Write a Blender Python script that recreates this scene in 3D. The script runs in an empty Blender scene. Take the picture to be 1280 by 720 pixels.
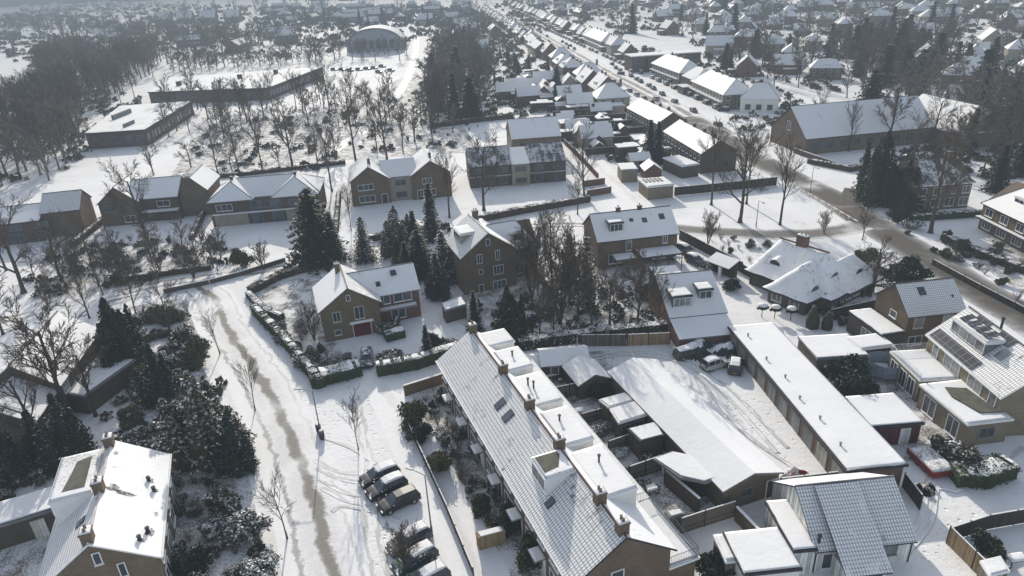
import bpy, math, random
import numpy as np
from mathutils import Vector, Matrix
sc = bpy.context.scene
COL = sc.collection
RNG = random.Random(11)
# ------------------------------------------------------------------ camera model
FPX, TH, RO, HC = 870.0, math.radians(24.8), math.radians(-2.8), 48.0
_F = np.array([0, math.cos(TH), -math.sin(TH)]); _R = np.array([1.0, 0, 0]); _U = np.cross(_R, _F)
_c, _s = math.cos(RO), math.sin(RO)
_R, _U = _c*_R + _s*_U, -_s*_R + _c*_U

def ray(px, py):
    return _F + (px-640)/FPX*_R - (py-360)/FPX*_U

def G(p, h=0.0):
    """survey point: place on the level plane z = h"""
    r = ray(*p); t = (HC-h)/-r[2]
    return Vector((r[0]*t, r[1]*t, h))

def GH(pbase, ptop):
    """ground point and height of an upright thing"""
    b = G(pbase); r = ray(*ptop); t = b.y/r[1]
    return b, HC + r[2]*t

# ------------------------------------------------------------------ mesh builder
class MB:
    def __init__(s): s.v = []; s.f = []; s.m = []
    def face(s, pts, mi=0):
        n = len(s.v); s.v.extend([tuple(p) for p in pts]); s.f.append(tuple(range(n, n+len(pts)))); s.m.append(mi)
    def mesh(s, vs, fs, mi=0):
        n = len(s.v); s.v.extend([tuple(p) for p in vs])
        for f in fs: s.f.append(tuple(i+n for i in f)); s.m.append(mi)
    def box(s, x0, x1, y0, y1, z0, z1, mi=0, top=None):
        vs = [(x0,y0,z0),(x1,y0,z0),(x1,y1,z0),(x0,y1,z0),(x0,y0,z1),(x1,y0,z1),(x1,y1,z1),(x0,y1,z1)]
        n = len(s.v); s.v.extend(vs)
        for k, f in enumerate([(0,3,2,1),(4,5,6,7),(0,1,5,4),(1,2,6,5),(2,3,7,6),(3,0,4,7)]):
            s.f.append(tuple(i+n for i in f)); s.m.append(top if (k == 1 and top is not None) else mi)
    def prism(s, poly, z0, z1, mi=0, top=None):
        n = len(poly)
        vs = [(p[0],p[1],z0) for p in poly] + [(p[0],p[1],z1) for p in poly]
        b = len(s.v); s.v.extend(vs)
        s.f.append(tuple(b+i for i in reversed(range(n)))); s.m.append(mi)
        s.f.append(tuple(b+n+i for i in range(n))); s.m.append(mi if top is None else top)
        for i in range(n):
            j = (i+1) % n; s.f.append((b+i, b+j, b+n+j, b+n+i)); s.m.append(mi)
    def slab(s, pts, t, mi=0, edge=None):
        """sheet with thickness t hanging below pts (any planar polygon, ccw seen from above)"""
        n = len(pts); b = len(s.v)
        s.v.extend([tuple(p) for p in pts]); s.v.extend([(p[0],p[1],p[2]-t) for p in pts])
        e = mi if edge is None else edge
        s.f.append(tuple(b+i for i in range(n))); s.m.append(mi)
        s.f.append(tuple(b+n+i for i in reversed(range(n)))); s.m.append(e)
        for i in range(n):
            j = (i+1) % n; s.f.append((b+i, b+n+i, b+n+j, b+j)); s.m.append(e)
    def tube(s, p, q, r0, r1, n=5, mi=0, cap=True):
        p = Vector(p); q = Vector(q); d = q-p
        if d.length < 1e-6: return
        d.normalize(); a = Vector((0,0,1)) if abs(d.z) < .9 else Vector((1,0,0))
        u = d.cross(a).normalized(); w = d.cross(u)
        b = len(s.v)
        for c, r in ((p, r0), (q, r1)):
            for i in range(n):
                t = 2*math.pi*i/n; s.v.append(tuple(c + u*(r*math.cos(t)) + w*(r*math.sin(t))))
        for i in range(n):
            j = (i+1) % n; s.f.append((b+i, b+n+i, b+n+j, b+j)); s.m.append(mi)
        if cap:
            s.f.append(tuple(b+i for i in range(n))); s.m.append(mi)
            s.f.append(tuple(b+n+i for i in reversed(range(n)))); s.m.append(mi)
    def lathe(s, prof, n=10, mi=0, c=(0,0)):
        b = len(s.v)
        for r, z in prof:
            for i in range(n):
                t = 2*math.pi*i/n; s.v.append((c[0]+r*math.cos(t), c[1]+r*math.sin(t), z))
        for k in range(len(prof)-1):
            for i in range(n):
                j = (i+1) % n
                s.f.append((b+k*n+i, b+k*n+j, b+(k+1)*n+j, b+(k+1)*n+i)); s.m.append(mi)
        s.f.append(tuple(b+i for i in reversed(range(n)))); s.m.append(mi)
        m = b+(len(prof)-1)*n; s.f.append(tuple(m+i for i in range(n))); s.m.append(mi)
    def data(s, name, mats, uv=True, smooth=False):
        me = bpy.data.meshes.new(name)
        me.from_pydata(s.v, [], s.f)
        for m in mats: me.materials.append(m)
        if s.f: me.polygons.foreach_set('material_index', np.array(s.m, dtype=np.int32))
        if smooth: me.polygons.foreach_set('use_smooth', np.ones(len(s.f), dtype=bool))
        me.update()
        if uv and s.f: metric_uv(me)
        return me
    def build(s, name, mats, parent=None, loc=None, rotz=None, uv=True, smooth=False):
        if not isinstance(mats, (list, tuple)): mats = [mats]
        return link(name, s.data(name, mats, uv, smooth), parent, loc, rotz)

def quad_mesh(name, V, Fq, mats, mi):
    """fast mesh from arrays of points and four-cornered faces"""
    me = bpy.data.meshes.new(name); n = len(Fq); me.vertices.add(len(V)); me.vertices.foreach_set('co', V.ravel())
    me.loops.add(n*4); me.loops.foreach_set('vertex_index', Fq.ravel().astype(np.int32))
    me.polygons.add(n); me.polygons.foreach_set('loop_start', np.arange(0, n*4, 4, dtype=np.int32)); me.polygons.foreach_set('loop_total', np.full(n, 4, dtype=np.int32))
    for q in mats: me.materials.append(q)
    me.polygons.foreach_set('material_index', mi.astype(np.int32)); me.update(calc_edges=True); return me

def link(name, me, parent=None, loc=None, rotz=None):
    o = bpy.data.objects.new(name, me); COL.objects.link(o)
    if parent is not None: o.parent = parent
    if loc is not None: o.location = loc
    if rotz is not None: o.rotation_euler = (0, 0, rotz)
    return o

def metric_uv(me):
    """texture coordinates in metres: u level along each face, v up its slope"""
    uv = me.uv_layers.new(name='metric')
    nl = len(me.loops); vi = np.empty(nl, dtype=np.int32); me.loops.foreach_get('vertex_index', vi)
    co = np.empty(len(me.vertices)*3); me.vertices.foreach_get('co', co); co = co.reshape(-1, 3)
    npoly = len(me.polygons); nn = np.empty(npoly*3); me.polygons.foreach_get('normal', nn); nn = nn.reshape(-1, 3)
    tot = np.empty(npoly, dtype=np.int32); me.polygons.foreach_get('loop_total', tot)
    pn = np.repeat(nn, tot, axis=0)
    t = np.cross(np.array([0, 0, 1.0]), pn); L = np.linalg.norm(t, axis=1, keepdims=True)
    t = np.where(L > 1e-3, t/np.maximum(L, 1e-6), np.array([1.0, 0, 0]))
    b = np.cross(pn, t); p = co[vi]
    out = np.stack([(p*t).sum(1), (p*b).sum(1)], axis=1).ravel()
    uv.data.foreach_set('uv', out)

def tag(o, label=None, cat=None, group=None, kind=None):
    if label: o['label'] = label
    if cat: o['category'] = cat
    if group: o['group'] = group
    if kind: o['kind'] = kind
    return o

def thing(name, label, cat, loc=(0,0,0), rotz=0.0, group=None, scale=None):
    o = bpy.data.objects.new(name, None); COL.objects.link(o)
    o.empty_display_size = .3
    o.location = loc; o.rotation_euler = (0, 0, rotz)
    if scale is not None: o.scale = (scale, scale, scale) if isinstance(scale, (int, float)) else scale
    return tag(o, label, cat, group)

def copy_tree(o, parent=None):
    c = o.copy(); COL.objects.link(c)
    if parent is not None:
        c.parent = parent
    for ch in list(o.children): copy_tree(ch, c)
    return c

def ordinal(n):
    w = ['first','second','third','fourth','fifth','sixth','seventh','eighth','ninth','tenth','eleventh','twelfth','thirteenth',
         'fourteenth','fifteenth','sixteenth','seventeenth','eighteenth','nineteenth','twentieth']
    if n < 20: return w[n]
    tens = {2:'twenty',3:'thirty',4:'forty'}[(n+1)//10]
    return tens + '-' + w[(n+1) % 10 - 1] if (n+1) % 10 else {'twenty':'twentieth','thirty':'thirtieth','forty':'fortieth'}[tens]

# ------------------------------------------------------------------ materials
class NT:
    def __init__(s, name):
        s.m = bpy.data.materials.new(name); s.m.use_nodes = True
        s.t = s.m.node_tree; s.t.nodes.clear()
        s.out = s.n('ShaderNodeOutputMaterial'); s.b = s.n('ShaderNodeBsdfPrincipled')
        s.t.links.new(s.b.outputs[0], s.out.inputs[0])
        s.b.inputs['Roughness'].default_value = .85
        s.b.inputs['Specular IOR Level'].default_value = .25
    def n(s, typ, **kw):
        x = s.t.nodes.new(typ)
        for k, v in kw.items():
            if k in x.inputs: pass
            setattr(x, k, v)
        return x
    def l(s, a, b): s.t.links.new(a, b)
    def val(s, sock, v):
        if hasattr(v, 'is_linked') or hasattr(v, 'links'): s.l(v, sock)
        else: sock.default_value = v
    def math(s, op, a, b=0.0, clamp=False):
        x = s.n('ShaderNodeMath', operation=op); x.use_clamp = clamp
        s.val(x.inputs[0], a); s.val(x.inputs[1], b); return x.outputs[0]
    def uv(s):
        if not hasattr(s, '_uv'):
            s._uv = s.n('ShaderNodeTexCoord')
        return s._uv.outputs['UV']
    def obj(s):
        s.uv(); return s._uv.outputs['Object']
    def pos(s):
        if not hasattr(s, '_g'): s._g = s.n('ShaderNodeNewGeometry')
        return s._g.outputs['Position']
    def normal(s):
        s.pos(); return s._g.outputs['Normal']
    def sep(s, v):
        x = s.n('ShaderNodeSeparateXYZ'); s.l(v, x.inputs[0]); return x.outputs
    def noise(s, vec, scale, detail=4, rough=.55, dist=0.0):
        x = s.n('ShaderNodeTexNoise'); s.l(vec, x.inputs['Vector'])
        x.inputs['Scale'].default_value = scale; x.inputs['Detail'].default_value = detail
        x.inputs['Roughness'].default_value = rough; x.inputs['Distortion'].default_value = dist
        return x.outputs['Fac']
    def ramp(s, fac, stops, interp='LINEAR'):
        x = s.n('ShaderNodeValToRGB'); s.l(fac, x.inputs[0]); cr = x.color_ramp; cr.interpolation = interp
        while len(cr.elements) < len(stops): cr.elements.new(.5)
        for e, (p, c) in zip(cr.elements, stops):
            e.position = p; e.color = (*c, 1) if not isinstance(c, (int, float)) else (c, c, c, 1)
        return x.outputs[0]
    def mix(s, fac, a, b):
        x = s.n('ShaderNodeMix', data_type='RGBA')
        s.val(x.inputs[0], fac)
        for sock, v in ((x.inputs[6], a), (x.inputs[7], b)):
            if isinstance(v, tuple): sock.default_value = (*v, 1)
            else: s.l(v, sock)
        return x.outputs[2]
    def color(s, c):
        if isinstance(c, tuple): s.b.inputs['Base Color'].default_value = (*c, 1)
        else: s.l(c, s.b.inputs['Base Color'])
    def bump(s, h, strength=.4, dist=.05):
        x = s.n('ShaderNodeBump'); x.inputs['Strength'].default_value = strength; x.inputs['Distance'].default_value = dist
        s.l(h, x.inputs['Height']); s.l(x.outputs[0], s.b.inputs['Normal'])
    def smooth(s, x, lo, hi):
        m = s.n('ShaderNodeMapRange', interpolation_type='SMOOTHSTEP'); s.val(m.inputs[0], x)
        m.inputs[1].default_value = lo; m.inputs[2].default_value = hi; return m.outputs[0]
    def rough(s, v): s.b.inputs['Roughness'].default_value = v
    def spec(s, v): s.b.inputs['Specular IOR Level'].default_value = v

SNOW = (.88, .875, .87)
def m_plain(name, c, var=.18, scale=2.0, rough=.8, spec=.25, metal=0.0, bump=0):
    t = NT(name); f = t.noise(t.obj(), scale, 5)
    lo = tuple(x*(1-var) for x in c); hi = tuple(min(1, x*(1+var)) for x in c)
    t.color(t.ramp(f, [(.25, lo), (.75, hi)])); t.rough(rough); t.spec(spec); t.b.inputs['Metallic'].default_value = metal
    if bump: t.bump(t.noise(t.obj(), scale*6, 3), bump, .02)
    return t.m

def m_brick(name, c, mortar=(.26,.25,.23)):
    t = NT(name); uv = t.uv()
    br = t.n('ShaderNodeTexBrick'); t.l(uv, br.inputs['Vector'])
    br.inputs['Scale'].default_value = 1.0; br.inputs['Brick Width'].default_value = .24; br.inputs['Row Height'].default_value = .075
    br.inputs['Mortar Size'].default_value = .009
    br.inputs['Color1'].default_value = (*[x*.8 for x in c], 1); br.inputs['Color2'].default_value = (*[x*1.18 for x in c], 1)
    br.inputs['Mortar'].default_value = (*[.55*a+.45*b for a, b in zip(c, mortar)], 1)
    big = t.noise(uv, .45, 5)
    fine = t.noise(uv, 3.0, 3)
    col = t.mix(t.math('MULTIPLY', t.smooth(big, .3, .75), .5), br.outputs[0], tuple(x*.55 for x in c))
    col = t.mix(t.math('MULTIPLY', t.smooth(fine, .45, .8), .25), col, tuple(min(1, x*1.5) for x in c))
    t.color(col); t.rough(.9); t.bump(br.outputs['Fac'], .3, -.01)
    return t.m

def m_snow(name, patch=0.0, patch_col=(.12,.105,.08), bumps=.5, pscale=.35, tint=None, steps=0.0):
    """lying snow; patch = how much of the ground shows through, steps = how trodden it is"""
    tint = tint or SNOW
    t = NT(name); p = t.pos()
    n1 = t.noise(p, .10, 5); n2 = t.noise(p, 1.3, 4, .6); n3 = t.noise(p, 5.0, 3, .6)
    col = t.ramp(n1, [(.3, tuple(x*.87 for x in tint)), (.7, tint)])
    if patch > 0:
        a = t.noise(p, pscale, 4, .6, .5)
        k = t.math('ADD', t.math('MULTIPLY', a, .55), t.math('MULTIPLY', n3, .45))
        msk = t.smooth(k, .60-.18*patch, .74-.12*patch)
        dark = t.ramp(n2, [(.35, patch_col), (.65, tuple(x*2.0 for x in patch_col))])
        col = t.mix(t.math('MULTIPLY', msk, min(1, .45+patch*.5)), col, dark)
    h = t.math('ADD', t.math('MULTIPLY', n2, .7), t.math('MULTIPLY', n3, .35))
    if steps:
        vo = t.n('ShaderNodeTexVoronoi'); t.l(p, vo.inputs['Vector']); vo.inputs['Scale'].default_value = 1.5; vo.inputs['Randomness'].default_value = 1
        where = t.smooth(t.noise(p, .16, 4, .6), .42, .62)
        hole = t.math('MULTIPLY', t.smooth(vo.outputs['Distance'], .30, .14), where)
        h = t.math('SUBTRACT', h, t.math('MULTIPLY', hole, 1.1*steps))
        rut = t.noise(p, .9, 5, .7, 1.5); dirt = t.math('MULTIPLY', t.math('MULTIPLY', t.smooth(rut, .56, .70), where), .30*steps)
        col = t.mix(t.math('MAXIMUM', dirt, t.math('MULTIPLY', hole, .14*steps)), col, (.42,.40,.37))
    t.color(col); t.rough(.8); t.spec(.12)
    t.bump(h, bumps, .12)
    return t.m

def m_tile(name, cover, tile=(.075,.07,.075), pu=.25, pv=.32, contrast=1.0, melt=.0, rot=None):
    """pan tiles under snow; cover 0..1 = how much snow lies on them"""
    t = NT(name); u, v, _ = t.sep(t.uv())
    fu = t.math('FRACT', t.math('MULTIPLY', u, 1/pu)); fv = t.math('FRACT', t.math('MULTIPLY', v, 1/pv))
    wu = t.math('ABSOLUTE', t.math('SUBTRACT', fu, .5))            # 0 mid, .5 at the joint
    lipv = t.smooth(fv, .0, .30)                                     # dark just above each lap: the overlap's shadow, drawn as bare tile colour
    lipu = t.smooth(wu, .5, .27)
    pat = t.math('ADD', .22, t.math('MULTIPLY', t.math('MULTIPLY', lipv, lipu), .78))
    n1 = t.noise(t.uv(), .35, 4, .6); n2 = t.noise(t.uv(), 1.6, 4, .65)
    amt = t.math('ADD', t.math('ADD', t.math('MULTIPLY', t.math('SUBTRACT', n1, .5), .9), t.math('MULTIPLY', t.math('SUBTRACT', n2, .5), .6)), cover)
    cb = t.n('ShaderNodeCombineXYZ'); t.l(t.math('MULTIPLY', u, 1.1), cb.inputs[0]); t.l(t.math('MULTIPLY', v, .16), cb.inputs[1])
    st = t.noise(cb.outputs[0], 1.0, 4, .6); amt = t.math('ADD', amt, t.math('MULTIPLY', t.math('SUBTRACT', st, .5), .75))
    full = t.smooth(amt, .60, .88)                                   # fully filled
    none = t.smooth(amt, .05, .32)                                   # 0 = bare
    msk = t.math('MULTIPLY', none, t.math('MAXIMUM', t.math('MULTIPLY', full, .985), pat))
    jit = t.noise(t.uv(), 7.0, 2); n2 = t.math('ADD', t.math('MULTIPLY', n2, .6), t.math('MULTIPLY', jit, .4)); pat = t.math('MULTIPLY', pat, t.smooth(jit, .18, .42)); msk = t.math('MULTIPLY', none, t.math('MAXIMUM', t.math('MULTIPLY', full, .985), pat)); tcol = t.ramp(n2, [(.3, tuple(x*.75 for x in tile)), (.7, tuple(x*1.3 for x in tile))])
    t.color(t.mix(msk, tcol, SNOW)); t.rough(.7); t.spec(.3)
    h = t.math('MULTIPLY', t.math('ADD', pat, t.math('MULTIPLY', n2, .4)), t.math('SUBTRACT', 1.15, full))
    t.bump(h, .45*contrast, .05)
    return t.m

def m_leaf(name, c, snow=.5, c2=None, lo=.35):
    """evergreen leaves, powdered with snow on whatever faces up"""
    t = NT(name); p = t.pos()
    n = t.noise(p, 1.1, 3); n2 = t.noise(p, 4.0, 2)
    nz = t.math('ABSOLUTE', t.sep(t.normal())[2])
    c2 = c2 or tuple(x*2.1 for x in c)
    base = t.ramp(n2, [(.3, tuple(x*.6 for x in c)), (.7, c2)])
    k = t.math('ADD', t.math('MULTIPLY', nz, .75), t.math('MULTIPLY', t.math('SUBTRACT', n, .5), 1.1))
    msk = t.smooth(k, 1.05-snow*.75, 1.25-snow*.6)
    t.color(t.mix(msk, base, SNOW)); t.rough(.75); t.spec(.2)
    return t.m

def m_glass(name, c=(.035,.045,.055)):
    t = NT(name); t.color(t.ramp(t.noise(t.pos(), .6, 3), [(.3, tuple(x*.6 for x in c)), (.7, tuple(x*1.9 for x in c))])); t.rough(.12); t.spec(.6); return t.m

def m_boards(name, c, w=.14, vert=True, snow=0.0):
    t = NT(name); u, v, _ = t.sep(t.uv())
    a = u if vert else v
    k = t.math('MULTIPLY', a, 1/w); fr = t.math('FRACT', k); fl = t.math('FLOOR', k)
    wn = t.n('ShaderNodeTexWhiteNoise', noise_dimensions='1D'); t.l(fl, wn.inputs['W'])
    gap = t.smooth(t.math('ABSOLUTE', t.math('SUBTRACT', fr, .5)), .44, .5)
    g = t.noise(t.uv(), 1.2, 5, .6)
    col = t.ramp(t.math('ADD', t.math('MULTIPLY', wn.outputs['Value'], .5), t.math('MULTIPLY', g, .5)), [(.2, tuple(x*.65 for x in c)), (.8, tuple(min(1, x*1.35) for x in c))])
    t.color(t.mix(gap, col, tuple(x*.2 for x in c))); t.rough(.85)
    t.bump(t.math('SUBTRACT', 1.0, gap), .3, .02)
    return t.m

def m_road(name, bands, base=SNOW, dirt=(.17,.145,.115), width=6.0, wet=.0, edge=.0):
    """snowed road: u (metres across) from the ribbon's own uv; bands = [(centre, halfwidth, strength)]"""
    t = NT(name); u, v, _ = t.sep(t.uv()); p = t.pos()
    n1 = t.noise(p, .22, 5, .6); n2 = t.noise(p, 1.4, 5, .65); n3 = t.noise(p, 6.0, 3, .6)
    wob = t.math('ADD', u, t.math('ADD', t.math('MULTIPLY', t.math('SUBTRACT', n1, .5), 1.6), t.math('MULTIPLY', t.math('SUBTRACT', n2, .5), .9)))
    tot = None; fade = t.smooth(t.noise(p, .075, 3, .6), .30, .52)
    for k_, (c, hw, st) in enumerate(bands):
        nb = t.noise(p, .11+.05*k_, 2, .5, .3*k_)
        d = t.math('ABSOLUTE', t.math('SUBTRACT', t.math('ADD', wob, t.math('MULTIPLY', t.math('SUBTRACT', nb, .5), 1.4*(hw < 1.5))), c))
        m = t.math('MULTIPLY', t.smooth(d, hw*1.5, hw*.3), st)
        tot = m if tot is None else t.math('MAXIMUM', tot, m)
    tot = t.math('MULTIPLY', tot, t.math('ADD', .45, t.math('MULTIPLY', fade, .55)))
    n4 = t.noise(p, 14.0, 2, .7); grit = t.math('ADD', t.math('MULTIPLY', n2, .5), t.math('ADD', t.math('MULTIPLY', n3, .35), t.math('MULTIPLY', n4, .25)))
    br = t.math('MULTIPLY', t.smooth(t.math('ADD', t.math('MULTIPLY', tot, .75), t.math('SUBTRACT', grit, .5)), .12, .80), t.math('ADD', .40, t.math('MULTIPLY', tot, .45)), clamp=True)
    snow = t.ramp(n2, [(.3, tuple(x*.92 for x in base)), (.7, base)])
    dcol = t.ramp(n3, [(.3, tuple(x*.75 for x in dirt)), (.7, tuple(x*1.35 for x in dirt))])
    t.color(t.mix(br, snow, dcol)); t.rough(.75); t.spec(.15)
    t.bump(t.math('ADD', t.math('MULTIPLY', n2, .6), t.math('MULTIPLY', n3, .4)), .5, .10)
    return t.m
# ------------------------------------------------------------------ material set
M = {}
M['ground'] = m_snow('snow_ground', .28, (.16,.14,.11), .7, .35)
M['garden'] = m_snow('snow_garden', 1.0, (.085,.068,.045), .9, .42)
M['lawn'] = m_snow('snow_lawn', .12, (.17,.16,.11), .4, .25)
M['flat'] = m_snow('snow_flat_roof', .03, (.30,.30,.30), .45, .3)
M['flat_worn'] = m_snow('snow_flat_roof_worn', .42, (.10,.10,.10), .25, .22)
M['cap'] = m_snow('snow_cap', .0, bumps=.6)
M['bitumen'] = m_plain('bitumen', (.11,.105,.085), .35, 1.2, .9)
M['tile_half'] = m_tile('tile_half_snow', .46, (.085,.085,.095))
M['tile_row'] = m_tile('tile_row_snow', .40, (.065,.07,.085), .28, .36, 1.2)
M['tile_light'] = m_tile('tile_light_snow', .62, (.10,.09,.09))
M['tile_full'] = m_tile('tile_full_snow', 1.0, (.10,.09,.085))
M['tile_thin'] = m_tile('tile_thin_snow', .18, (.07,.07,.075))
M['tile_red'] = m_tile('ridge_tile_red', .30, (.17,.075,.055), .25, .30)
M['tile_dark'] = m_tile('tile_dark', .02, (.075,.07,.068))
M['thatch'] = m_tile('thatch_snow', .90, (.12,.10,.08), .9, 1.4, .4)
M['brick'] = m_brick('brick_brown', (.15, .103, .066))
M['brick_dark'] = m_brick('brick_dark', (.088, .066, .047))
M['brick_red'] = m_brick('brick_red', (0.155, 0.0775, 0.0558))
M['brick_yellow'] = m_brick('brick_yellow', (0.2232, 0.1829, 0.124))
M['brick_grey'] = m_brick('brick_grey', (.165, .122, .08))
M['brick_orange'] = m_brick('brick_orange', (0.1736, 0.1085, 0.0713))
M['render_white'] = m_plain('render_white', (.74,.73,.70), .1, .8, .85)
M['render_beige'] = m_plain('render_beige', (0.3096, 0.2772, 0.2232), .15, .8, .9)
M['white'] = m_plain('white_paint', (.78,.78,.77), .08, 2, .6)
M['cream'] = m_plain('cream_paint', (.62,.58,.48), .1, 2, .6)
M['dark_trim'] = m_plain('dark_trim', (.05,.05,.055), .3, 3, .7)
M['grey_trim'] = m_plain('grey_trim', (.22,.22,.23), .2, 3, .6)
M['lead'] = m_plain('lead_grey', (.16,.165,.175), .25, 2, .55)
M['dark_wood'] = m_boards('dark_boards', (0.054, 0.0468, 0.0396))
M['dark_wood_h'] = m_boards('dark_boards_level', (0.0612, 0.0518, 0.0432), .15, False)
M['grey_wood'] = m_boards('grey_boards', (0.1512, 0.1332, 0.108))
M['grey_wood_h'] = m_boards('grey_boards_level', (0.144, 0.126, 0.1044), .16, False)
M['tan_wood'] = m_boards('tan_boards', (0.3024, 0.216, 0.126), .16)
M['white_boards'] = m_boards('white_boards', (.72,.71,.67), .32)
M['garage_door'] = m_boards('garage_door_panels', (0.216, 0.2232, 0.216), .22)
M['garage_pale'] = m_boards('garage_door_pale', (0.36, 0.3456, 0.3096), .22)
M['red_door'] = m_boards('red_door', (0.108, 0.0158, 0.0158), .15)
M['red'] = m_plain('red_paint', (0.2376, 0.0216, 0.0216), .2, 2, .45)
M['maroon'] = m_boards('maroon_boards', (0.1008, 0.0324, 0.036), .18)
M['green_paint'] = m_plain('green_tarpaulin', (.03,.05,.045), .3, 2, .6)
M['glass'] = m_glass('glass')
M['glass_pale'] = m_glass('glass_curtain', (.16,.17,.175))
M['glass_blue'] = m_glass('glass_blue', (.045,.058,.075))
M['solar'] = None
M['metal'] = m_plain('galvanised_metal', (.27,.28,.29), .15, 3, .45, .4)
M['pole'] = m_plain('lamp_pole_paint', (.13,.14,.15), .15, 3, .5)
M['rail'] = m_plain('railing_grey', (.12,.12,.125), .2, 3, .5)
M['bark'] = m_plain('bark', (0.0788, 0.0638, 0.051), .4, 3, .95)
M['bark_pale'] = m_plain('bark_pale', (0.1425, 0.1237, 0.1013), .4, 3, .95)
M['twig'] = m_plain('twig', (0.1035, 0.0794, 0.0604), .3, 1, .95)
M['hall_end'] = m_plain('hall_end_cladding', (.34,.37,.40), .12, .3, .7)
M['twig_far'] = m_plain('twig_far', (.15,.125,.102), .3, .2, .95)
M['twig_red'] = m_plain('twig_brown_red', (.125, .098, .074), .3, 1, .95)
M['needle'] = m_leaf('needle_dark', (0.015, 0.0255, 0.018), .30)
M['needle_snow'] = m_leaf('needle_snowed', (.02,.03,.022), .54)
M['needle_blue'] = m_leaf('needle_blue', (0.0255, 0.0413, 0.0413), .40)
M['leaf'] = m_leaf('leaf_dark', (0.0255, 0.033, 0.018), .40)
M['leaf_snow'] = m_leaf('leaf_snowed', (.034,.04,.022), .86)
M['leaf_olive'] = m_leaf('leaf_olive', (0.0729, 0.0688, 0.0344), .34)
M['leaf_olive_snow'] = m_leaf('leaf_olive_snowed', (.055,.05,.028), .74)
M['hedge'] = m_leaf('hedge_leaf', (0.0378, 0.054, 0.027), .38)
M['hedge_brown'] = m_leaf('hedge_brown', (0.0638, 0.045, 0.0285), .45)
M['hedge_cap'] = m_leaf('hedge_snow_crust', (.03,.042,.02), .80)
M['heather'] = m_leaf('dry_stems', (0.09, 0.0675, 0.045), .52)
M['tyre'] = m_plain('tyre_rubber', (.02,.02,.021), .2, 4, .8)
M['rim'] = m_plain('wheel_rim', (.32,.33,.34), .15, 4, .4, .6)
M['asphalt'] = m_plain('asphalt', (.075,.07,.065), .3, .6, .9)
t = NT('solar_panel'); u, v, _ = t.sep(t.uv())
gx = t.smooth(t.math('ABSOLUTE', t.math('SUBTRACT', t.math('FRACT', t.math('MULTIPLY', u, 1/1.0)), .5)), .46, .49)
gy = t.smooth(t.math('ABSOLUTE', t.math('SUBTRACT', t.math('FRACT', t.math('MULTIPLY', v, 1/.84)), .5)), .47, .49)
t.color(t.mix(t.math('MAXIMUM', gx, gy), (.012,.013,.02), (.25,.25,.26))); t.rough(.15); t.spec(.5); M['solar'] = t.m

def car_paint(name, c, snow=.35):
    t = NT(name); p = t.obj(); nz = t.sep(t.normal())[2]
    n = t.noise(p, 1.7, 4, .6)
    k = t.math('ADD', t.math('MULTIPLY', nz, .6), t.math('MULTIPLY', t.math('SUBTRACT', n, .5), 1.4))
    t.color(t.mix(t.smooth(k, 1.0-snow, 1.15-snow*.9), c, SNOW)); t.rough(.35); t.spec(.5)
    return t.m

# ------------------------------------------------------------------ plants (prototypes share mesh data)
def rdir(rng, up=.0):
    while True:
        d = Vector((rng.uniform(-1,1), rng.uniform(-1,1), rng.uniform(-1,1)))
        if .05 < d.length < 1: d.normalize(); d.z += up; return d.normalized()

def bare_tree(seed, H=12.0, spread=.45, trunk_r=.24, fork=.35, levels=4, kids=(7,5,5,4), twig_r=.022, up=.35, multi=1, droop=0.0, taper=.75):
    """leafless broadleaf tree: (trunk mesh builder, crown mesh builder)"""
    rng = random.Random(seed); T = MB(); C = MB()
    def limb(p, d, L, r, lev, tgt, nseg, upb):
        pts = [(p.copy(), r)]
        for i in range(nseg):
            j = rdir(rng)*(.16 if lev else .05)
            d = (d + j + Vector((0,0,upb*.16))).normalized()
            p = p + d*(L/nseg)
            pts.append((p.copy(), r*(1-(i+1)/nseg*(1-(.38 if lev < 2 else .3)))))
        sides = 6 if lev == 0 else (4 if lev == 1 else 3)
        for (a, ra), (b, rb) in zip(pts, pts[1:]): tgt.tube(a, b, ra, rb, sides, 0, False)
        return pts
    def grow(pts, L, r, lev, upb):
        if lev >= levels: return
        n = kids[min(lev, len(kids)-1)]
        for k in range(n):
            lo = fork if lev == 0 else .22
            f = lo + (1-lo)*(k+rng.uniform(.1,.95))/n
            x = f*(len(pts)-1); i = min(int(x), len(pts)-2); w = x-i
            p = pts[i][0].lerp(pts[i+1][0], w); pr = pts[i][1]*(1-w)+pts[i+1][1]*w
            ax = (pts[i+1][0]-pts[i][0]).normalized()
            side = rdir(rng); side = (side - ax*side.dot(ax)).normalized()
            if lev == 0:
                az = k*2.4+rng.uniform(-.4,.4); side = Vector((math.cos(az), math.sin(az), 0))
            ang = (spread if lev else spread*1.15) * rng.uniform(.75, 1.3)
            d = (ax*math.cos(ang) + side*math.sin(ang)).normalized(); d.z += droop*(-.5 if lev > 1 else 0)
            l2 = L*taper*(.62 if lev == 0 else .58)*rng.uniform(.75,1.2)*(1.1-.45*f if lev == 0 else 1)
            r2 = max(twig_r, min(pr*.62, r*.5))
            if lev >= levels-1: r2 = twig_r
            q = limb(p, d, l2, r2, lev+1, C, 3 if lev < 2 else 2, upb)
            grow(q, l2, r2, lev+1, upb)
    for m in range(multi):
        d = Vector((0,0,1)) if multi == 1 else Vector((math.cos(m*2.3+seed)*.28, math.sin(m*2.3+seed)*.28, 1)).normalized()
        L = H*(.80 if multi == 1 else .74)
        pts = limb(Vector((0,0,-.15)), d, L, trunk_r, 0, T, 7, 1.0)
        grow(pts, L, trunk_r, 0, up)
    if multi == 1: T.lathe([(trunk_r*1.7,-.1),(trunk_r*1.25,.15),(trunk_r*1.0,.6)], 7)
    return T, C

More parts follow.
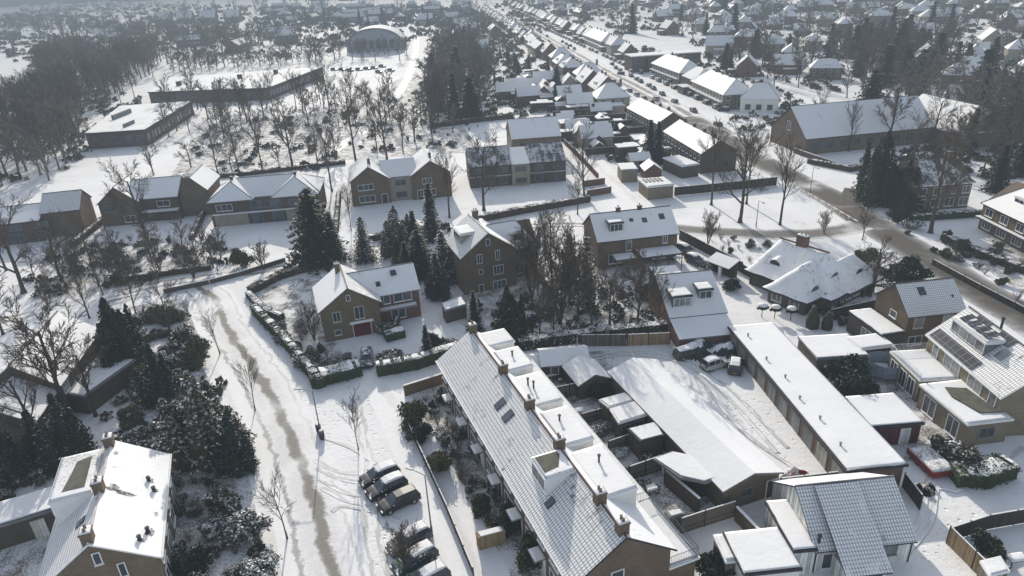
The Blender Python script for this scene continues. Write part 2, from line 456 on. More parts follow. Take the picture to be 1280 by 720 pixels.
def leaf_card(mb, c, n, s, rng, mi=0, asp=1.0):
    a = n.cross(Vector((rng.uniform(-1,1), rng.uniform(-1,1), rng.uniform(-1,1))))
    if a.length < 1e-3: return
    a.normalize(); b = n.cross(a)
    a = a*s; b = b*s*asp
    mb.face([c-a, c+b*.8, c+a, c-b*.7], mi)

def conifer(seed, H=10.0, R=2.3, layers=17, bare=.06, snow=True, power=.85, clump=.34):
    rng = random.Random(seed); T = MB(); C = MB()
    T.tube((0,0,-.15),(0,0,H*.97), R*.075+.04, .02, 6)
    for k in range(layers):
        f = bare + (1-bare)*k/layers
        z = H*f; r = R*(1-f)**power*rng.uniform(.82,1.1)+.08
        n = max(6, int(15*(1-f)+6)); off = rng.uniform(0,6)
        for i in range(n):
            az = off+2*math.pi*i/n+rng.uniform(-.2,.2); L = r*rng.uniform(.72,1.12)
            d = Vector((math.cos(az), math.sin(az), 0)); side = Vector((-d.y, d.x, 0))
            steps = max(2, int(L/.42))
            for j in range(steps+1):
                w = (j+.4)/(steps+.8)
                c = Vector((0,0,z)) + d*(L*w) + Vector((0,0,-.30*L*w*w + .05*L))
                s = clump*(1.15-.5*w)*rng.uniform(.75,1.25)*(H/10)**.35
                for q in range(2):
                    nrm = Vector((rng.uniform(-.55,.55), rng.uniform(-.55,.55), 1)).normalized()
                    leaf_card(C, c+rdir(rng)*s*.3, nrm, s, rng, 0, .7)
                nrm = (d*.8+rdir(rng)*.5).normalized()
                leaf_card(C, c-Vector((0,0,s*.35)), nrm, s*.85, rng, 0, .8)
    return T, C

def leafy_blob(seed, R=1.0, Hh=1.0, n=900, leaf=.09, lumps=6, core=True):
    """evergreen shrub: many small leaves on separate uneven shoots; unit base at z=0"""
    rng = random.Random(seed); C = MB(); L = [(Vector((0,0,Hh*.36)), .55)]
    for k in range(lumps):
        a = rng.uniform(0,6.28); q = rng.uniform(.25,.8)*R
        L.append((Vector((math.cos(a)*q, math.sin(a)*q, Hh*rng.uniform(.22,.78)*(1.1-.35*q/R))), rng.uniform(.22,.44)))
    per = n//len(L)
    for c0, rr in L:
        for k in range(int(per*(rr/.36)**1.6)):
            d = rdir(rng, .2); rad = rr*(rng.uniform(.75,1.05) if rng.random() < .8 else rng.uniform(1.0,1.4))
            p = c0 + Vector((d.x*R*rad, d.y*R*rad, d.z*Hh*.62*rad))
            if p.z < .02: p.z = rng.uniform(.02,.2)*Hh
            leaf_card(C, p, (d*.7+rdir(rng)*1.0).normalized(), leaf*rng.uniform(.6,1.5), rng, 0, .7)
        if core:
            pr = [(max(.02, R*rr*.60*math.cos(math.pi*(i/4-.5))), max(.0, c0.z+Hh*.36*rr*math.sin(math.pi*(i/4-.5)))) for i in range(5)]
            C.lathe(pr, 6, 0, (c0.x, c0.y))
        for k in range(4):
            d = rdir(rng, .7); C.tube(c0, c0+Vector((d.x*R, d.y*R, d.z*Hh*.7))*rr*1.35, .012*R, .005*R, 3, 0, False)
    return C

def twiggy_shrub(seed, R=1.0, Hh=1.3, n=26):
    rng = random.Random(seed); C = MB()
    for k in range(n):
        az = rng.uniform(0,6.28); b = Vector((math.cos(az), math.sin(az), 0))*rng.uniform(0,.25)*R
        d = Vector((math.cos(az)*rng.uniform(.2,.75)*R, math.sin(az)*rng.uniform(.2,.75)*R, Hh*rng.uniform(.6,1.0)))
        q = b+d; C.tube(b, q, .016, .010, 3, 0, False)
        for j in range(6):
            f = rng.uniform(.3,1); e = b+d*f; C.tube(e, e+rdir(rng,.7)*Hh*rng.uniform(.15,.35), .010, .006, 3, 0, False)
    return C

def evergreen(seed, R=3.2, H=9.5, n=8000, leaf=.15, spires=8):
    """big irregular evergreen: a crowd of pointed leafy spires of unequal height on one trunk"""
    rng = random.Random(seed); T = MB(); C = MB(); T.tube((0,0,-.15),(0,0,H*.6),.26,.10,7); S = [(0.0,0.0,H,R*.52)]
    for k in range(spires):
        a = k*2.4+rng.uniform(-.4,.4); q = R*rng.uniform(.35,.74); S.append((math.cos(a)*q, math.sin(a)*q, H*rng.uniform(.42,.86), R*rng.uniform(.30,.46)))
    tot = sum(h*r for _,_,h,r in S)
    for x, y, h, r in S:
        lob = [rng.uniform(0,6.28) for _ in range(3)]
        for k in range(int(n*h*r/tot)):
            f = rng.random()**.8; a = rng.uniform(0,6.28)
            rr = r*min(1, 4.5*f+.45)*(1-f)**.62*(1+.22*math.sin(3*a+lob[0]+f*9)+.18*math.sin(f*26+lob[1]))*(rng.uniform(.72,1.06) if rng.random() < .85 else rng.uniform(1.0,1.3))
            p = Vector((x+math.cos(a)*rr, y+math.sin(a)*rr, max(.1, h*f+rng.uniform(-.2,.2))))
            d = Vector((math.cos(a), math.sin(a), .45)); leaf_card(C, p, (d*.6+rdir(rng,.3)*.9).normalized(), leaf*rng.uniform(.6,1.6), rng, 0, .7)
        C.lathe([(r*.35,.05),(r*.62,h*.22),(r*.48,h*.5),(r*.2,h*.8),(.02,h*.97)], 7, 0, (x,y))
    return T, C
# ------------------------------------------------------------------ buildings
class House:
    """frame: x runs p1->p2 along the eave at height he, y to the left of that; all parts in local metres"""
    def __init__(s, name, label, cat, p1, p2, he, D=None, p3=None, group=None, rot=None, W=None):
        A = G(p1, he); B = G(p2, he); u = (B-A); u.z = 0
        s.W = u.length if W is None else W
        s.rz = math.atan2(u.y, u.x) if rot is None else math.radians(rot)
        if rot is not None and W is None:
            s.W = (B-A).dot(Vector((math.cos(s.rz), math.sin(s.rz), 0)))
        s.he = he; s.base = Vector((A.x, A.y, 0))
        s.X = Vector((math.cos(s.rz), math.sin(s.rz), 0)); s.Y = Vector((-s.X.y, s.X.x, 0))
        if p3 is not None: D = (G(p3, he)-A).dot(s.Y)
        s.D = D
        s.root = thing(name, label, cat, s.base, s.rz, group)
    def loc(s, p, h):
        d = G(p, h)-s.base; return Vector((d.dot(s.X), d.dot(s.Y), h))
    def hit(s, wall, p, off=0.0):
        r = Vector(ray(*p)); c = Vector((0,0,HC))-s.base
        rl = Vector((r.dot(s.X), r.dot(s.Y), r.z)); cl = Vector((c.dot(s.X), c.dot(s.Y), c.z))
        if wall in 'fb':
            y = (0 if wall == 'f' else s.D)+off; t = (y-cl.y)/rl.y; q = cl+rl*t; return q.x, q.z
        x = (0 if wall == 'l' else s.W)+off; t = (x-cl.x)/rl.x; q = cl+rl*t; return q.y, q.z
    def part(s, name, mb, mats, parent=None, uv=True, smooth=False, label=None, kind=None):
        o = mb.build(name, mats, parent or s.root, uv=uv, smooth=smooth)
        if label: o['label'] = label
        if kind: o['kind'] = kind
        return o
    # -- walls
    def walls(s, mat, gable=None, hr=None, x0=0, x1=None, y0=0, y1=None, h=None, yr=None, z0=-.1, plinth=None):
        x1 = s.W if x1 is None else x1; y1 = s.D if y1 is None else y1; h = s.he if h is None else h
        m = MB(); P = lambda *a: a
        if gable is None:
            m.box(x0, x1, y0, y1, z0, h)
        elif gable == 'x':      # ridge along x, gables on l and r
            yr = (y0+y1)/2 if yr is None else yr
            prof = [(y0,z0),(y1,z0),(y1,h),(yr,hr),(y0,h)]
            m.face([(x0,a,b) for a, b in reversed(prof)]); m.face([(x1,a,b) for a, b in prof])
            n = len(prof)
            for i in range(n):
                (a,b),(c,d) = prof[i], prof[(i+1)%n]; m.face([(x0,a,b),(x0,c,d),(x1,c,d),(x1,a,b)])
        else:                   # ridge along y, gables on f and b
            xr = (x0+x1)/2 if yr is None else yr
            prof = [(x0,z0),(x1,z0),(x1,h),(xr,hr),(x0,h)]
            m.face([(a,y0,b) for a, b in prof]); m.face([(a,y1,b) for a, b in reversed(prof)])
            n = len(prof)
            for i in range(n):
                (a,b),(c,d) = prof[i], prof[(i+1)%n]; m.face([(a,y0,b),(a,y1,b),(c,y1,d),(c,y0,d)])
        o = s.part('wall', m, mat)
        return o
    # -- roofs
    def gable_roof(s, axis, hr, mf, mb, x0=0, x1=None, y0=0, y1=None, he=None, yr=None, ov=.35, og=.25, t=.16, edge='white', hipl=0, hipr=0, mh=None, ridge='lead', name='roof'):
        """hipl / hipr: run of a hip at the low / high end of the ridge"""
        x1 = s.W if x1 is None else x1; y1 = s.D if y1 is None else y1; he = s.he if he is None else he
        def tr(a, b, z): return (a, b, z) if axis == 'x' else (b, a, z)
        a0, a1, b0, b1 = (x0, x1, y0, y1) if axis == 'x' else (y0, y1, x0, x1)
        br = (b0+b1)/2 if yr is None else yr
        sf = (hr-he)/(br-b0); sb = (hr-he)/(b1-br); lift = .13
        zf = he - ov*sf + lift; zb = he - ov*sb + lift; zr = hr + lift
        g0 = og if not hipl else ov; g1 = og if not hipr else ov
        A0, A1 = a0-g0, a1+g1; R0 = A0 + (hipl+ov if hipl else 0); R1 = A1 - (hipr+ov if hipr else 0)
        m = MB(); mats = [mf, mb, M[edge], mh or mf]
        flip = axis == 'y'
        def sl(pts, mi):
            pts = [tr(*p) for p in pts]
            if flip: pts = pts[::-1]
            m.slab(pts, t, mi, 2)
        sl([(A0, b0-ov, zf), (A1, b0-ov, zf), (R1, br, zr), (R0, br, zr)], 0)
        sl([(A1, b1+ov, zb), (A0, b1+ov, zb), (R0, br, zr), (R1, br, zr)], 1)
        if hipl: sl([(A0, b1+ov, zb), (A0, b0-ov, zf), (R0, br, zr)], 3)
        if hipr: sl([(A1, b0-ov, zf), (A1, b1+ov, zb), (R1, br, zr)], 3)
        o = s.part(name, m, mats)
        if ridge:
            r = MB(); p, q = Vector(tr(R0, br, zr+.0)), Vector(tr(R1, br, zr+.0)); r.tube(p, q, .11, .11, 5)
            if hipl:
                for b, z in ((b0-ov, zf), (b1+ov, zb)): r.tube(tr(A0, b, z), p, .09, .09, 5)
            if hipr:
                for b, z in ((b0-ov, zf), (b1+ov, zb)): r.tube(tr(A1, b, z), q, .09, .09, 5)
            s.part('ridge_cap', r, M[ridge], o)
        s.slope = (zf, zb, zr, br, ov, sf, sb)
        return o
    def flat_roof(s, h=None, x0=0, x1=None, y0=0, y1=None, ov=.18, trim='dark_trim', snow='flat', th=.11, fas=.24, poly=None, name='roof'):
        x1 = s.W if x1 is None else x1; y1 = s.D if y1 is None else y1; h = s.he if h is None else h
        m = MB(); m.box(x0-ov, x1+ov, y0-ov, y1+ov, h-fas+.1, h+.1)
        o = s.part(name, m, M[trim])
        k = MB(); k_snow(k, x0-ov+.07, x1+ov-.07, y0-ov+.07, y1+ov-.07, h+.10, th)
        s.part('snow_layer', k, M[snow], o, smooth=True)
        return o
    # -- openings
    def window(s, wall, u, z, w, h, cols=2, frame='white', glass='glass', sill=True, off=0.0, name='window', parent=None, rows=1, fw=.075):
        """u = centre along the wall, z = bottom"""
        m = MB(); g = MB()
        def B(mb, a0, a1, d0, d1, z0, z1):
            if wall == 'f': mb.box(a0, a1, off-d1, off-d0, z0, z1)
            elif wall == 'b': mb.box(a0, a1, s.D+off+d0, s.D+off+d1, z0, z1)
            elif wall == 'l': mb.box(off-d1, off-d0, a0, a1, z0, z1)
            else: mb.box(s.W+off+d0, s.W+off+d1, a0, a1, z0, z1)
        a, b = u-w/2, u+w/2; dp = .07
        B(m, a-fw, a, 0, dp, z-fw, z+h+fw); B(m, b, b+fw, 0, dp, z-fw, z+h+fw)
        B(m, a, b, 0, dp, z-fw, z); B(m, a, b, 0, dp, z+h, z+h+fw)
        for k in range(1, cols):
            c = a+w*k/cols; B(m, c-.03, c+.03, 0, dp-.015, z, z+h)
        for k in range(1, rows):
            c = z+h*k/rows; B(m, a, b, 0, dp-.018, c-.025, c+.025)
        if sill: B(m, a-fw-.05, b+fw+.05, 0, .16, z-fw-.06, z-fw)
        B(g, a, b, .005, .025, z, z+h)
        o = s.part(name, m, M[frame], parent, uv=False)
        s.part('pane', g, M[glass], o, uv=False)
        return o
    def win_px(s, wall, tl, br, off=0.0, **kw):
        u0, z1 = s.hit(wall, tl, off); u1, z0 = s.hit(wall, br, off)
        return s.window(wall, (u0+u1)/2, min(z0, z1), abs(u1-u0), abs(z1-z0), off=off, **kw)
    def door(s, wall, u, w, h, mat='dark_wood', frame='white', off=0.0, z=0.02, name='door', label=None):
        m = MB(); g = MB()
        def B(mb, a0, a1, d0, d1, z0, z1):
            if wall == 'f': mb.box(a0, a1, off-d1, off-d0, z0, z1)
            elif wall == 'b': mb.box(a0, a1, s.D+off+d0, s.D+off+d1, z0, z1)
            elif wall == 'l': mb.box(off-d1, off-d0, a0, a1, z0, z1)
            else: mb.box(s.W+off+d0, s.W+off+d1, a0, a1, z0, z1)
        a, b = u-w/2, u+w/2
        B(m, a, b, .01, .05, z, z+h)
        o = s.part(name, m, M[mat], label=label)
        B(g, a-.09, a, 0, .08, z, z+h+.09); B(g, b, b+.09, 0, .08, z, z+h+.09); B(g, a, b, 0, .08, z+h, z+h+.09)
        s.part('frame', g, M[frame], o, uv=False)
        return o
    def chimney(s, x, y, ztop, w=.75, d=.55, mat='brick', z0=None, snow=True, pots=2, parent=None):
        m = MB(); z0 = ztop-2.2 if z0 is None else z0
        m.box(x-w/2, x+w/2, y-d/2, y+d/2, z0, ztop)
        m.box(x-w/2-.06, x+w/2+.06, y-d/2-.06, y+d/2+.06, ztop-.16, ztop-.03)
        o = s.part('chimney', m, M[mat], parent)
        p = MB()
        for i in range(pots):
            c = x + (i-(pots-1)/2)*w*.45; p.lathe([(.13,ztop),(.11,ztop+.32),(.13,ztop+.36)], 7, 0, (c, y))
        if pots: s.part('chimney_pot', p, M['brick_red'], o, uv=False)
        if snow:
            k = MB(); k_snow(k, x-w/2, x+w/2, y-d/2, y+d/2, ztop, .09, 2); s.part('snow_layer', k, M['cap'], o, smooth=True)
        return o
    def dormer(s, x0, x1, y0, y1, z0, z1, wall='white', roofmat='flat', face='f', cols=3, trim='white', win=True, glass='glass', ov=.12, bare=None):
        """flat-topped box dormer standing through the slope; face = side its window is on"""
        m = MB(); m.box(x0, x1, y0, y1, z0, z1); o = s.part('dormer', m, M[wall])
        r = MB(); r.box(x0-ov, x1+ov, y0-ov, y1+ov, z1-.12, z1+.10); s.part('dormer_roof', r, M[trim], o)
        k = MB(); k_snow(k, x0-ov+.06, x1+ov-.06, y0-ov+.06, y1+ov-.06, z1+.10, .12); s.part('snow_layer', k, M[roofmat], o, smooth=True)
        if bare:
            b = MB(); b.prism(bare, z1+.11, z1+.245, 0); s.part('bare_patch', b, M['bitumen'], o)
        if win:
            a, b = (x0, x1) if face in 'fb' else (y0, y1)
            off = {'f': y0, 'b': y1-(s.D or 0), 'l': x0, 'r': x1-s.W}[face]
            hh = min(1.15, z1-z0-.35)
            s.window(face, (a+b)/2, z1-.22-hh, (b-a)-.35, hh, cols=cols, off=off, sill=False, parent=o, glass=glass)
        return o
    def skylight(s, side, a, f, w=.8, h=1.1, glass='glass_blue', frame='dark_trim', axis='x', ranges=None):
        """roof window lying in a slope: a = place along the ridge, f = 0 eave .. 1 ridge"""
        zf, zb, zr, br, ov, sf, sb = s.slope
        sl = sf if side == 0 else sb; z0 = zf if side == 0 else zb
        lim = (s.D if axis == 'x' else s.W)
        run = (br+ov) if side == 0 else (lim+ov-br)
        sign = 1 if side == 0 else -1; b0 = -ov if side == 0 else lim+ov
        cx = b0 + sign*run*f; cz = z0 + (zr-z0)*f
        L = math.hypot(1, sl); e = Vector((0, sign/L, sl/L)); n = Vector((0, -sign*sl/L, 1/L)); c = Vector((a, cx, cz))
        def sheet(mb, ww, hh, off, th):
            pts = [c+Vector((i*ww/2,0,0))+e*(j*hh/2)+n*off for i, j in ((-1,-1),(1,-1),(1,1),(-1,1))]
            if sign < 0: pts = pts[::-1]
            if axis == 'y': pts = [Vector((p.y, p.x, p.z)) for p in pts][::-1]
            nn = n if axis == 'x' else Vector((n.y, n.x, n.z))
            b = len(mb.v); mb.v.extend([tuple(p) for p in pts]+[tuple(p-nn*th) for p in pts])
            for q in ((0,1,2,3),(7,6,5,4),(0,4,5,1),(1,5,6,2),(2,6,7,3),(3,7,4,0)): mb.f.append(tuple(b+i for i in q)); mb.m.append(0)
        m = MB(); sheet(m, w+.16, h+.16, .07, .2); o = s.part('roof_window', m, M[frame], uv=False)
        g = MB(); sheet(g, w, h, .085, .01); s.part('pane', g, M[glass], o, uv=False)
        return o
    def solar(s, a0, a1, f0, f1, side=0):
        zf, zb, zr, br, ov, sf, sb = s.slope
        run = br+ov if side == 0 else s.D+ov-br; sign = 1 if side == 0 else -1; b0 = -ov if side == 0 else s.D+ov; z0 = zf if side == 0 else zb
        pts = [(a0, b0+sign*run*f0, z0+(zr-z0)*f0+.14), (a1, b0+sign*run*f0, z0+(zr-z0)*f0+.14), (a1, b0+sign*run*f1, z0+(zr-z0)*f1+.14), (a0, b0+sign*run*f1, z0+(zr-z0)*f1+.14)]
        if sign < 0: pts = pts[::-1]
        m = MB(); m.slab(pts, .05, 0, 1); return s.part('solar_array', m, [M['solar'], M['metal']])

def k_snow(mb, x0, x1, y0, y1, z, th, n=None):
    """pillow of lying snow: a soft uneven sheet with rounded rim"""
    nx = n or max(2, min(26, int((x1-x0)/.9))); ny = n or max(2, min(40, int((y1-y0)/.9)))
    rng = random.Random(int(abs(x0*31+y1*17+z*7)*10)); b = len(mb.v)
    ex = min(.3, (x1-x0)*.2); ey = min(.3, (y1-y0)*.2)
    xs = [x0, x0+.05, x0+ex] + [x0+ex+(x1-x0-2*ex)*i/nx for i in range(1, nx)] + [x1-ex, x1-.05, x1]
    ys = [y0, y0+.05, y0+ey] + [y0+ey+(y1-y0-2*ey)*j/ny for j in range(1, ny)] + [y1-ey, y1-.05, y1]
    for j, y in enumerate(ys):
        for i, x in enumerate(xs):
            rim = i in (0, len(xs)-1) or j in (0, len(ys)-1)
            r2 = i in (1, len(xs)-2) or j in (1, len(ys)-2)
            if rim and n is None: x = x+(.10 if i == 0 else -.10 if i == len(xs)-1 else 0)*rng.random(); y = y+(.10 if j == 0 else -.10 if j == len(ys)-1 else 0)*rng.random()
            mb.v.append((x, y, z if rim else z+th*(.9 if r2 else rng.uniform(.85, 1.12))))
    w = len(xs)
    for j in range(len(ys)-1):
        for i in range(w-1):
            a = b+j*w+i; mb.f.append((a, a+1, a+w+1, a+w)); mb.m.append(0)

def flat_block(name, label, cat, p1, p2, p3, h, wall='brick', trim='dark_trim', snow='flat', ov=.18, th=.11, group=None, W=None, D=None, rot=None):
    H_ = House(name, label, cat, p1, p2, h, p3=p3, group=group, W=W, rot=rot, D=D)
    if H_.D < 0:   # keep y away from the frame origin positive
        H_.base = H_.base + H_.Y*H_.D; H_.D = -H_.D; H_.root.location = H_.base
    H_.walls(M[wall], h=h-.02); H_.flat_roof(h, trim=trim, snow=snow, ov=ov, th=th)
    return H_

# ------------------------------------------------------------------ fences, hedges, ribbons
def poly_pts(pts): return [G(p) if not isinstance(p, Vector) else p for p in pts]

def fence(label, pts, h=1.8, mat='dark_wood', post='dark_trim', gap=2.4, snow=True, cat='fence', name='garden_fence', th=.06, posts=True, group=None):
    P = poly_pts(pts); root = thing(name, label, cat, P[0], 0, group); o = P[0]
    m = MB(); k = MB(); pos = []
    for a, b in zip(P, P[1:]):
        a = a-o; b = b-o; d = b-a; L = d.length; d.normalize(); n = Vector((-d.y, d.x, 0))*th/2
        q = [a-n, b-n, b+n, a+n]
        if (q[1]-q[0]).cross(q[3]-q[0]).z < 0: q = q[::-1]
        m.prism([(v.x, v.y) for v in q], .04, h)
        n2 = n*1.5; q = [a-n2, b-n2, b+n2, a+n2]
        k.prism([(v.x, v.y) for v in q], h+.003, h+.07)
        c = max(1, round(L/gap))
        for i in range(c+1): pos.append(a+d*(L*i/c))
    m.build('panel', M[mat], root)
    if snow: k.build('snow_layer', M['cap'], root, uv=False)
    if posts:
        seen = []
        for p in pos:
            if any((p-q).length < .3 for q in seen): continue
            seen.append(p); pm = MB(); pm.box(p.x-.06, p.x+.06, p.y-.06, p.y+.06, -.05, h+.09); pm.build('post', M[post], root, uv=False)
    return root

def wall_run(label, pts, h=1.6, mat='brick', th=.22, name='garden_wall', cat='wall', snow=True):
    P = poly_pts(pts); o = P[0]; root = thing(name, label, cat, o)
    m = MB(); k = MB()
    for i, (a, b) in enumerate(zip(P, P[1:])):
        a = a-o; b = b-o; d = (b-a).normalized(); n = Vector((-d.y, d.x, 0))*th/2
        if i: a = a+d*(th/2+.003)
        m.prism([(v.x, v.y) for v in (a-n, b-n, b+n, a+n)], -.05, h)
        if snow: k.prism([(v.x, v.y) for v in (a-n*1.15, b-n*1.15, b+n*1.15, a+n*1.15)], h+.003, h+.09)
    m.build('brickwork', M[mat], root)
    if snow: k.build('snow_layer', M['cap'], root, uv=False)
    return root

def hedge(label, pts, w=1.0, h=1.3, mat='hedge', leaf=.10, dens=42, closed=False, seed=1, name='hedge', group=None, cap=True):
    """clipped hedge along a line: dense core wrapped in small leaves, a broken sheet of snow on top"""
    P = poly_pts(pts); o = P[0]; rng = random.Random(seed); m = MB(); root = thing(name, label, 'hedge', o, 0, group); k = MB()
    for a, b in zip(P, P[1:]):
        a = a-o; b = b-o; d = b-a; L = d.length; d.normalize(); n = Vector((-d.y, d.x, 0))
        a = a-d*w*.25; b = b+d*w*.25; L += w*.5
        q = [a-n*(w*.42), b-n*(w*.42), b+n*(w*.42), a+n*(w*.42)]
        m.prism([(v.x, v.y) for v in q], .0, h*.93)
        N = int(dens*(L*(2*h+w)))
        for i in range(min(N, 4200)):
            s_ = rng.uniform(0, 1); r = rng.random()
            wob = 1+.10*math.sin(s_*L*1.3+seed)+.06*math.sin(s_*L*3.1)
            if r < .36:
                c = a+d*(s_*L)+n*(rng.uniform(-.5,.5)*w); c.z = h*wob*rng.uniform(.93,1.05); nn = Vector((0,0,1))
            elif r < .94:
                sg = 1 if rng.random() < .5 else -1
                c = a+d*(s_*L)+n*(sg*w*.5*wob*rng.uniform(.88,1.08)); c.z = rng.uniform(.03,1)*h; nn = n*sg
            else:
                e, dd = (a, -d) if rng.random() < .5 else (b, d)
                c = e+dd*.04+n*(rng.uniform(-.5,.5)*w); c.z = rng.uniform(.03,1)*h; nn = dd
            leaf_card(m, c, (nn*.9+rdir(rng)*.8).normalized(), leaf*rng.uniform(.7,1.35), rng, 0, .75)
        if cap:
            steps = max(2, int(L/.45)); prev = None
            for i in range(steps+1):
                c = a+d*(L*i/steps); hw = w*rng.uniform(.30,.46); z = h*rng.uniform(.97,1.0); zt = z+rng.uniform(.0,.10); cur = [c-n*hw+Vector((0,0,z-.06)), c-n*(hw*rng.uniform(.3,.7))+Vector((0,0,zt)), c+n*(hw*rng.uniform(.3,.7))+Vector((0,0,zt)), c+n*hw+Vector((0,0,z-.06))]
                if prev and rng.random() < .72:
                    for j in range(3): k.face([prev[j], cur[j], cur[j+1], prev[j+1]])
                prev = cur
    m.build('foliage', M[mat], root, uv=False)
    if cap and k.f: k.build('snow_layer', M['hedge_cap'], root, uv=False)
    return root

def ribbon(name, pts, w, mat, z=.012, uvoff=0.0, kind='structure', sub=4.0, widths=None):
    """flat strip with uv = (metres from the centre line, metres along)"""
    P = poly_pts(pts); L = [0]; Q = []; W = []
    widths = widths or [w]*len(P)
    for i, (a, b) in enumerate(zip(P, P[1:])):
        n = max(1, int((b-a).length/sub))
        p0 = P[i-1] if i else a*2-b; p3 = P[i+2] if i+2 < len(P) else b*2-a
        for j in range(n):
            t = j/n; Q.append(.5*((2*a)+(b-p0)*t+(2*p0-5*a+4*b-p3)*t*t+(3*a-p0-3*b+p3)*t**3)); W.append(widths[i]*(1-t)+widths[i+1]*t)
    Q.append(P[-1]); W.append(widths[-1])
    vs = []; uv = []; s_ = 0
    for i, q in enumerate(Q):
        d = (Q[min(i+1, len(Q)-1)]-Q[max(i-1, 0)]); d.z = 0; d.normalize(); n = Vector((-d.y, d.x, 0))
        if i: s_ += (q-Q[i-1]).length
        for sg in (1, -1): vs.append((q.x+n.x*W[i]/2*sg, q.y+n.y*W[i]/2*sg, z)); uv.append((-sg*W[i]/2, s_))
    fs = [(2*i, 2*i+1, 2*i+3, 2*i+2) for i in range(len(Q)-1)]
    me = bpy.data.meshes.new(name); me.from_pydata(vs, [], fs); me.materials.append(mat)
    ul = me.uv_layers.new(name='metric'); ul.data.foreach_set('uv', np.array([uv[l.vertex_index] for l in me.loops]).ravel())
    me.update(); o = link(name, me)
    # make sure it faces up
    if me.polygons and me.polygons[0].normal.z < 0: me.flip_normals()
    if kind: o['kind'] = kind
    return o

def patch(name, pts, mat, z=.006, kind='structure'):
    P = poly_pts(pts); m = MB(); m.face([(p.x, p.y, z) for p in P]); o = m.build(name, mat, uv=True)
    if o.data.polygons[0].normal.z < 0: o.data.flip_normals()
    o['kind'] = kind; return o
SKY_STRENGTH = .15
HAZE = .00092
HAZE_COL = (.26, .31, .36)
HAZE_SCATTER = 0.0
# ------------------------------------------------------------------ camera, light, air
cam = bpy.data.cameras.new('camera'); co = bpy.data.objects.new('camera', cam); COL.objects.link(co); sc.camera = co
cam.sensor_width = 36; cam.lens = FPX/1280*36; cam.clip_start = .5; cam.clip_end = 20000
mt = Matrix([[_R[0], _U[0], -_F[0]], [_R[1], _U[1], -_F[1]], [_R[2], _U[2], -_F[2]]])
co.matrix_world = Matrix.Translation((0, 0, HC)) @ mt.to_4x4()
SEL, SAZ = math.radians(22.5), math.radians(-10)
sv = Vector((math.sin(SAZ)*math.cos(SEL), math.cos(SAZ)*math.cos(SEL), math.sin(SEL)))
sun = bpy.data.lights.new('sun', 'SUN'); sun.energy = 5.0; sun.angle = math.radians(.6); sun.color = (1, .93, .81)
so = bpy.data.objects.new('sun', sun); COL.objects.link(so); so.rotation_euler = sv.to_track_quat('Z', 'Y').to_euler()
w = bpy.data.worlds.new('World'); sc.world = w; w.use_nodes = True; nt = w.node_tree; nt.nodes.clear()
sky = nt.nodes.new('ShaderNodeTexSky'); sky.sky_type = 'NISHITA'; sky.sun_disc = False; sky.sun_elevation = SEL; sky.sun_rotation = SAZ
sky.air_density = 1.0; sky.dust_density = 1.6; sky.ozone_density = 1.5
bg = nt.nodes.new('ShaderNodeBackground'); bg.inputs[1].default_value = SKY_STRENGTH
wo = nt.nodes.new('ShaderNodeOutputWorld'); hs = nt.nodes.new('ShaderNodeHueSaturation'); hs.inputs['Saturation'].default_value = .58; hs.inputs['Value'].default_value = 1.42; nt.links.new(sky.outputs[0], hs.inputs['Color']); nt.links.new(hs.outputs[0], bg.inputs[0]); nt.links.new(bg.outputs[0], wo.inputs[0])
sc.view_settings.view_transform = 'Standard'; sc.view_settings.look = 'None'; sc.view_settings.exposure = 0; sc.view_settings.gamma = 1
sc.cycles.use_denoising = True; sc.cycles.max_bounces = 6; sc.cycles.diffuse_bounces = 4; sc.cycles.volume_bounces = 0
sc.cycles.transparent_max_bounces = 8; sc.cycles.caustics_reflective = False; sc.cycles.caustics_refractive = False
# winter haze: one even body of air over the whole town
hz = bpy.data.materials.new('haze'); hz.use_nodes = True; ht = hz.node_tree; ht.nodes.clear()
ho = ht.nodes.new('ShaderNodeOutputMaterial')
va = ht.nodes.new('ShaderNodeVolumeAbsorption'); va.inputs['Color'].default_value = (0, 0, 0, 1); va.inputs['Density'].default_value = HAZE
ve = ht.nodes.new('ShaderNodeEmission'); ve.inputs[0].default_value = (*HAZE_COL, 1); ve.inputs[1].default_value = HAZE  # glow added to the air in place of daylight scattered by the haze
ad = ht.nodes.new('ShaderNodeAddShader'); ht.links.new(va.outputs[0], ad.inputs[0]); ht.links.new(ve.outputs[0], ad.inputs[1])
if HAZE_SCATTER:
    vs_ = ht.nodes.new('ShaderNodeVolumeScatter'); vs_.inputs['Density'].default_value = HAZE_SCATTER; vs_.inputs['Anisotropy'].default_value = .55
    a2 = ht.nodes.new('ShaderNodeAddShader'); ht.links.new(ad.outputs[0], a2.inputs[0]); ht.links.new(vs_.outputs[0], a2.inputs[1]); ad = a2
ht.links.new(ad.outputs[0], ho.inputs['Volume'])
hm = MB(); hm.box(-9100, 9100, -300, 15000, -2, 54); hzo = hm.build('haze', hz, uv=False); hzo['kind'] = 'structure'
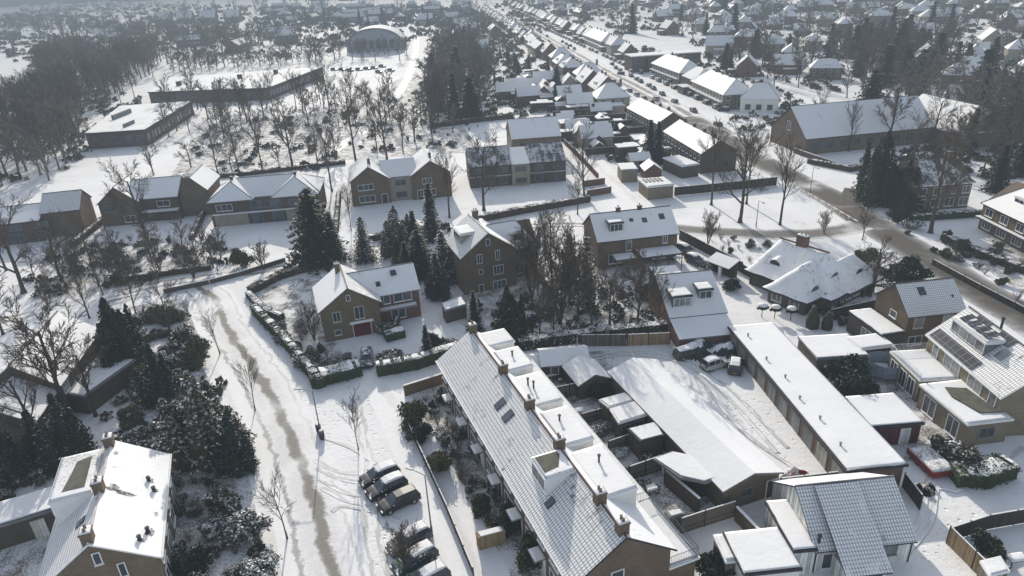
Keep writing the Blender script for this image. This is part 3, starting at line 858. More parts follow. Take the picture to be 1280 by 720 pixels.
# ------------------------------------------------------------------ ground and roads
gm = MB(); gm.face([(-9000,-250,0),(9000,-250,0),(9000,14900,0),(-9000,14900,0)]); tag(gm.build('ground', M['ground']), kind='structure')
M['lane'] = m_road('lane_tracks', [(-.5,.75,1.1),(-.2,2.9,.46),(1.9,.35,.75),(-2.9,.3,.5)], dirt=(.16,.143,.118))
M['street'] = m_road('street_tracks', [(-1.0,.6,.9),(1.0,.6,.9),(0,2.0,.35)], dirt=(.20,.17,.135))
M['mainroad'] = m_road('main_road_wet', [(0,4.4,1.35)], dirt=(.10,.09,.078))
M['mainroad_far'] = m_road('main_road_snowy', [(-2.8,1.5,1.15),(1.0,1.5,1.1),(4.4,.8,.5)], dirt=(.21,.187,.155))
M['path'] = m_road('trodden_path', [(0,.7,.42)], dirt=(.36,.33,.29))
M['rut'] = m_road('tyre_rut', [(0,.30,.8)], dirt=(.40,.38,.35))
M['trodden'] = m_snow('snow_trodden', .10, (.2,.18,.15), .8, .5, None, 1.0)
ribbon('lane', [(130,379),(200,362),(244,359),(262,372),(276,402),(299,440),(324,478),(345,520),(361,560),(376,600),(393,650),(406,700),(420,770)], 7.5, M['lane'], .016)
ribbon('street', [(-60,416),(0,402),(60,387),(130,370),(200,356),(265,346),(330,338),(430,319),(500,306),(580,293),(650,284),(720,281),(790,283),(850,286)], 5.0, M['street'], .020)
M['street_wet'] = m_road('street_wet', [(0,2.5,1.25)], dirt=(.14,.125,.108))
ribbon('street', [(790,283),(850,286),(900,290),(960,293),(1030,291),(1077,281)], 5.5, M['street_wet'], .034)
ribbon('main_road', [(1360,450),(1280,396),(1217,360),(1165,325),(1110,293),(1070,267),(1035,244),(1000,227),(960,206),(925,185),(889,163),(860,146)], 8.0, M['mainroad'], .024)
ribbon('main_road', [(968,210),(945,196),(889,163),(845,136),(800,111),(750,85),(707,60),(655,31),(625,17),(606,8)], 15, M['mainroad_far'], .020)
ribbon('side_road', [(1068,236),(1100,226),(1150,214),(1200,205)], 5.0, M['street'], .028)
ribbon('side_road', [(1075,281),(1062,255),(1068,236)], 4.0, M['mainroad'], .032)
ribbon('back_lane', [(690,150),(716,176),(745,206),(775,232),(806,264),(815,284)], 5.5, M['path'], .016)
ribbon('parking_lane', [(480,480),(520,560),(556,630),(600,720),(620,770)], 5.0, M['path'], .010)
ribbon('footpath', [(255,440),(285,500),(312,560),(330,620),(345,700),(352,760)], 2.0, M['path'], .012)
ribbon('footpath', [(1330,412),(1230,352),(1170,318),(1110,285),(1066,262)], 2.0, M['path'], .012)
ribbon('school_path', [(521,30),(520,60),(508,100),(470,150),(415,190)], 4.0, M['path'], .010)
for nm, pts in (('garden_ground', [(500,488),(552,468),(700,720),(740,800),(640,800),(560,640)]), ('garden_ground', [(655,445),(760,438),(905,615),(870,640),(830,690),(780,660)]),
                ('garden_ground', [(125,390),(240,370),(300,500),(318,600),(335,720),(210,720),(215,560),(130,500)]), ('garden_ground', [(-20,660),(75,640),(60,760),(-20,760)]),
                ('garden_ground', [(600,330),(740,330),(845,340),(850,425),(650,430),(560,400)]), ('garden_ground', [(310,365),(400,340),(420,420),(440,470),(360,440)]),
                ('garden_ground', [(60,300),(300,310),(240,345),(40,395)]), ('garden_ground', [(1090,440),(1160,470),(1200,560),(1120,580),(1070,500)]), ('garden_ground', [(1190,310),(1300,300),(1300,380)])):
    patch(nm, pts, M['garden'], .007)
patch('school_field', [(250,160),(400,140),(520,90),(560,130),(600,190),(430,200),(210,225)], M['garden'], .005)

patch('trodden_snow', [(300,375),(345,440),(395,500),(500,480),(530,560),(600,730),(620,800),(410,800),(400,700),(360,590),(320,480),(285,400)], M['trodden'], .004)
patch('yard_snow', [(750,440),(840,436),(905,430),(1060,600),(980,605),(840,450)], M['trodden'], .004)
patch('right_yard_snow', [(1070,545),(1180,560),(1290,600),(1290,650),(1180,665),(1150,760),(1080,760)], M['trodden'], .004)
_tz = [.030]
def tz(): _tz[0] += .004; return _tz[0]
for a in ([(392,575),(425,590),(462,592)],[(395,585),(430,600),(470,605)],[(398,598),(432,616),(480,622)],[(402,610),(440,628),(490,630)],[(415,640),(425,632),(470,640),(500,652)],[(400,545),(440,560),(470,580)],[(440,500),(452,560),(455,640),(470,740)],[(448,498),(462,560),(470,650),(490,740)]): ribbon('tyre_track', a, .5, M['rut'], tz(), sub=1.0)
for a in ([(735,446),(790,440),(850,448),(905,480),(985,560)],[(735,450),(790,444),(846,452),(898,486),(972,566)],[(870,470),(930,540),(1000,590)],[(1110,690),(1150,650),(1160,600),(1180,570)],[(1125,700),(1162,655),(1172,610),(1195,615),(1280,560)]): ribbon('tyre_track', a, .5, M['rut'], tz(), sub=1.0)
# ------------------------------------------------------------------ near buildings
def bp(x, y, s, ox, oy): return (ox+x/s, oy+y/s)

# terrace in the middle
h = House('terraced_house_row', 'brick terrace with frosted tile roof and white box dormers beside the parking lane', 'terraced houses', (550.5,449), (715,720), 5.4, D=8.4)
ROW = h
h.W = 36.6
h.walls(M['brick'], 'x', 8.3)
h.gable_roof('x', 8.3, M['tile_row'], M['tile_full'], ov=.45, og=.18, ridge='brick_red')
g = MB(); zf = h.slope[0]; g.tube((-.2,-.55,zf-.08),(h.W+.2,-.55,zf-.08),.09,.09,6); h.part('gutter', g, M['white'])
n_u = 7; uw = h.W/n_u
for i in range(n_u):
    c = (i+.5)*uw
    for du, ww in ((-1.3,1.5),(1.3,1.3)): h.window('f', c+du, 3.3, ww, 1.15, 2)
    h.window('f', c-1.2, .8, 2.1, 1.4, 3); h.door('f', c+1.5, .95, 2.15, ['dark_wood','red_door','white_boards'][i%3])
    m = MB(); m.box(c+.7,c+2.3,-1.1,-.02,2.45,2.58); cn = h.part('canopy', m, M['grey_trim'])
    k = MB(); k_snow(k, c+.75,c+2.25,-1.05,-.05,2.58,.1,2); h.part('snow_layer', k, M['cap'], cn, smooth=True)
for f, a in ((.45, None),):
    for px in ((625.5,505),(635,520)):
        r = Vector(ray(*px))
        # roof window: solve along the slope
        zf,zb,zr,br,ov,sf,sb = h.slope
        best = min(((abs((h.loc(px, zf+(zr-zf)*q)).y - (-ov+(br+ov)*q)), q) for q in [i/200 for i in range(201)]))
        q = best[1]; h.skylight(0, h.loc(px, zf+(zr-zf)*q).x, q, .9, 1.2)
def on_slope(h, px):
    zf,zb,zr,br,ov,sf,sb = h.slope
    q = min(((abs((h.loc(px, zf+(zr-zf)*k)).y - (-ov+(br+ov)*k)), k) for k in [i/300 for i in range(301)]))[1]
    l = h.loc(px, zf+(zr-zf)*q); return l.x, q, l.y
dx, dq, dy = on_slope(h, (687,622))
h.dormer(dx-3.3, dx-.3, 1.3, 4.05, 5.8, 8.35, 'white', 'flat_worn', 'f', 2, 'white', bare=[(dx-3.1,1.5),(dx-.9,1.5),(dx-1.1,2.9),(dx-2.6,3.7),(dx-3.1,3.6)])
h.skylight(0, dx+.5, dq*.86+.02, .6, .8)
# back: continuous box dormers and a lower flat extension
segs = [(.3,3.6),(5.4,9.9),(11.2,17.0),(18.6,24.2),(25.3,31.6)]
for q_, (a, b) in enumerate(segs):
    o = h.dormer(a, b, 5.0, 8.2-.25*(q_%2), 5.0, (7.62,7.8,7.55,7.75,7.6)[q_], 'render_white', 'flat', 'b', 4, 'white', glass='glass_pale')
m = MB(); m.box(.2, h.W-.2, 8.4, 11.1, -.1, 2.95); ex = h.part('rear_extension', m, M['brick'])
m = MB(); m.box(.0, h.W, 8.42, 11.4, 2.953, 3.15); rf = h.part('extension_roof', m, M['white'], ex)
k = MB(); k_snow(k, .1, h.W-.1, 8.45, 11.3, 3.15, .14); h.part('snow_layer', k, M['flat'], ex, smooth=True)
for i in range(n_u): h.window('b', (i+.5)*uw, .5, 2.6, 1.9, 3, off=2.7, parent=ex)
def railing(h, pts, z, ht=1.0, parent=None, mat='rail', pitch=.16, name='railing'):
    m = MB()
    for a, b in zip(pts, pts[1:]):
        a = Vector((*a, z)); b = Vector((*b, z)); d = b-a; n = max(1, int(d.length/pitch))
        for hh, r in ((ht,.03),(.1,.022)): m.tube(a+Vector((0,0,hh)), b+Vector((0,0,hh)), r, r, 4)
        for i in range(n+1):
            p = a+d*(i/n); r = .03 if i in (0, n) else .014; m.tube(p, p+Vector((0,0,ht)), r, r, 4, 0, False)
    return h.part(name, m, M[mat], parent, uv=False)
railing(h, [(h.W-7.6,8.5),(h.W-7.6,11.25),(h.W-.15,11.25),(h.W-.15,8.5)], 3.2)
for x, y_ in ((7.2,6.6),(13.2,6.0),(14.0,6.3),(20.6,6.2),(27.5,6.8)):
    m = MB(); m.tube((x,y_,7.6),(x,y_,8.5),.10,.10,6); m.tube((x,y_,8.5),(x,y_,8.62),.17,.17,6); h.part('vent_pipe', m, M['dark_trim'], uv=False)
for x in (6.2, 14.6, 22.4, 29.8):
    m = MB(); m.tube((x,9.0,3.1),(x,9.0,4.7),.08,.08,6); h.part('flue_pipe', m, M['grey_trim'], uv=False)
for x in (.3, 10.5, 17.8, 24.7, 32.4, 36.0): h.chimney(min(x, h.W-.6), 4.25, 9.35, .75, .9)
o = h.win_px('r', (769,712), (780,735)) if False else h.window('r', 3.6, 3.4, 1.0, 1.6, 1)
m = MB(); zf,zb,zr,br,ov,sf,sb = h.slope
for (y0_,z0_),(y1_,z1_) in (((-ov,zf-.1),(br,zr-.1)),((br,zr-.1),(h.D+ov,zb-.1))): m.tube((h.W+.2,y0_,z0_),(h.W+.2,y1_,z1_),.09,.09,4)
h.part('bargeboard', m, M['dark_trim'], uv=False)

# bottom left house: x away from the camera, y to the left
A0 = G((195,694.7),5.0); A1 = G((207.5,568.7),5.0)
h = House('semi_detached_house', 'brown brick house with white snowed roof slope and three chimneys, beside the shrubs', 'house', (195,694.7), (207.5,568.7), 5.0, D=8.4)
h.walls(M['brick_grey'], 'x', 8.0)
h.gable_roof('x', 8.0, M['tile_full'], M['tile_light'], ov=.35, og=.2, ridge='tile_red')
for a, y, z in ((.5,4.25,9.0),(6.9,4.25,9.05),(h.W-.5,4.25,9.0)): h.chimney(a, y, z, .95, .8, 'brick_grey', pots=2)
h.win_px('l', (115,693), (128,703), frame='white', cols=1); h.win_px('l', (147,705.5), (160,718), cols=1)
h.dormer(7.2, 13.6, 5.0, 8.25, 5.2, 7.75, 'white', 'flat_worn', 'b', 4, 'white', bare=[(8.0,5.6),(12.7,5.6),(12.3,6.8),(10.6,7.0),(8.0,7.4)])
h.skylight(1, 4.2, .7, .6, .8)
m = MB(); zf,zb,zr,br,ov,sf,sb = h.slope
m.tube((-.2,-ov-.08,zf-.08),(h.W+.2,-ov-.08,zf-.08),.09,.09,6); m.tube((-.2,h.D+ov+.08,zb-.08),(h.W+.2,h.D+ov+.08,zb-.08),.09,.09,6); h.part('gutter', m, M['white'], uv=False)
for x in (2,5.5,9.2,12.5): h.window('f', x, 3.1, 1.5, 1.2, 2); h.window('f', x, .8, 1.7, 1.4, 2)
for a, f in ((2.6,.22),(1.4,.32),(8.2,.2),(9.5,.3)):
    p = Vector((a, -ov+(br+ov)*f, zf+(zr-zf)*f)); m = MB(); m.lathe([(.17,p.z-.1),(.15,p.z+.35),(.2,p.z+.38),(.18,p.z+.5)], 7, 0, (p.x,p.y)); h.part('vent_pipe', m, M['dark_trim'], uv=False)
BL = h
rngm = random.Random(2)
def melt(h, a, f, ra, rf, side=0):
    """ragged bare patch of tiles where the snow has slid off"""
    zf,zb,zr,br,ov,sf,sb = h.slope; run = br+ov; n = 14; pts = []
    for i in range(n):
        t_ = 2*math.pi*i/n; q = rngm.uniform(.55,1.2); fa = f+rf*q*math.sin(t_); pts.append((a+ra*q*math.cos(t_), -ov+run*fa, zf+(zr-zf)*fa+.012))
    m = MB(); m.face(pts); o = h.part('bare_patch', m, M['tile_thin'])
    if o.data.polygons[0].normal.z < 0: o.data.flip_normals()
for a, f, ra, rf in ((7.4,.80,.5,.13),(6.9,.62,.35,.16),(2.6,.20,.55,.07),(1.4,.30,.3,.06),(8.3,.18,.35,.05),(9.6,.27,.45,.05),(5.0,.13,.3,.04),(12.6,.88,.35,.05)): melt(h, a, f, ra, rf)
# its garden annex at the left edge
h = flat_block('garden_annex', 'low brick annex with long snowed lean-to roof and cream door at the left edge', 'shed', (0,657), (68,636), (66,610), 2.7, 'brick_dark', 'grey_trim', 'flat', W=16)
h.root.location = h.root.location - h.X*6.5; h.base = h.root.location.copy()
u0, z = h.hit('f', (48,655)); h.door('f', u0, 1.0, 2.0, 'white_boards', 'cream')

# gabled corner house on the inside of the bend
h = House('corner_house', 'small brick house with cream windows and dark red garage door behind tall hedges', 'house', (400.6,388.7), (473,375.6), 5.1, D=9.0)
CH = h
h.walls(M['brick_grey'], 'y', 7.9, y1=9.0)
h.gable_roof('y', 7.9, M['tile_full'], M['tile_light'], ov=.45, og=.35, edge='grey_trim', ridge='lead')
# cross wing
h.walls(M['brick_red'], 'x', 7.5, x0=h.W-.003, x1=h.W+6.4, y0=2.6, y1=9.2, h=4.9)
h.gable_roof('x', 7.5, M['tile_full'], M['tile_full'], x0=h.W-3.6, x1=h.W+6.4, y0=2.6, y1=9.2, he=4.9, ov=.4, og=.2, edge='grey_trim', name='wing_roof')
h.skylight(0, h.W+.6, .55, .5, .6); h.skylight(0, h.W+3.2, .8, .7, .7)
h.win_px('f', (442.5,384.5), (455.5,396.5), cols=2, frame='cream'); h.win_px('f', (415.5,391.5), (426,401), cols=2, frame='cream')
h.win_px('f', (432.5,369.8), (437.5,375.5), cols=1, frame='white', sill=False)
u0, z1 = h.hit('f', (441,405)); u1, z0 = h.hit('f', (464,421))
h.door('f', (u0+u1)/2+.1, 2.5, 2.05, 'red_door', 'white', name='garage_door')
m = MB(); m.box((u0+u1)/2-1.6,(u0+u1)/2+1.8,-.55,-.003,2.3,2.45); cn = h.part('canopy', m, M['white'])
k = MB(); k_snow(k, (u0+u1)/2-1.55,(u0+u1)/2+1.75,-.5,-.03,2.45,.1,2); h.part('snow_layer', k, M['cap'], cn, smooth=True)
h.window('f', 1.9, .9, .8, .7, 1, frame='cream')
h.window('f', h.W+1.5, 3.2, .9, 1.3, 1, off=2.6, frame='white'); h.window('f', h.W+3.9, 3.2, 2.6, 1.2, 2, off=2.6, frame='white'); h.window('f', h.W+3.0, .5, 2.0, 1.5, 2, off=2.6)
m = MB(); m.box(h.W+.01,h.W+5.8,1.2,2.597,2.5,2.65); cn = h.part('canopy', m, M['grey_trim']); k = MB(); k_snow(k,h.W+.05,h.W+5.75,1.25,2.55,2.65,.12); h.part('snow_layer', k, M['cap'], cn, smooth=True)
h.chimney(h.W/2-.55, 7.2, 9.0, .7, .9, 'brick_grey')

# tall brick house
h = House('tall_brick_house', 'tall brown brick house with box dormer on its left roof slope, in the dark conifers', 'house', (577.5,321), (643,309), 6.7, D=9.6)
TB = h; h.W = 9.0
h.walls(M['brick'], 'y', 10.0)
h.gable_roof('y', 10.0, M['tile_half'], M['tile_full'], ov=.4, og=.3, edge='white', ridge='lead')
h.walls(M['brick_grey'], 'x', 8.8, x0=h.W-.003, x1=h.W+5.2, y0=3.2, y1=9.4, h=5.4)
h.gable_roof('x', 8.8, M['tile_full'], M['tile_full'], x0=h.W-2.4, x1=h.W+5.2, y0=3.2, y1=9.4, he=5.4, hipr=2.6, ov=.4, edge='grey_trim', name='wing_roof')
h.dormer(h.W+1.0, h.W+3.0, 3.9, 6.0, 5.6, 7.6, 'render_beige', 'cap', 'f', 2, 'white')
h.dormer(.9, 3.8, 3.2, 7.0, 6.8, 9.1, 'render_beige', 'flat_worn', 'l', 3, 'white')
for tl, br, c in (((607.5,299.5),(612,306),1),((596,319),(602.5,328.5),2),((619.3,313.5),(624.5,324),2),((617,333),(629,341),3),((599,338),(603.5,342),1)): h.win_px('f', tl, br, cols=c, sill=False)
h.win_px('f', (616.5,352), (633,366.5), cols=3, frame='white', glass='glass_blue'); h.win_px('f', (599,356.5), (605,367.5), cols=1)
h.window('f', h.W+2.0, 3.6, 2.0, 1.2, 2, off=3.2); h.window('f', h.W+2.6, .6, 3.0, 1.7, 4, off=3.2)
h.chimney(h.W/2+.8, 8.6, 11.0, .9, .8, 'brick'); 
flat_block('rear_garage', 'small flat-roofed garage with deep snow behind the tall brick house', 'garage', (597,289), (617,285), (613,272), 2.6, 'brick_grey', 'white')

# semi with pergola
h = House('semi_detached_house', 'brick semi with frosty grey-blue roof, one small box dormer and a glass lean-to', 'house', (748,301), (847,290), 5.2, D=8.8)
J = h
h.walls(M['brick'], 'x', 8.4)
h.gable_roof('x', 8.4, M['tile_full'], M['tile_full'], ov=.4, og=.3, edge='dark_trim', ridge='dark_trim')
dx, dq, dy = on_slope(h, (769,287)); h.dormer(dx-1.1, dx+1.3, dy-.3, dy+2.4, 5.8, 7.6, 'lead', 'cap', 'f', 3, 'dark_trim')
for px, ww, hh in (((789,275),.5,.5),((805.5,275),.7,.8),((827,270.5),.8,1.0)): a, q, _ = on_slope(h, px); h.skylight(0, a, q, ww, hh)
for a in (4.9, 8.8): h.chimney(a, 4.5, 9.2, .7, .6, 'brick_dark', pots=1)
h.win_px('f', (829,295.5), (833.5,303)); h.win_px('f', (783,297), (789,312), cols=1, frame='cream', glass='glass_pale'); h.window('f', 3, .8, 2.2, 1.5, 3); h.window('f', 11, .8, 2.2, 1.5, 3)
m = MB(); m.box(2.2,6.0,-3.0,-.003,2.35,2.5); m.box(2.3,2.45,-2.9,-2.75,0,2.35); m.box(5.75,5.9,-2.9,-2.75,0,2.35); p_ = h.part('lean_to', m, M['lead']); k = MB(); k_snow(k,2.25,5.95,-2.95,-.05,2.5,.08); h.part('snow_layer', k, M['cap'], p_, smooth=True)
m = MB(); m.box(6.4,13.6,-4.2,-.003,2.75,2.9)
for x in (6.5,8.8,11.1,13.4): m.box(x-.06,x+.06,-4.15,-4.03,0,2.75)
p_ = h.part('veranda', m, M['dark_trim']); k = MB(); k_snow(k,6.5,13.5,-4.1,-.05,2.9,.09); h.part('snow_layer', k, M['cap'], p_, smooth=True)

# long row of lock-up garages
h = House('garage_block', 'long row of lock-up garages under one flat snowed roof beside the open yard', 'garage block', (912.5,410), (1058.7,587.5), 2.7, p3=(1136,585.7))
GB = h
if h.D < 0: raise RuntimeError('garage')
h.walls(M['brick_orange'], h=2.6); h.flat_roof(2.7, ov=.28, trim='dark_trim', th=.16)
nd = 10; L0 = h.W/nd
for i in range(nd):
    c = L0*(i+.5); h.door('f', c, L0-.85, 2.12, 'garage_pale' if i in (8,9) else 'garage_door', 'brick_grey', name='garage_door')
rng = random.Random(3)
for i, (a, b) in enumerate(((3,1.2),(9,1.0),(13.2,1.4),(17.6,1.0),(21.5,1.3),(26.0,1.1))):
    m = MB(); m.lathe([(.10,2.75),(.10,3.25),(.16,3.27),(.16,3.35)], 7, 0, (a,b)); h.part('vent_pipe', m, M['grey_trim'], uv=False)

# low hall in the middle of the block
h = House('low_hall', 'wide low hall under one very shallow snow-covered roof between sheds and yard', 'hall', (762.5,465), (905,612), 2.8, p3=(975,590))
TH_ = h
h.walls(M['brick_grey'], 'x', 3.7); o = h.gable_roof('x', 3.75, M['flat'], M['flat'], ov=.3, og=.25, edge='grey_trim', ridge=None, t=.22)
h.window('r', 2.6, 1.2, 1.2, .8, 2, frame='grey_trim'); h.door('r', 5.5, 1.0, 2.05, 'dark_wood')

# bungalow
h = House('bungalow', 'white-boarded bungalow with frosted grey tile roof that runs low over its porch', 'bungalow', (1020.8,686), (1140.3,671.7), 2.6, D=8.4, rot=4)
BU = h
h.W = (G((1140.3,671.7),2.6)-G((1020.8,686),2.6)).dot(h.X)
h.walls(M['white_boards'], 'x', 5.6)
h.gable_roof('x', 5.6, M['tile_half'], M['tile_light'], ov=.3, og=.25, edge='dark_trim', ridge='lead')
# cat-slide over the porch
zf,zb,zr,br,ov,sf,sb = h.slope; xa, xb = h.loc((1030,650),4.0).x, h.loc((1081,640),4.6).x
m = MB(); sl = (zr-1.75-.02)/(br+2.6); m.slab([(xa,-2.6,1.95),(xb+.5,-2.6,1.95),(xb+.5,br-.35,zr+.12),(xa,br-.35,zr+.12)], .16, 0, 1); h.part('porch_roof', m, [M['tile_light'], M['dark_trim']])
m = MB(); m.box(xa+.2,xb+.2,-2.2,-.003,-.1,1.9); pr = h.part('porch', m, M['white_boards'])
for x in (xa+1.4, xa+2.9): h.window('f', x, .2, .9, 1.5, 1, off=-2.2, parent=pr, frame='white')
h.win_px('f', (1099,680), (1119,691.5), cols=2, glass='glass_pale', frame='grey_trim'); h.window('f', 1.2, .3, 1.0, 1.6, 1)
for x in (.02, h.W-.02): m = MB(); m.tube((x,-.06,0),(x,-.06,2.6),.05,.05,5); h.part('drainpipe', m, M['dark_trim'], uv=False)
a = h.loc((1024,675),3.2); m = MB(); m.lathe([(.12,2.7),(.12,3.6),(.2,3.62),(.2,3.75)],7,0,(a.x,a.y)); h.part('vent_pipe', m, M['dark_trim'], uv=False)
flat_block('flat_annex', 'white flat-roofed wing on the left of the bungalow with two small roof vents', 'annex', (992.5,688.7), (1020,686.5), (986,626), 2.75, 'white_boards', 'dark_trim', 'flat', ov=.15)
flat_block('garden_store', 'flat snow-topped store behind the bungalow ridge, below the garages', 'shed', (1012,621), (1112,612), (1098,600), 3.1, 'brick_dark', 'grey_trim', 'flat', ov=.1)
flat_block('flat_garage', 'flat white-roofed garage at the bottom edge left of the bungalow', 'garage', (931,718), (1001,722), (941,664), 2.8, 'render_white', 'dark_trim', 'flat', ov=.15, D=7.5, W=4.6, rot=4)
flat_block('small_flat_shed', 'small flat snowed shed leaning against the bottom garage', 'shed', (908,702), (928,700), (916,668), 2.5, 'grey_wood', 'white', 'flat', ov=.12)

# brick house with grey frosted roof at the right
h = House('brick_house', 'plain brown brick house with evenly frosted grey roof near the main road', 'house', (1136.1,394.6), (1206.2,386.9), 5.2, p3=(1098.7,367))
R2 = h
h.walls(M['brick'], 'x', 8.1); h.gable_roof('x', 8.1, M['tile_half'], M['tile_half'], ov=.3, og=.2, edge='dark_trim', ridge='dark_trim')
a, q, _ = on_slope(h, (1152,364)); h.skylight(0, a, q, .8, 1.0)
h.win_px('l', (1114,386), (1119.5,398), cols=1, off=0); h.window('f', 1.6, 3.3, 1.2, 1.5, 1, frame='cream', glass='glass_pale'); h.window('f', 5.6, 3.3, 1.2, 1.5, 1, frame='cream', glass='glass_pale'); h.window('f', 1.6, .8, 1.8, 1.2, 2)
m = MB(); m.lathe([(.12,5.9),(.12,6.7),(.18,6.72)],6,0,(h.W-1,1.4)); h.part('vent_pipe', m, M['dark_trim'], uv=False)
b1 = flat_block('flat_extension', 'dark flat-roofed extension with a bare patch against the plain brick house', 'extension', (1102.5,419.4), (1131,415.6), (1067,389), 2.9, 'brick_dark', 'dark_trim', 'flat', ov=.12)
b1.window('l', 2.2, .3, 3.2, 1.9, 4, frame='white', glass='glass_pale')
b2 = flat_block('flat_garden_room', 'flat-roofed dark garden room in front of the plain brick house', 'shed', (1077,437), (1117,432), (1055.5,423), 2.5, 'dark_wood', 'white', 'flat', ov=.12)
flat_block('low_shed', 'low flat shed with layered snow beside the garages and round bush', 'shed', (1022,449), (1086,445), (1000,422), 2.3, 'grey_wood', 'grey_trim', 'flat', ov=.12)
h = flat_block('maroon_shed', 'maroon boarded shed with broad snowed roof and white door below the round bush', 'shed', (1090,533.7), (1152.5,528.7), (1060,497.5), 2.6, 'maroon', 'dark_trim', 'flat', ov=.2)
u0, z = h.hit('f', (1132,538)); h.door('f', u0, .9, 2.0, 'white_boards', 'white', name='door')

# house with solar panels
h = House('solar_house', 'yellow brick house with solar panels and wide glazed dormer at the right edge', 'house', (1162,417), (1255,495), 5.2, D=8.0)
SH = h
l = h.loc((1213,386), 8.4); h.D = max(7.0, 2*l.y)
h.walls(M['brick_yellow'], 'x', 8.4); h.gable_roof('x', 8.4, M['tile_row'], M['tile_light'], ov=.4, og=.2, edge='white', ridge='dark_trim')
zf,zb,zr,br,ov,sf,sb = h.slope
h.solar(.4, 8.4, .03, .27)
h.dormer(1.5, 7.6, 1.35, 3.7, 5.9, 8.0, 'lead', 'flat_worn', 'f', 4, 'white', glass='glass_pale')
m = MB()
for i in range(4): x = 2.0+i*1.4; m.slab([(x,1.7,8.35),(x+.95,1.7,8.35),(x+.95,3.1,8.75),(x,3.1,8.75)], .05)
h.part('solar_array', m, M['solar'])
m = MB(); m.tube((5.4,br+.1,8.3),(5.4,br+.1,9.7),.14,.14,7); m.tube((5.4,br+.1,9.7),(5.4,br+.1,9.95),.2,.2,7); h.part('flue_pipe', m, M['dark_trim'], uv=False)
a, q, _ = on_slope(h, (1254,444)); h.skylight(0, a, q, 1.3, 1.5, glass='glass_pale', frame='white')
h.solar(2.0,4.2,.78,.98); h.solar(6.0,8.4,.78,.98)
for u0, ww, fr in ((1.8,.9,'white'),(5.0,2.8,'white'),(9.2,2.2,'white'),(12.2,1.0,'white')): h.window('f', u0, 3.1, ww, 1.5, 2 if ww > 1 else 1, frame=fr, glass='glass_pale')
# terrace over the ground floor
ta = h.loc((1126,437),2.9); m = MB(); m.box(.1, 6.6, -4.4, -.003, -.1, 2.8); ex = h.part('ground_floor_extension', m, M['brick_yellow'])
m = MB(); m.box(0,6.7,-4.5,-.006,2.803,3.0); h.part('terrace', m, M['white'], ex); k = MB(); k_snow(k,.1,6.6,-4.4,-.1,3.0,.12); h.part('snow_layer', k, M['flat_worn'], ex, smooth=True)
railing(h, [(.1,-.1),(.1,-4.4),(6.6,-4.4)], 3.0, 1.0, ex, 'white')
for x in (1.4, 3.4, 5.2): h.window('f', x, .3, 1.3, 2.0, 2, off=-4.4, parent=ex, frame='white')
h2 = flat_block('flat_extension', 'yellow brick flat extension with half bare bitumen roof below the solar panels', 'extension', (1210,530), (1263.7,523.7), (1161,481), 2.9, 'brick_yellow', 'white', 'flat', ov=.2)
m = MB(); m.prism([(2.2,1.2),(h2.W-.6,1.0),(h2.W-.8,h2.D-1.8),(1.9,h2.D-1.2),(1.4,h2.D*.6)], 3.05, 3.265); h2.part('bare_patch', m, M['bitumen'])
h2.window('l', h2.D*.25, .3, 1.6, 2.0, 2, glass='glass_blue'); h2.window('l', h2.D*.75, .3, 1.8, 2.0, 2, glass='glass_blue'); h2.window('f', h2.W/2, 1.0, 1.6, 1.1, 2, frame='grey_trim')
# ------------------------------------------------------------------ mid-distance buildings
# villas across the street, left to right
def villa_windows(h, items):
    for u, z, w_, hh, c in items: h.window('f', u, z, w_, hh, c, frame='grey_trim', sill=False)

h = House('double_villa', 'dark brown double house with grey snowed roof at the left edge behind bare trees', 'house', (-40,285), (62,262), 4.6, D=11, rot=14)
h.walls(M['brick_dark'], 'x', 6.4); h.gable_roof('x', 6.6, M['tile_full'], M['tile_full'], edge='dark_trim', ridge='dark_trim')
h.walls(M['brick'], 'x', 8.2, x0=h.W+.003, x1=h.W+7.5, y0=1.5, y1=10.5, h=5.6); h.gable_roof('x', 8.4, M['tile_half'], M['tile_full'], x0=h.W+.3, x1=h.W+7.5, y0=1.5, y1=10.5, he=5.6, edge='dark_trim', ridge='dark_trim', name='wing_roof')
for u in (3,8,13): h.window('f', u, 3.0, 2.6, 1.1, 3, frame='grey_trim'); h.window('f', u, .6, 2.6, 1.5, 3, frame='grey_trim')

h = House('double_villa', 'brown double villa with front gable and long grey snowed roof left of the pale-roofed one', 'house', (121.5,253), (226,238), 5.6, D=11.5, rot=7)
WV = h
h.walls(M['brick'], 'y', 8.4, x1=8.2, y0=-.0, y1=11.5, h=5.2); h.gable_roof('y', 8.6, M['tile_full'], M['tile_full'], x1=8.2, he=5.2, edge='grey_trim', ridge='lead')
h.walls(M['brick_dark'], 'x', 8.2, x0=8.203, y0=1.0, y1=11.0, h=5.4); h.gable_roof('x', 8.4, M['tile_full'], M['tile_full'], x0=6.0, y0=1.0, y1=11.0, he=5.4, edge='grey_trim', ridge='lead', name='cross_roof')
h.walls(M['brick_grey'], 'y', 8.6, x0=h.W+.003, x1=h.W+6.0, y0=2.5, y1=14, h=6.0); h.gable_roof('y', 8.8, M['tile_full'], M['tile_full'], x0=h.W+.2, x1=h.W+6.0, y0=2.5, y1=14, he=6.0, edge='grey_trim', ridge='lead', name='wing_roof')
h.window('f', 2.2, 3.4, 2.2, 1.1, 2, frame='grey_trim'); h.window('f', 13.0, 3.3, 2.6, 1.2, 2, off=1.0); h.window('f', 5.8, .7, 2.2, 1.3, 2)
m = MB(); m.box(8.6,h.W,-.5,.997,2.5,2.7); cn = h.part('balcony', m, M['white']); k = MB(); k_snow(k,8.7,h.W-.1,-.4,.9,2.7,.1); h.part('snow_layer', k, M['cap'], cn, smooth=True)

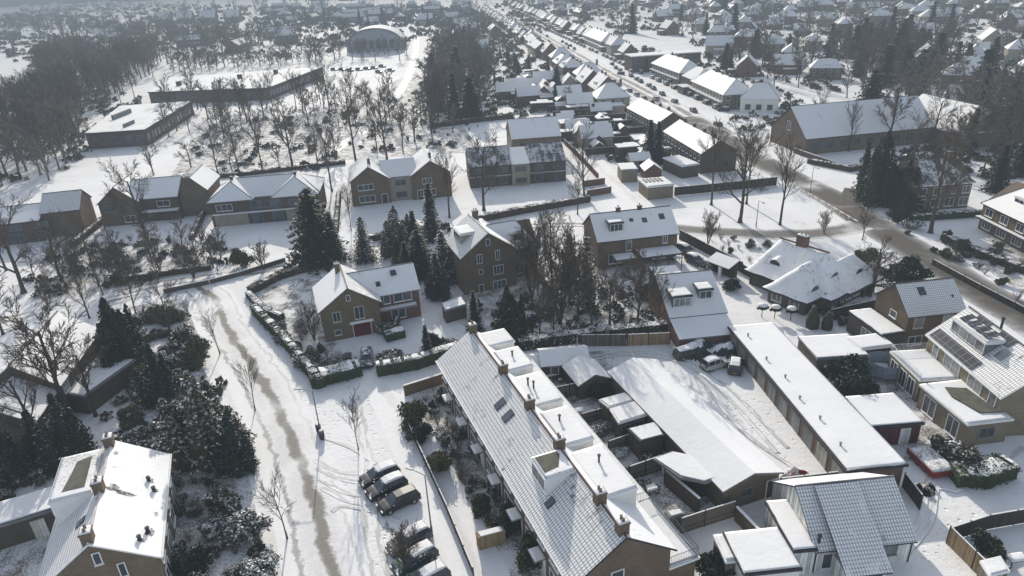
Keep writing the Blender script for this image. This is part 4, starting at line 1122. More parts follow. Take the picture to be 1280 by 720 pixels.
h = House('double_villa', 'dark double villa with bright white roof and two hipped front bays', 'house', (260,252.5), (398,238), 5.6, D=12, rot=7)
h.walls(M['brick_dark'], h=5.5)
h.gable_roof('x', 8.4, M['flat'], M['flat'], y0=1.5, hipl=4.5, hipr=4.5, edge='grey_trim', ridge='lead')
for i, (a, b) in enumerate(((0,9.0),(h.W-9.4,h.W-.2))):
    h.gable_roof('y', 8.7, M['flat'], M['flat'], x0=a, x1=b, y0=-.1, y1=8, hipl=3.2, edge='grey_trim', ridge='lead', mh=M['tile_full'], name='bay_roof')
    h.chimney((a+b)/2, 4.6, 9.5, .5, .5, 'brick_dark', pots=0)
for u in (3.0,): h.window('f', u, 3.4, 3.2, 1.3, 3)
m = MB(); m.box(.3,h.W-.3,-.6,-.003,2.6,2.78); cn = h.part('balcony', m, M['white']); k = MB(); k_snow(k,.4,h.W-.4,-.55,-.05,2.78,.08); h.part('snow_layer', k, M['cap'], cn, smooth=True)
for u in (9.5, h.W-9): h.door('f', u, 2.0, 5.0, 'glass_blue', 'grey_trim')
m = MB(); m.box(.6,7.5,-.12,-.003,.0,2.4); h.part('plinth_panel', m, M['render_beige']); m = MB(); m.box(h.W-7.2,h.W-.8,-.12,-.003,.0,2.4); h.part('plinth_panel', m, M['render_beige'])
for u in (h.W/2, h.W-5): h.window('f', u, 3.5, 2.6, 1.2, 2, frame='grey_trim')

h = House('double_villa', 'brown double villa with two snowed front gables and a beige middle bay', 'house', (437.5,227.5), (563,214.5), 5.8, D=13)
a1 = h.loc((486,222.5),5.8).x; a2 = h.loc((514,219.5),5.8).x
for i, (a, b) in enumerate(((0,a1),(a2,h.W))):
    h.walls(M['brick'], 'y', 8.6, x0=a, x1=b); h.gable_roof('y', 8.8, M['flat'], M['flat'], x0=a, x1=b, edge='grey_trim', ridge='lead', og=.3, name='roof')
    h.chimney((a+b)/2+.4, 3.5, 9.8, .6, .6, 'brick', pots=1)
    h.window('f', (a+b)/2-1, 3.6, 3.4 if i == 0 else 2.0, 1.2, 3); h.window('f', (a+b)/2-1, .8, 3.4, 1.4, 3); h.door('f', b-1.4 if i == 0 else a+1.7, 1.2, 2.2, 'dark_wood')
h.walls(M['render_beige'], x0=a1+.003, x1=a2-.003, y0=.8, y1=12, h=5.6)
m = MB(); m.slab([(a1-1.5,.6,5.75),(a2+1.5,.6,5.75),(a2+1.5,6.2,8.5),(a1-1.5,6.2,8.5)], .15, 0, 1); m.slab([(a2+1.5,12,5.75),(a1-1.5,12,5.75),(a1-1.5,6.2,8.5),(a2+1.5,6.2,8.5)], .15, 0, 1); h.part('middle_roof', m, [M['flat'], M['grey_trim']])
for z in (.9, 3.7): h.window('f', (a1+a2)/2, z, 2.4, 1.2, 2, off=.8, frame='grey_trim')

h = House('double_villa', 'dark double villa with little snow on its roofs and a white-topped beige middle bay', 'house', (586,208), (705,196), 5.4, D=12, rot=6)
xa, xb = h.loc((638,202),5.4).x, h.loc((660,200),5.4).x
for i, (a, b) in enumerate(((0,xa),(xb,h.W))):
    h.walls(M['brick_dark'], 'x', 8.0, x0=a, x1=b, h=5.2); h.gable_roof('x', 8.2, M['tile_thin'], M['tile_full'], x0=a, x1=b, he=5.2, edge='dark_trim', ridge='lead', ov=.3, og=.1, name='roof')
    m = MB(); m.box(a+.1, b-.1, -.5, -.003, 2.5, 2.7); cn = h.part('balcony', m, M['grey_trim']); k = MB(); k_snow(k,a+.15,b-.15,-.45,-.05,2.7,.08); h.part('snow_layer', k, M['cap'], cn, smooth=True)
    for u in (a+2.4, b-2.0): h.window('f', u, 3.4, 2.2, 1.2, 2, frame='grey_trim'); h.window('f', u, .6, 1.8, 1.6, 2, frame='grey_trim')
h.walls(M['render_beige'], x0=xa+.003, x1=xb-.003, y0=-.9, y1=11, h=5.1)
m = MB(); m.slab([(xa,-1.0,5.3),(xb,-1.0,5.3),(xb,6,7.8),(xa,6,7.8)], .2, 0, 1); h.part('middle_roof', m, [M['flat'], M['grey_trim']])
for z in (.8, 3.6): h.window('f', (xa+xb)/2, z, 2.6, 1.1, 2, off=-.9, frame='grey_trim')

h = House('large_house', 'tall house with broad smooth blue-white roof directly behind the dark double villa', 'house', (640,173.5), (700,168.5), 6.0, D=13, rot=6)
h.walls(M['brick_grey'], 'x', 9.6); h.gable_roof('x', 9.8, M['tile_full'], M['tile_full'], edge='grey_trim', ridge='lead')
for u in (2,4.5,7): h.window('l', u+1.5, 2.8, 1.2, 1.6, 1, frame='grey_trim')
for u in (3,7,11): h.window('f', u, 3.2, 1.8, 1.4, 2, frame='grey_trim')

# flat school buildings
def poly_block(name, label, cat, px, h, wall, trim, snow, ov=.3, win=None, z0=-.1):
    """flat-roofed building over an irregular plan; px = roof corners, counter-clockwise seen from above"""
    P = [G(p, h) for p in px]; o = Vector((P[0].x, P[0].y, 0)); Q = [Vector((p.x-o.x, p.y-o.y)) for p in P]
    ar = sum(a.x*b.y-b.x*a.y for a, b in zip(Q, Q[1:]+Q[:1]))
    if ar < 0: Q = Q[::-1]
    root = thing(name, label, cat, o); c = sum(Q, Vector((0,0)))/len(Q)
    grow = lambda k: [q+(q-c).normalized()*k for q in Q]
    m = MB(); m.prism([tuple(q) for q in grow(-ov)], z0, h-.02); m.build('wall', M[wall], root)
    m = MB(); m.prism([tuple(q) for q in grow(0)], h-.015, h+.22); r_ = m.build('roof', M[trim], root)
    m = MB(); m.prism([tuple(q) for q in grow(-.25)], h+.223, h+.33); m.build('snow_layer', M[snow], r_)
    if win:
        W_ = grow(-ov)
        for a, b in zip(W_, W_[1:]+W_[:1]):
            d = (b-a); L = d.length; d.normalize(); nn = Vector((d.y, -d.x)); mid = (a+b)/2
            if (Vector((mid.x+o.x, mid.y+o.y))).dot(nn) > 0: continue          # only the sides the view can see
            k = max(1, int(L/win[0]))
            for i in range(k):
                e = a+d*(L*(i+.5)/k); hw = win[0]*.36; m = MB()
                for t0, t1, z0_, z1_, dp, mi in ((-hw,hw,win[1],win[2],.06,0),): m.prism([tuple(e+d*t0-nn*.01), tuple(e+d*t1-nn*.01), tuple(e+d*t1+nn*dp), tuple(e+d*t0+nn*dp)][::-1] if False else [tuple(e+d*t0+nn*dp), tuple(e+d*t1+nn*dp), tuple(e+d*t1-nn*.01), tuple(e+d*t0-nn*.01)], z0_, z1_)
                w_ = m.build('window', M['grey_trim'], root, uv=False); g_ = MB()
                for t0, t1 in ((-hw+.08,-.04),(.04,hw-.08)): g_.prism([tuple(e+d*t0+nn*.075), tuple(e+d*t1+nn*.075), tuple(e+d*t1+nn*.062), tuple(e+d*t0+nn*.062)], win[1]+.08, win[2]-.08)
                g_.build('pane', M['glass'], w_, uv=False)
    return root
SC = poly_block('school_building', 'flat-roofed school block with dark rooftop plant behind the bare grove', 'school', [(105,168),(181,163),(240,127),(150,133)], 5.0, 'brick_dark', 'dark_trim', 'flat_worn', .5, (3.4,1.2,3.6))
b0 = SC.location
for (a, b_, hh) in (((140,150),(165,141),1.6),((155,160),(168,154),1.2)):
    p = G(a, 5.3)-b0; q = G(b_, 5.3)-b0; m = MB(); m.box(min(p.x,q.x), max(p.x,q.x), min(p.y,q.y), max(p.y,q.y), 5.33, 5.3+hh); m.build('roof_plant', M['lead'], SC)
SC = poly_block('school_building', 'long flat school wing with bright snow roof between two rows of bare trees', 'school', [(184,116),(335,110.5),(404,84),(212,97.5)], 5.0, 'brick_dark', 'dark_trim', 'flat', .5, (3.6,1.3,3.6))
b0 = SC.location
for a in ((224,107),(345,92),(300,98)):
    p = G(a, 5.3)-b0; m = MB(); m.box(p.x-.9, p.x+.9, p.y-.9, p.y+.9, 5.33, 7.2); m.build('roof_vent', M['dark_trim'], SC)

# barrel-roofed hall
h = House('barrel_hall', 'sports hall with a rounded snow-white barrel roof and grey glazed end wall', 'hall', (433,58.5), (504,54.5), 4.0, D=34)
n = 16; W_ = h.W; m = MB(); e = MB(); zc = lambda t_: 4.0 + 10.5*math.sin(t_)
arc = [(W_/2 - (W_/2)*math.cos(math.pi*i/n), zc(math.pi*i/n)) for i in range(n+1)]
pts = [(a, -1.0, z) for a, z in arc]; pb = [(a, 34, z) for a, z in arc]
for i in range(n): m.face([pts[i], pts[i+1], pb[i+1], pb[i]], 0)
for i in range(n): m.tube((arc[i][0],-1.0,arc[i][1]), (arc[i+1][0],-1.0,arc[i+1][1]), .5, .5, 6, 1)
h.part('barrel_roof', m, [M['flat'], M['grey_trim']], smooth=False)
e.face([(0,0,-.1),(W_,0,-.1)] + [(a,0,z) for a, z in reversed(arc)]); e.face([(0,34,-.1),(0,0,-.1),(0,0,4),(0,34,4)]); e.face([(W_,0,-.1),(W_,34,-.1),(W_,34,4),(W_,0,4)]); h.part('wall', e, M['hall_end'])
for i in range(6): h.window('f', W_*(.2+.12*i), 2.0, W_*.08, 5.0, 2, frame='grey_trim', glass='glass_blue')

# long church-like building with shaded blue roof
h = House('long_hall', 'long brick hall with steep blue-shaded snow roof behind the right-hand bare trees', 'hall', (1008,173), (1092,165), 4.4, D=17)
h.W += 18
h.walls(M['brick_grey'], 'x', 10.8); h.gable_roof('x', 11.0, M['tile_full'], M['tile_full'], edge='dark_trim', ridge='lead')
for i in range(9): h.window('f', 3+i*(h.W-6)/8, 1.2, 2.2, 1.9, 2, frame='grey_trim')
h.window('l', 8.5, 5.0, 1.6, 2.2, 2)
h.walls(M['brick_grey'], 'y', 9.5, x0=h.W+.003, x1=h.W+17, y0=-9, y1=16, h=4.0); h.gable_roof('y', 9.7, M['tile_full'], M['flat'], x0=h.W+.2, x1=h.W+17, y0=-9, y1=16, he=4.0, hipl=5, edge='dark_trim', ridge='lead', name='wing_roof')
m = MB(); m.tube((26,2,6),(26,2,15),.12,.08,6); h.part('mast', m, M['dark_trim'], uv=False)

# houses at the right
h = House('brick_house', 'broad brown house half hidden by a large bare tree beyond the junction', 'house', (1143,232), (1222,229), 5.4, D=10, rot=4)
h.walls(M['brick'], 'x', 8.8); h.gable_roof('x', 8.8, M['tile_thin'], M['tile_half'], hipl=3.5, hipr=3.5, edge='white', ridge='lead')
for u in (2,5,8,11): h.window('f', u, 3.2, 1.4, 1.4, 2); h.window('f', u, .7, 1.8, 1.6, 2)
h.chimney(h.W-2, 5.5, 10.2, .8, .8, 'brick')
h = House('roadside_house', 'long brick house with pale snow roof cut off by the right edge', 'house', (1230,253), (1296,284), 5.0, D=10)
h.W = 24; h.walls(M['brick'], 'x', 8.8); h.gable_roof('x', 8.8, M['tile_full'], M['tile_full'], hipl=3.5, edge='dark_trim', ridge='lead')
for u in (2,6,10,14): h.window('f', u, 3.0, 1.8, 1.3, 2); h.window('f', u, .6, 2.2, 1.6, 3)
h.dormer(4.5,7.0,2.0,4.2,5.5,7.4,'lead','cap','f',2)
m = MB(); m.box(0,14,-1.2,-.003,2.3,2.5); cn = h.part('canopy', m, M['dark_trim']); k = MB(); k_snow(k,.1,13.9,-1.1,-.05,2.5,.1); h.part('snow_layer', k, M['cap'], cn, smooth=True)

# thatched house with swept roof: a main ridge running down toward the road corner, two cross wings
Ra, Rb = G((975,297),7.3), G((1037,316),7.3); rr0 = Rb-Ra; LR = rr0.length; ang = math.atan2(rr0.y, rr0.x)
h = House('thatched_house', 'thatched house with rounded snow-covered roof planes and eyebrow windows below the street', 'house', (975,297), (1037,316), 7.3, D=6)
def swept(name, x0, x1, y0, y1, he, hr, xa, xb, ya, yb):
    """roof with softened planes; xa, xb, ya, yb = run of the slope on each side"""
    m = MB(); nx, ny = 30, 26; vs = []
    for j in range(ny+1):
        for i in range(nx+1):
            x = x0+(x1-x0)*i/nx; y = y0+(y1-y0)*j/ny
            d = [(x-x0)/xa, (x1-x)/xb, (y-y0)/ya, (y1-y)/yb]; d.sort(); k = max(0, min(1, d[0] - .05*max(0, 1-(d[1]-d[0])*6)))
            vs.append((x, y, he+(hr-he)*(k**1.10)+.05*math.sin(x*1.7+y*1.3)))
    w = nx+1
    m.mesh(vs, [(j*w+i, j*w+i+1, (j+1)*w+i+1, (j+1)*w+i) for j in range(ny) for i in range(nx)], 0)
    rim = [i for i in range(w)] + [j*w+nx for j in range(1, ny+1)] + [ny*w+i for i in range(nx-1, -1, -1)] + [j*w for j in range(ny-1, 0, -1)]
    for a, b in zip(rim, rim[1:]+rim[:1]):
        A_, B_ = vs[a], vs[b]; m.face([(A_[0],A_[1],A_[2]-.4),(B_[0],B_[1],B_[2]-.4),B_,A_], 1)
    return h.part(name, m, [M['thatch'], M['dark_trim']], smooth=True)
swept('roof', -2.4, LR+4.2, -5.0, 5.0, 2.5, 7.3, 2.4, 4.2, 5.0, 5.0)
swept('wing_roof', LR*.40, LR*.40+7.6, -8.2, 1.5, 2.4, 6.4, 3.8, 3.8, 3.4, 2.0)
swept('wing_roof', LR-2.6, LR+4.6, -1.0, 8.2, 2.5, 6.4, 3.6, 3.6, 2.0, 3.2)
for nm_, b_ in (('wall',(-1.7,LR+3.4,-4.3,4.3)),('wing_wall',(LR*.40+.7,LR*.40+6.9,-7.5,-4.303)),('wing_wall',(LR-1.9,LR+3.9,4.303,7.5))):
    m = MB(); m.box(*b_, -.1, 2.7); h.part(nm_, m, M['brick_dark'])
r_ = MB(); r_.tube((0,0,7.28),(LR,0,7.28),.14,.14,6); h.part('ridge_cap', r_, M['brick_red'])
def eyebrow(x, y, z, dx, dy):
    b = MB(); n_ = 10; vs = []; sx, sy = -dy, dx
    for j in range(5):
        for i in range(n_+1):
            t_ = math.pi*i/n_; o_ = .1-j*.6; q = 1.05*math.cos(t_)*(1-.1*j); vs.append((x+dx*o_+sx*q, y+dy*o_+sy*q, z-.5+.9*math.sin(t_)*(1-.04*j)+.18*j))
    b.mesh(vs, [(j*(n_+1)+i, j*(n_+1)+i+1, (j+1)*(n_+1)+i+1, (j+1)*(n_+1)+i) for j in range(4) for i in range(n_)], 0)
    o = h.part('eyebrow_dormer', b, M['thatch'], smooth=True); g = MB()
    g.face([(x+dx*.06+sx*.85*math.cos(math.pi*i/8), y+dy*.06+sy*.85*math.cos(math.pi*i/8), z-.45+.68*math.sin(math.pi*i/8)) for i in range(9)]); h.part('pane', g, M['glass'], o)
eyebrow(1.8, -3.2, 4.6, 0, -1); eyebrow(LR+2.1, -1.4, 4.9, 1, 0); eyebrow(LR*.40+6.7, -5.2, 3.7, 1, 0); eyebrow(LR+3.0, 3.6, 4.4, 1, 0)
for y_ in (-3.2,-1.1,1.1,3.2): h.window('r', y_, .7, 1.4, 1.3, 2, off=LR+3.4-h.W)
for u in (LR*.40+2.2, LR*.40+5.2): h.window('f', u, .7, 1.5, 1.3, 2, off=-7.5)
h.chimney(LR*.45, .2, 8.7, 1.7, .9, 'brick_red', z0=5)

# saltbox house and its sheds
h = House('saltbox_house', 'house with very long plain snow roof and a lone flat dormer beside the open yard', 'house', (838,396), (905,387), 3.2, D=9.5, rot=6)
h.walls(M['brick_red'], 'x', 6.4, yr=6.4); h.gable_roof('x', 6.6, M['flat'], M['flat'], yr=6.4, edge='grey_trim', ridge='lead', ov=.3)
dx, dq, dy = on_slope(h, (881,370)); h.dormer(dx-1.0, dx+1.0, dy-.3, dy+1.8, 4.2, 5.75, 'lead', 'cap', 'f', 2, 'dark_trim')
a, q, _ = on_slope(h, (849,372)); h.dormer(a-1.4, a+1.3, 1.2, 4.2, 3.6, 5.5, 'lead', 'cap', 'f', 3, 'dark_trim', glass='glass_pale')
m = MB(); m.slab([(-.2,-4.3,2.0),(h.W+.0,-4.3,2.0),(h.W+.0,-.36,3.05),(-.2,-.36,3.05)], .16, 0, 1); h.part('lower_roof', m, [M['flat'], M['grey_trim']]); m = MB(); m.box(0,h.W-.2,-4.0,-.003,-.1,1.9); h.part('lower_wall', m, M['brick_red'])
flat_block('garden_shed', 'small square snowed shed nearest the veranda of the semi', 'shed', (819,345), (852,342), (815,335), 2.4, 'grey_wood', 'dark_trim', 'cap', rot=5, D=3.6)
h = House('mossy_shed', 'pent-roofed garden house with greenish glass front beside the saltbox house', 'shed', (836,369), (858,366), 2.3, D=4.2, rot=5)
h.walls(M['green_paint'], h=2.25); h.flat_roof(2.35, trim='dark_trim', snow='cap'); h.window('f', h.W/2, .5, h.W-.6, 1.3, 3, glass='glass_blue', frame='dark_trim')
h = House('gazebo_roof_shed', 'lean-to shed with tipped snow roof and white post along the garden fence', 'shed', (882,325), (911,336), 2.2, D=2.8)
m = MB(); m.slab([(0,0,2.15),(h.W,0,2.15),(h.W,2.6,3.0),(0,2.6,3.0)], .14, 0, 1); h.part('roof', m, [M['flat'], M['grey_trim']]); m = MB(); m.box(.3,h.W-.2,1.4,2.5,-.1,2.5); h.part('wall', m, M['dark_wood'])
m = MB(); m.box(2.6,3.0,.2,.6,-.1,2.2); h.part('post', m, M['white'])
m = MB(); m.box(.1,.3,.2,.4,-.1,2.2); h.part('post', m, M['white'])

# house behind bare branches at the left
h = House('hipped_house', 'brick house with patchy snowed roof behind bare branches at the left edge', 'house', (72,480), (122,412), 5.0, D=8.4)
h.walls(M['brick_dark'], 'x', 8.2); h.gable_roof('x', 8.25, M['tile_full'], M['tile_full'], edge='grey_trim', ridge='lead', ov=.4)
for u in (1.5,4.5): h.window('f', u, 3.2, 1.4, 1.2, 2)
h.walls(M['brick_dark'], 'x', 6.6, x0=-6.5, x1=-.003, y0=.5, y1=8.5, h=4.2); h.gable_roof('x', 6.8, M['tile_full'], M['tile_full'], x0=-6.5, x1=-.2, y0=.5, y1=8.5, he=4.2, edge='grey_trim', ridge='lead', name='wing_roof')
h.window('f', -3.5, 1.0, 1.6, 1.3, 2, off=.5)
flat_block('low_annex', 'low lean-to with smooth snow roof between the branch-hidden house and dark conifer', 'annex', (105,495), (140,470), (118,452), 2.7, 'brick_dark', 'grey_trim', 'flat', W=8.5, D=4.2)

# terraces and gardens left of the main road
for lab, p1, p2, D_ in (('terrace with bright snow roof and dark gable, near end of the left roadside row', (830,164), (877,192), 9), ('terrace with bright snow roof set one back from the near roadside terrace', (784,134.5), (822,154.5), 9)):
    h = House('roadside_terrace', lab, 'terraced houses', p1, p2, 5.0, D=D_)
    h.walls(M['brick_dark'], 'x', 7.8); h.gable_roof('x', 7.8, M['tile_full'], M['tile_full'], edge='dark_trim', ridge='dark_trim', ov=.3)
    n_ = int(h.W/2.6)
    for i in range(n_): h.window('f', (i+.5)*h.W/n_, 3.0, 1.2, 1.2, 1); h.window('f', (i+.5)*h.W/n_, .7, 1.4, 1.4, 1, frame='grey_trim')
    for i in range(4): h.chimney(h.W*(i+.5)/4, 4.6, 8.8, .8, .6, 'brick_dark', pots=1)
h = flat_block('white_garden_house', 'pale brick flat pavilion with rooftop skylight frames at the end of the back lane', 'garage', (810,234), (842,231), (795,225), 2.9, 'brick_yellow', 'white', 'flat', ov=.15)
m = MB()
for i in range(5): m.box(.4+i*.9, .9+i*.9, h.D*.45, h.D*.9, 3.0, 3.25)
h.part('roof_light', m, M['lead'])
flat_block('garden_shed', 'brown cube-like shed with deep snow cap left of the pale pavilion', 'shed', (777,213), (797,212), (774,205), 3.0, 'brick_yellow', 'grey_trim', 'cap')
h = flat_block('flat_extension', 'white-topped flat extension behind the near roadside terrace', 'extension', (853,208), (874,205), (840,196), 3.0, 'brick_dark', 'white', 'flat', ov=.15)
flat_block('garden_shed', 'small peaked-snow shed against the near roadside terrace', 'shed', (826,188), (839,185), (822,179), 2.6, 'grey_wood', 'white', 'cap')
# ------------------------------------------------------------------ sheds in the rear gardens
def gable_shed(label, p1, p2, he, D, hr, wall='dark_wood', axis='x', rot=None, door=None, cat='shed', nm='garden_shed', snow='flat', W=None):
    h = House(nm, label, cat, p1, p2, he, D=D, rot=rot, W=W)
    h.walls(M[wall], axis, hr); h.gable_roof(axis, hr, M[snow], M[snow], ov=.25, og=.2, edge='grey_trim', ridge=None)
    if door: h.door('f', door, .9, 1.9, 'grey_wood', 'white')
    return h
h = gable_shed('long garden shed with ridged snow roof and small window behind the terrace', (677.5,457.5), (736,452.5), 2.2, 4.2, 3.2, 'brick_dark', door=1.6); h.window('f', 4.2, .9, .9, .9, 1)
m = MB(); m.tube((h.W-1,2.6,3.0),(h.W-1,2.6,4.3),.09,.09,6); h.part('flue_pipe', m, M['metal'], uv=False)
gable_shed('lower snowed shed joined to the left of the long garden shed', (655,461.5), (674.5,459.5), 2.0, 3.6, 2.7, 'dark_wood', rot=5)
gable_shed('square garden shed whose low gable faces the terrace rear gardens', (724,481.5), (762.5,472.5), 2.1, 4.6, 3.1, 'brick_dark', axis='y')
h = poly_block('garden_shed', 'far one of two joined flat sheds with white snow beside the low hall', 'shed', [(748,501.5),(760,511),(794.5,501.5),(781,492.5)], 2.3, 'brick_grey', 'white', 'flat', .15)
h = poly_block('garden_shed', 'near one of two joined flat sheds, two white doors under its snow', 'shed', [(761.5,513),(773,531),(809,520),(795,502.5)], 2.35, 'brick_dark', 'white', 'flat', .15, (1.6,.1,2.0))
poly_block('garden_shed', 'dark garden house with sagging thick snow roof beside the low hall', 'shed', [(784,538),(800,554),(831,546),(820,529)], 2.3, 'brick_dark', 'dark_trim', 'flat', .15)
h = poly_block('open_shelter', 'angular snow-roofed open shelter leaning against the low hall corner', 'shelter', [(850,599),(882,605.5),(902,598),(872,572),(840,566),(816,575)], 2.6, 'dark_wood_h', 'grey_trim', 'flat', 1.2)
poly_block('storage_box', 'low white-topped storage box at the end of the terrace rear balcony', 'box', [(830,642),(836,650),(856,644),(851,637.5)], 1.5, 'grey_wood', 'grey_trim', 'cap', .06)
poly_block('storage_box', 'tan wooden storage box with snowy lid in the lower terrace front garden', 'box', [(594,668),(598,675),(632,666),(628,659.5)], 1.3, 'tan_wood', 'tan_wood', 'cap', .06)
poly_block('garden_shed', 'small snowed tent-like shed in the corner house right garden', 'shed', [(551,381),(556,390),(584,382),(578,372)], 2.0, 'brick_dark', 'grey_trim', 'flat', .15)
poly_block('garden_shed', 'small pale shed with snow top left of the bottom corner dark bush', 'shed', [(1224,703),(1236,722),(1262,716),(1250,697)], 2.0, 'grey_wood', 'white', 'cap', .1)
# trampoline with net, garden tables
b = G((1103,470)); root = thing('trampoline', 'trampoline with grey-blue safety net between round bush and flat garden room', 'trampoline', b)
m = MB(); m.tube((0,0,.75),(0,0,.80),2.0,2.0,18); m.build('mat', M['dark_trim'], root, uv=False); m = MB()
for i in range(18):
    a, b_ = 2*math.pi*i/18, 2*math.pi*(i+1)/18; m.face([(2.05*math.cos(a),2.05*math.sin(a),.8),(2.05*math.cos(b_),2.05*math.sin(b_),.8),(2.05*math.cos(b_),2.05*math.sin(b_),2.4),(2.05*math.cos(a),2.05*math.sin(a),2.4)])
M['net'] = m_plain('net_blue_grey', (.20,.24,.29), .2, 2, .8); m.build('safety_net', M['net'], root, uv=False); m = MB(); m.lathe([(1.95,.803),(1.7,.9),(.05,.92)], 18); m.build('snow_layer', M['cap'], root, uv=False)
for i in range(6):
    a = math.pi*i/3; m = MB(); m.tube((2.12*math.cos(a),2.12*math.sin(a),0),(2.12*math.cos(a),2.12*math.sin(a),2.5),.04,.04,5); m.build('post', M['metal'], root, uv=False)
def table_set(label, p, rz):
    root = thing('garden_table', label, 'table', G(p), rz); m = MB(); m.box(-.8,.8,-.45,.45,.70,.75); m.build('tabletop', M['dark_wood'], root); k = MB(); k_snow(k,-.78,.78,-.43,.43,.75,.16,3); k.build('snow_layer', M['cap'], root, uv=False, smooth=True)
    for x in (-.7,.7):
        for y in (-.38,.38): m = MB(); m.box(x-.035,x+.035,y-.035,y+.035,0,.70); m.build('leg', M['dark_wood'], root, uv=False)
def chair(label, p, rz):
    root = thing('garden_chair', label, 'chair', G(p), rz); m = MB(); m.box(-.25,.25,-.25,.25,.40,.45); m.build('seat', M['dark_trim'], root, uv=False); m = MB(); m.box(-.25,.25,.22,.27,.45,.95); m.build('backrest', M['dark_trim'], root, uv=False); k = MB(); k_snow(k,-.24,.24,-.24,.21,.45,.14,2); k.build('snow_layer', M['cap'], root, uv=False)
    for x in (-.21,.21):
        for y in (-.21,.21): m = MB(); m.box(x-.02,x+.02,y-.02,y+.02,0,.40); m.build('leg', M['dark_trim'], root, uv=False)
table_set('snow-covered garden table on the paved plot behind the near terrace end', (812,618), .4); chair('dark garden chair left of the table behind the near terrace end', (806,612), 1.2); chair('dark garden chair right of the table behind the near terrace end', (820,617), -1.0)
table_set('snow-covered garden table in the second rear garden of the terrace', (722,520), .2); table_set('snowed table in the bottom right corner garden', (1268,705), .1); chair('snowed chair beside the bottom right corner table', (1256,712), .4)
table_set('garden table under snow in the uppermost rear garden beside the long shed', (690,474), .3); chair('chair with snow seat in the uppermost rear garden', (700,478), .7)
table_set('white-topped table beside the veranda posts of the semi', (846,327), .2)
# ------------------------------------------------------------------ vehicles
def loft(mb, secs, mi=0, caps=True, pick=None):
    n = len(secs[0])
    for k in range(len(secs)-1):
        for i in range(n):
            j = (i+1) % n
            f = [secs[k][i], secs[k+1][i], secs[k+1][j], secs[k][j]]
            t_ = pick(k, i) if pick else mb
            if t_ is not None: t_.face(f, mi)
    if caps: mb.face(list(reversed(secs[0])), mi); mb.face(secs[-1], mi)

def car_shape(L=4.2, W=1.74, Hh=1.48, wagon=True):
    w = W/2; body = MB(); shell = MB(); glass = MB(); snow = MB()
    prof = [(-L/2, .62, .86), (-L/2+.08, .86, .95), (-L*.36, .92, 1.0), (0, .93, 1.0), (L*.20, .92, 1.0), (L*.33, .86, .98), (L*.44, .78, .94), (L/2-.06, .66, .86), (L/2, .52, .78)]
    S = []
    for x, zt, k in prof:
        ww = w*k; S.append([(x,-ww*.9,.22),(x,-ww,.42),(x,-ww,.68*zt+.05),(x,-ww*.93,zt),(x,-ww*.5,zt+.03),(x,ww*.5,zt+.03),(x,ww*.93,zt),(x,ww,.68*zt+.05),(x,ww,.42),(x,ww*.9,.22)])
    loft(body, S)
    r = -L*.49 if wagon else -L*.40
    cab = [(r, .92, .93, .86), (r+.26, Hh-.10, .72, .80), (r+.34, Hh-.05, .70, .78), (-.50, Hh, .70, .78), (-.40, Hh, .70, .78), (.30, Hh-.03, .68, .78), (.42, Hh-.08, .68, .78), (L*.27, .90, .86, .84)]
    C = []
    for x, z, kt, kb in cab:
        zt = z; y = w*kt; yb = w*.90
        C.append([(x,-yb,.90),(x,-y,max(.91,zt-.06)),(x,-y*.8,max(.915,zt)),(x,y*.8,max(.915,zt)),(x,y,max(.91,zt-.06)),(x,yb,.90)])
    def pick(k, i):
        side = i in (0, 4); top = i in (1, 2, 3)
        if i == 5: return None
        if side: return shell if k in (1, 3, 5) else glass
        if top and k in (0, 6): return glass
        return shell
    loft(shell, C, caps=False, pick=pick)
    pts = [(r+.30, Hh-.07), (-1.0, Hh-.02), (-.2, Hh), (.30, Hh-.03)]
    SS = []
    for i, (x, z) in enumerate(pts):
        t_ = .05 if i in (0, 3) else .16; SS.append([(x,-w*.70,z-.02),(x,-w*.56,z+t_),(x,w*.56,z+t_),(x,w*.70,z-.02)])
    loft(snow, SS)
    return body, shell, glass, snow

def wheel(x, y):
    t_ = MB(); t_.tube((x,y-.10,.31),(x,y+.10,.31),.31,.31,14); r_ = MB(); s_ = 1 if y > 0 else -1
    r_.tube((x,y+s_*.09,.31),(x,y+s_*.115,.31),.19,.18,10); return t_, r_

M['plate'] = m_plain('plate_yellow', (.55,.40,.05), .1, 2, .5)
def make_car(name, label, paint, at, rz, snow=True, group=None, wagon=True, L=4.2, Hh=1.48):
    root = thing(name, label, 'car', at, rz, group)
    b, s_, g, sn = car_shape(L, 1.74, Hh, wagon)
    b.build('body', paint, root, uv=False, smooth=False); s_.build('roof', paint, root, uv=False); g.build('window', M['glass'], root, uv=False)
    for x in (-L*.31, L*.31):
        for y in (-.76, .76):
            t_, r_ = wheel(x, y); o = t_.build('wheel', M['tyre'], root, uv=False); r_.build('rim', M['rim'], o, uv=False)
    for y in (-.58, .58):
        m = MB(); m.box(L/2-.10, L/2+.012, y-.17, y+.17, .56, .70); m.build('headlight', M['white'], root, uv=False)
        m = MB(); m.box(-L/2-.012, -L/2+.08, y-.14, y+.14, .62, .84); m.build('tail_light', M['red'], root, uv=False)
        m = MB(); m.box(.78, .95, y*1.62-.06, y*1.62+.06, .92, 1.06); m.build('wing_mirror', paint, root, uv=False)
    m = MB(); m.box(-L/2-.018,-L/2+.05,-.26,.26,.42,.53); m.build('number_plate', M['plate'], root, uv=False)
    m = MB(); m.box(-L/2-.02,L/2+.02,-.80,.80,.24,.36); m.build('bumper', M['dark_trim'], root, uv=False)
    if snow: sn.build('snow_layer', M['cap'], root, uv=False, smooth=True)
    return root
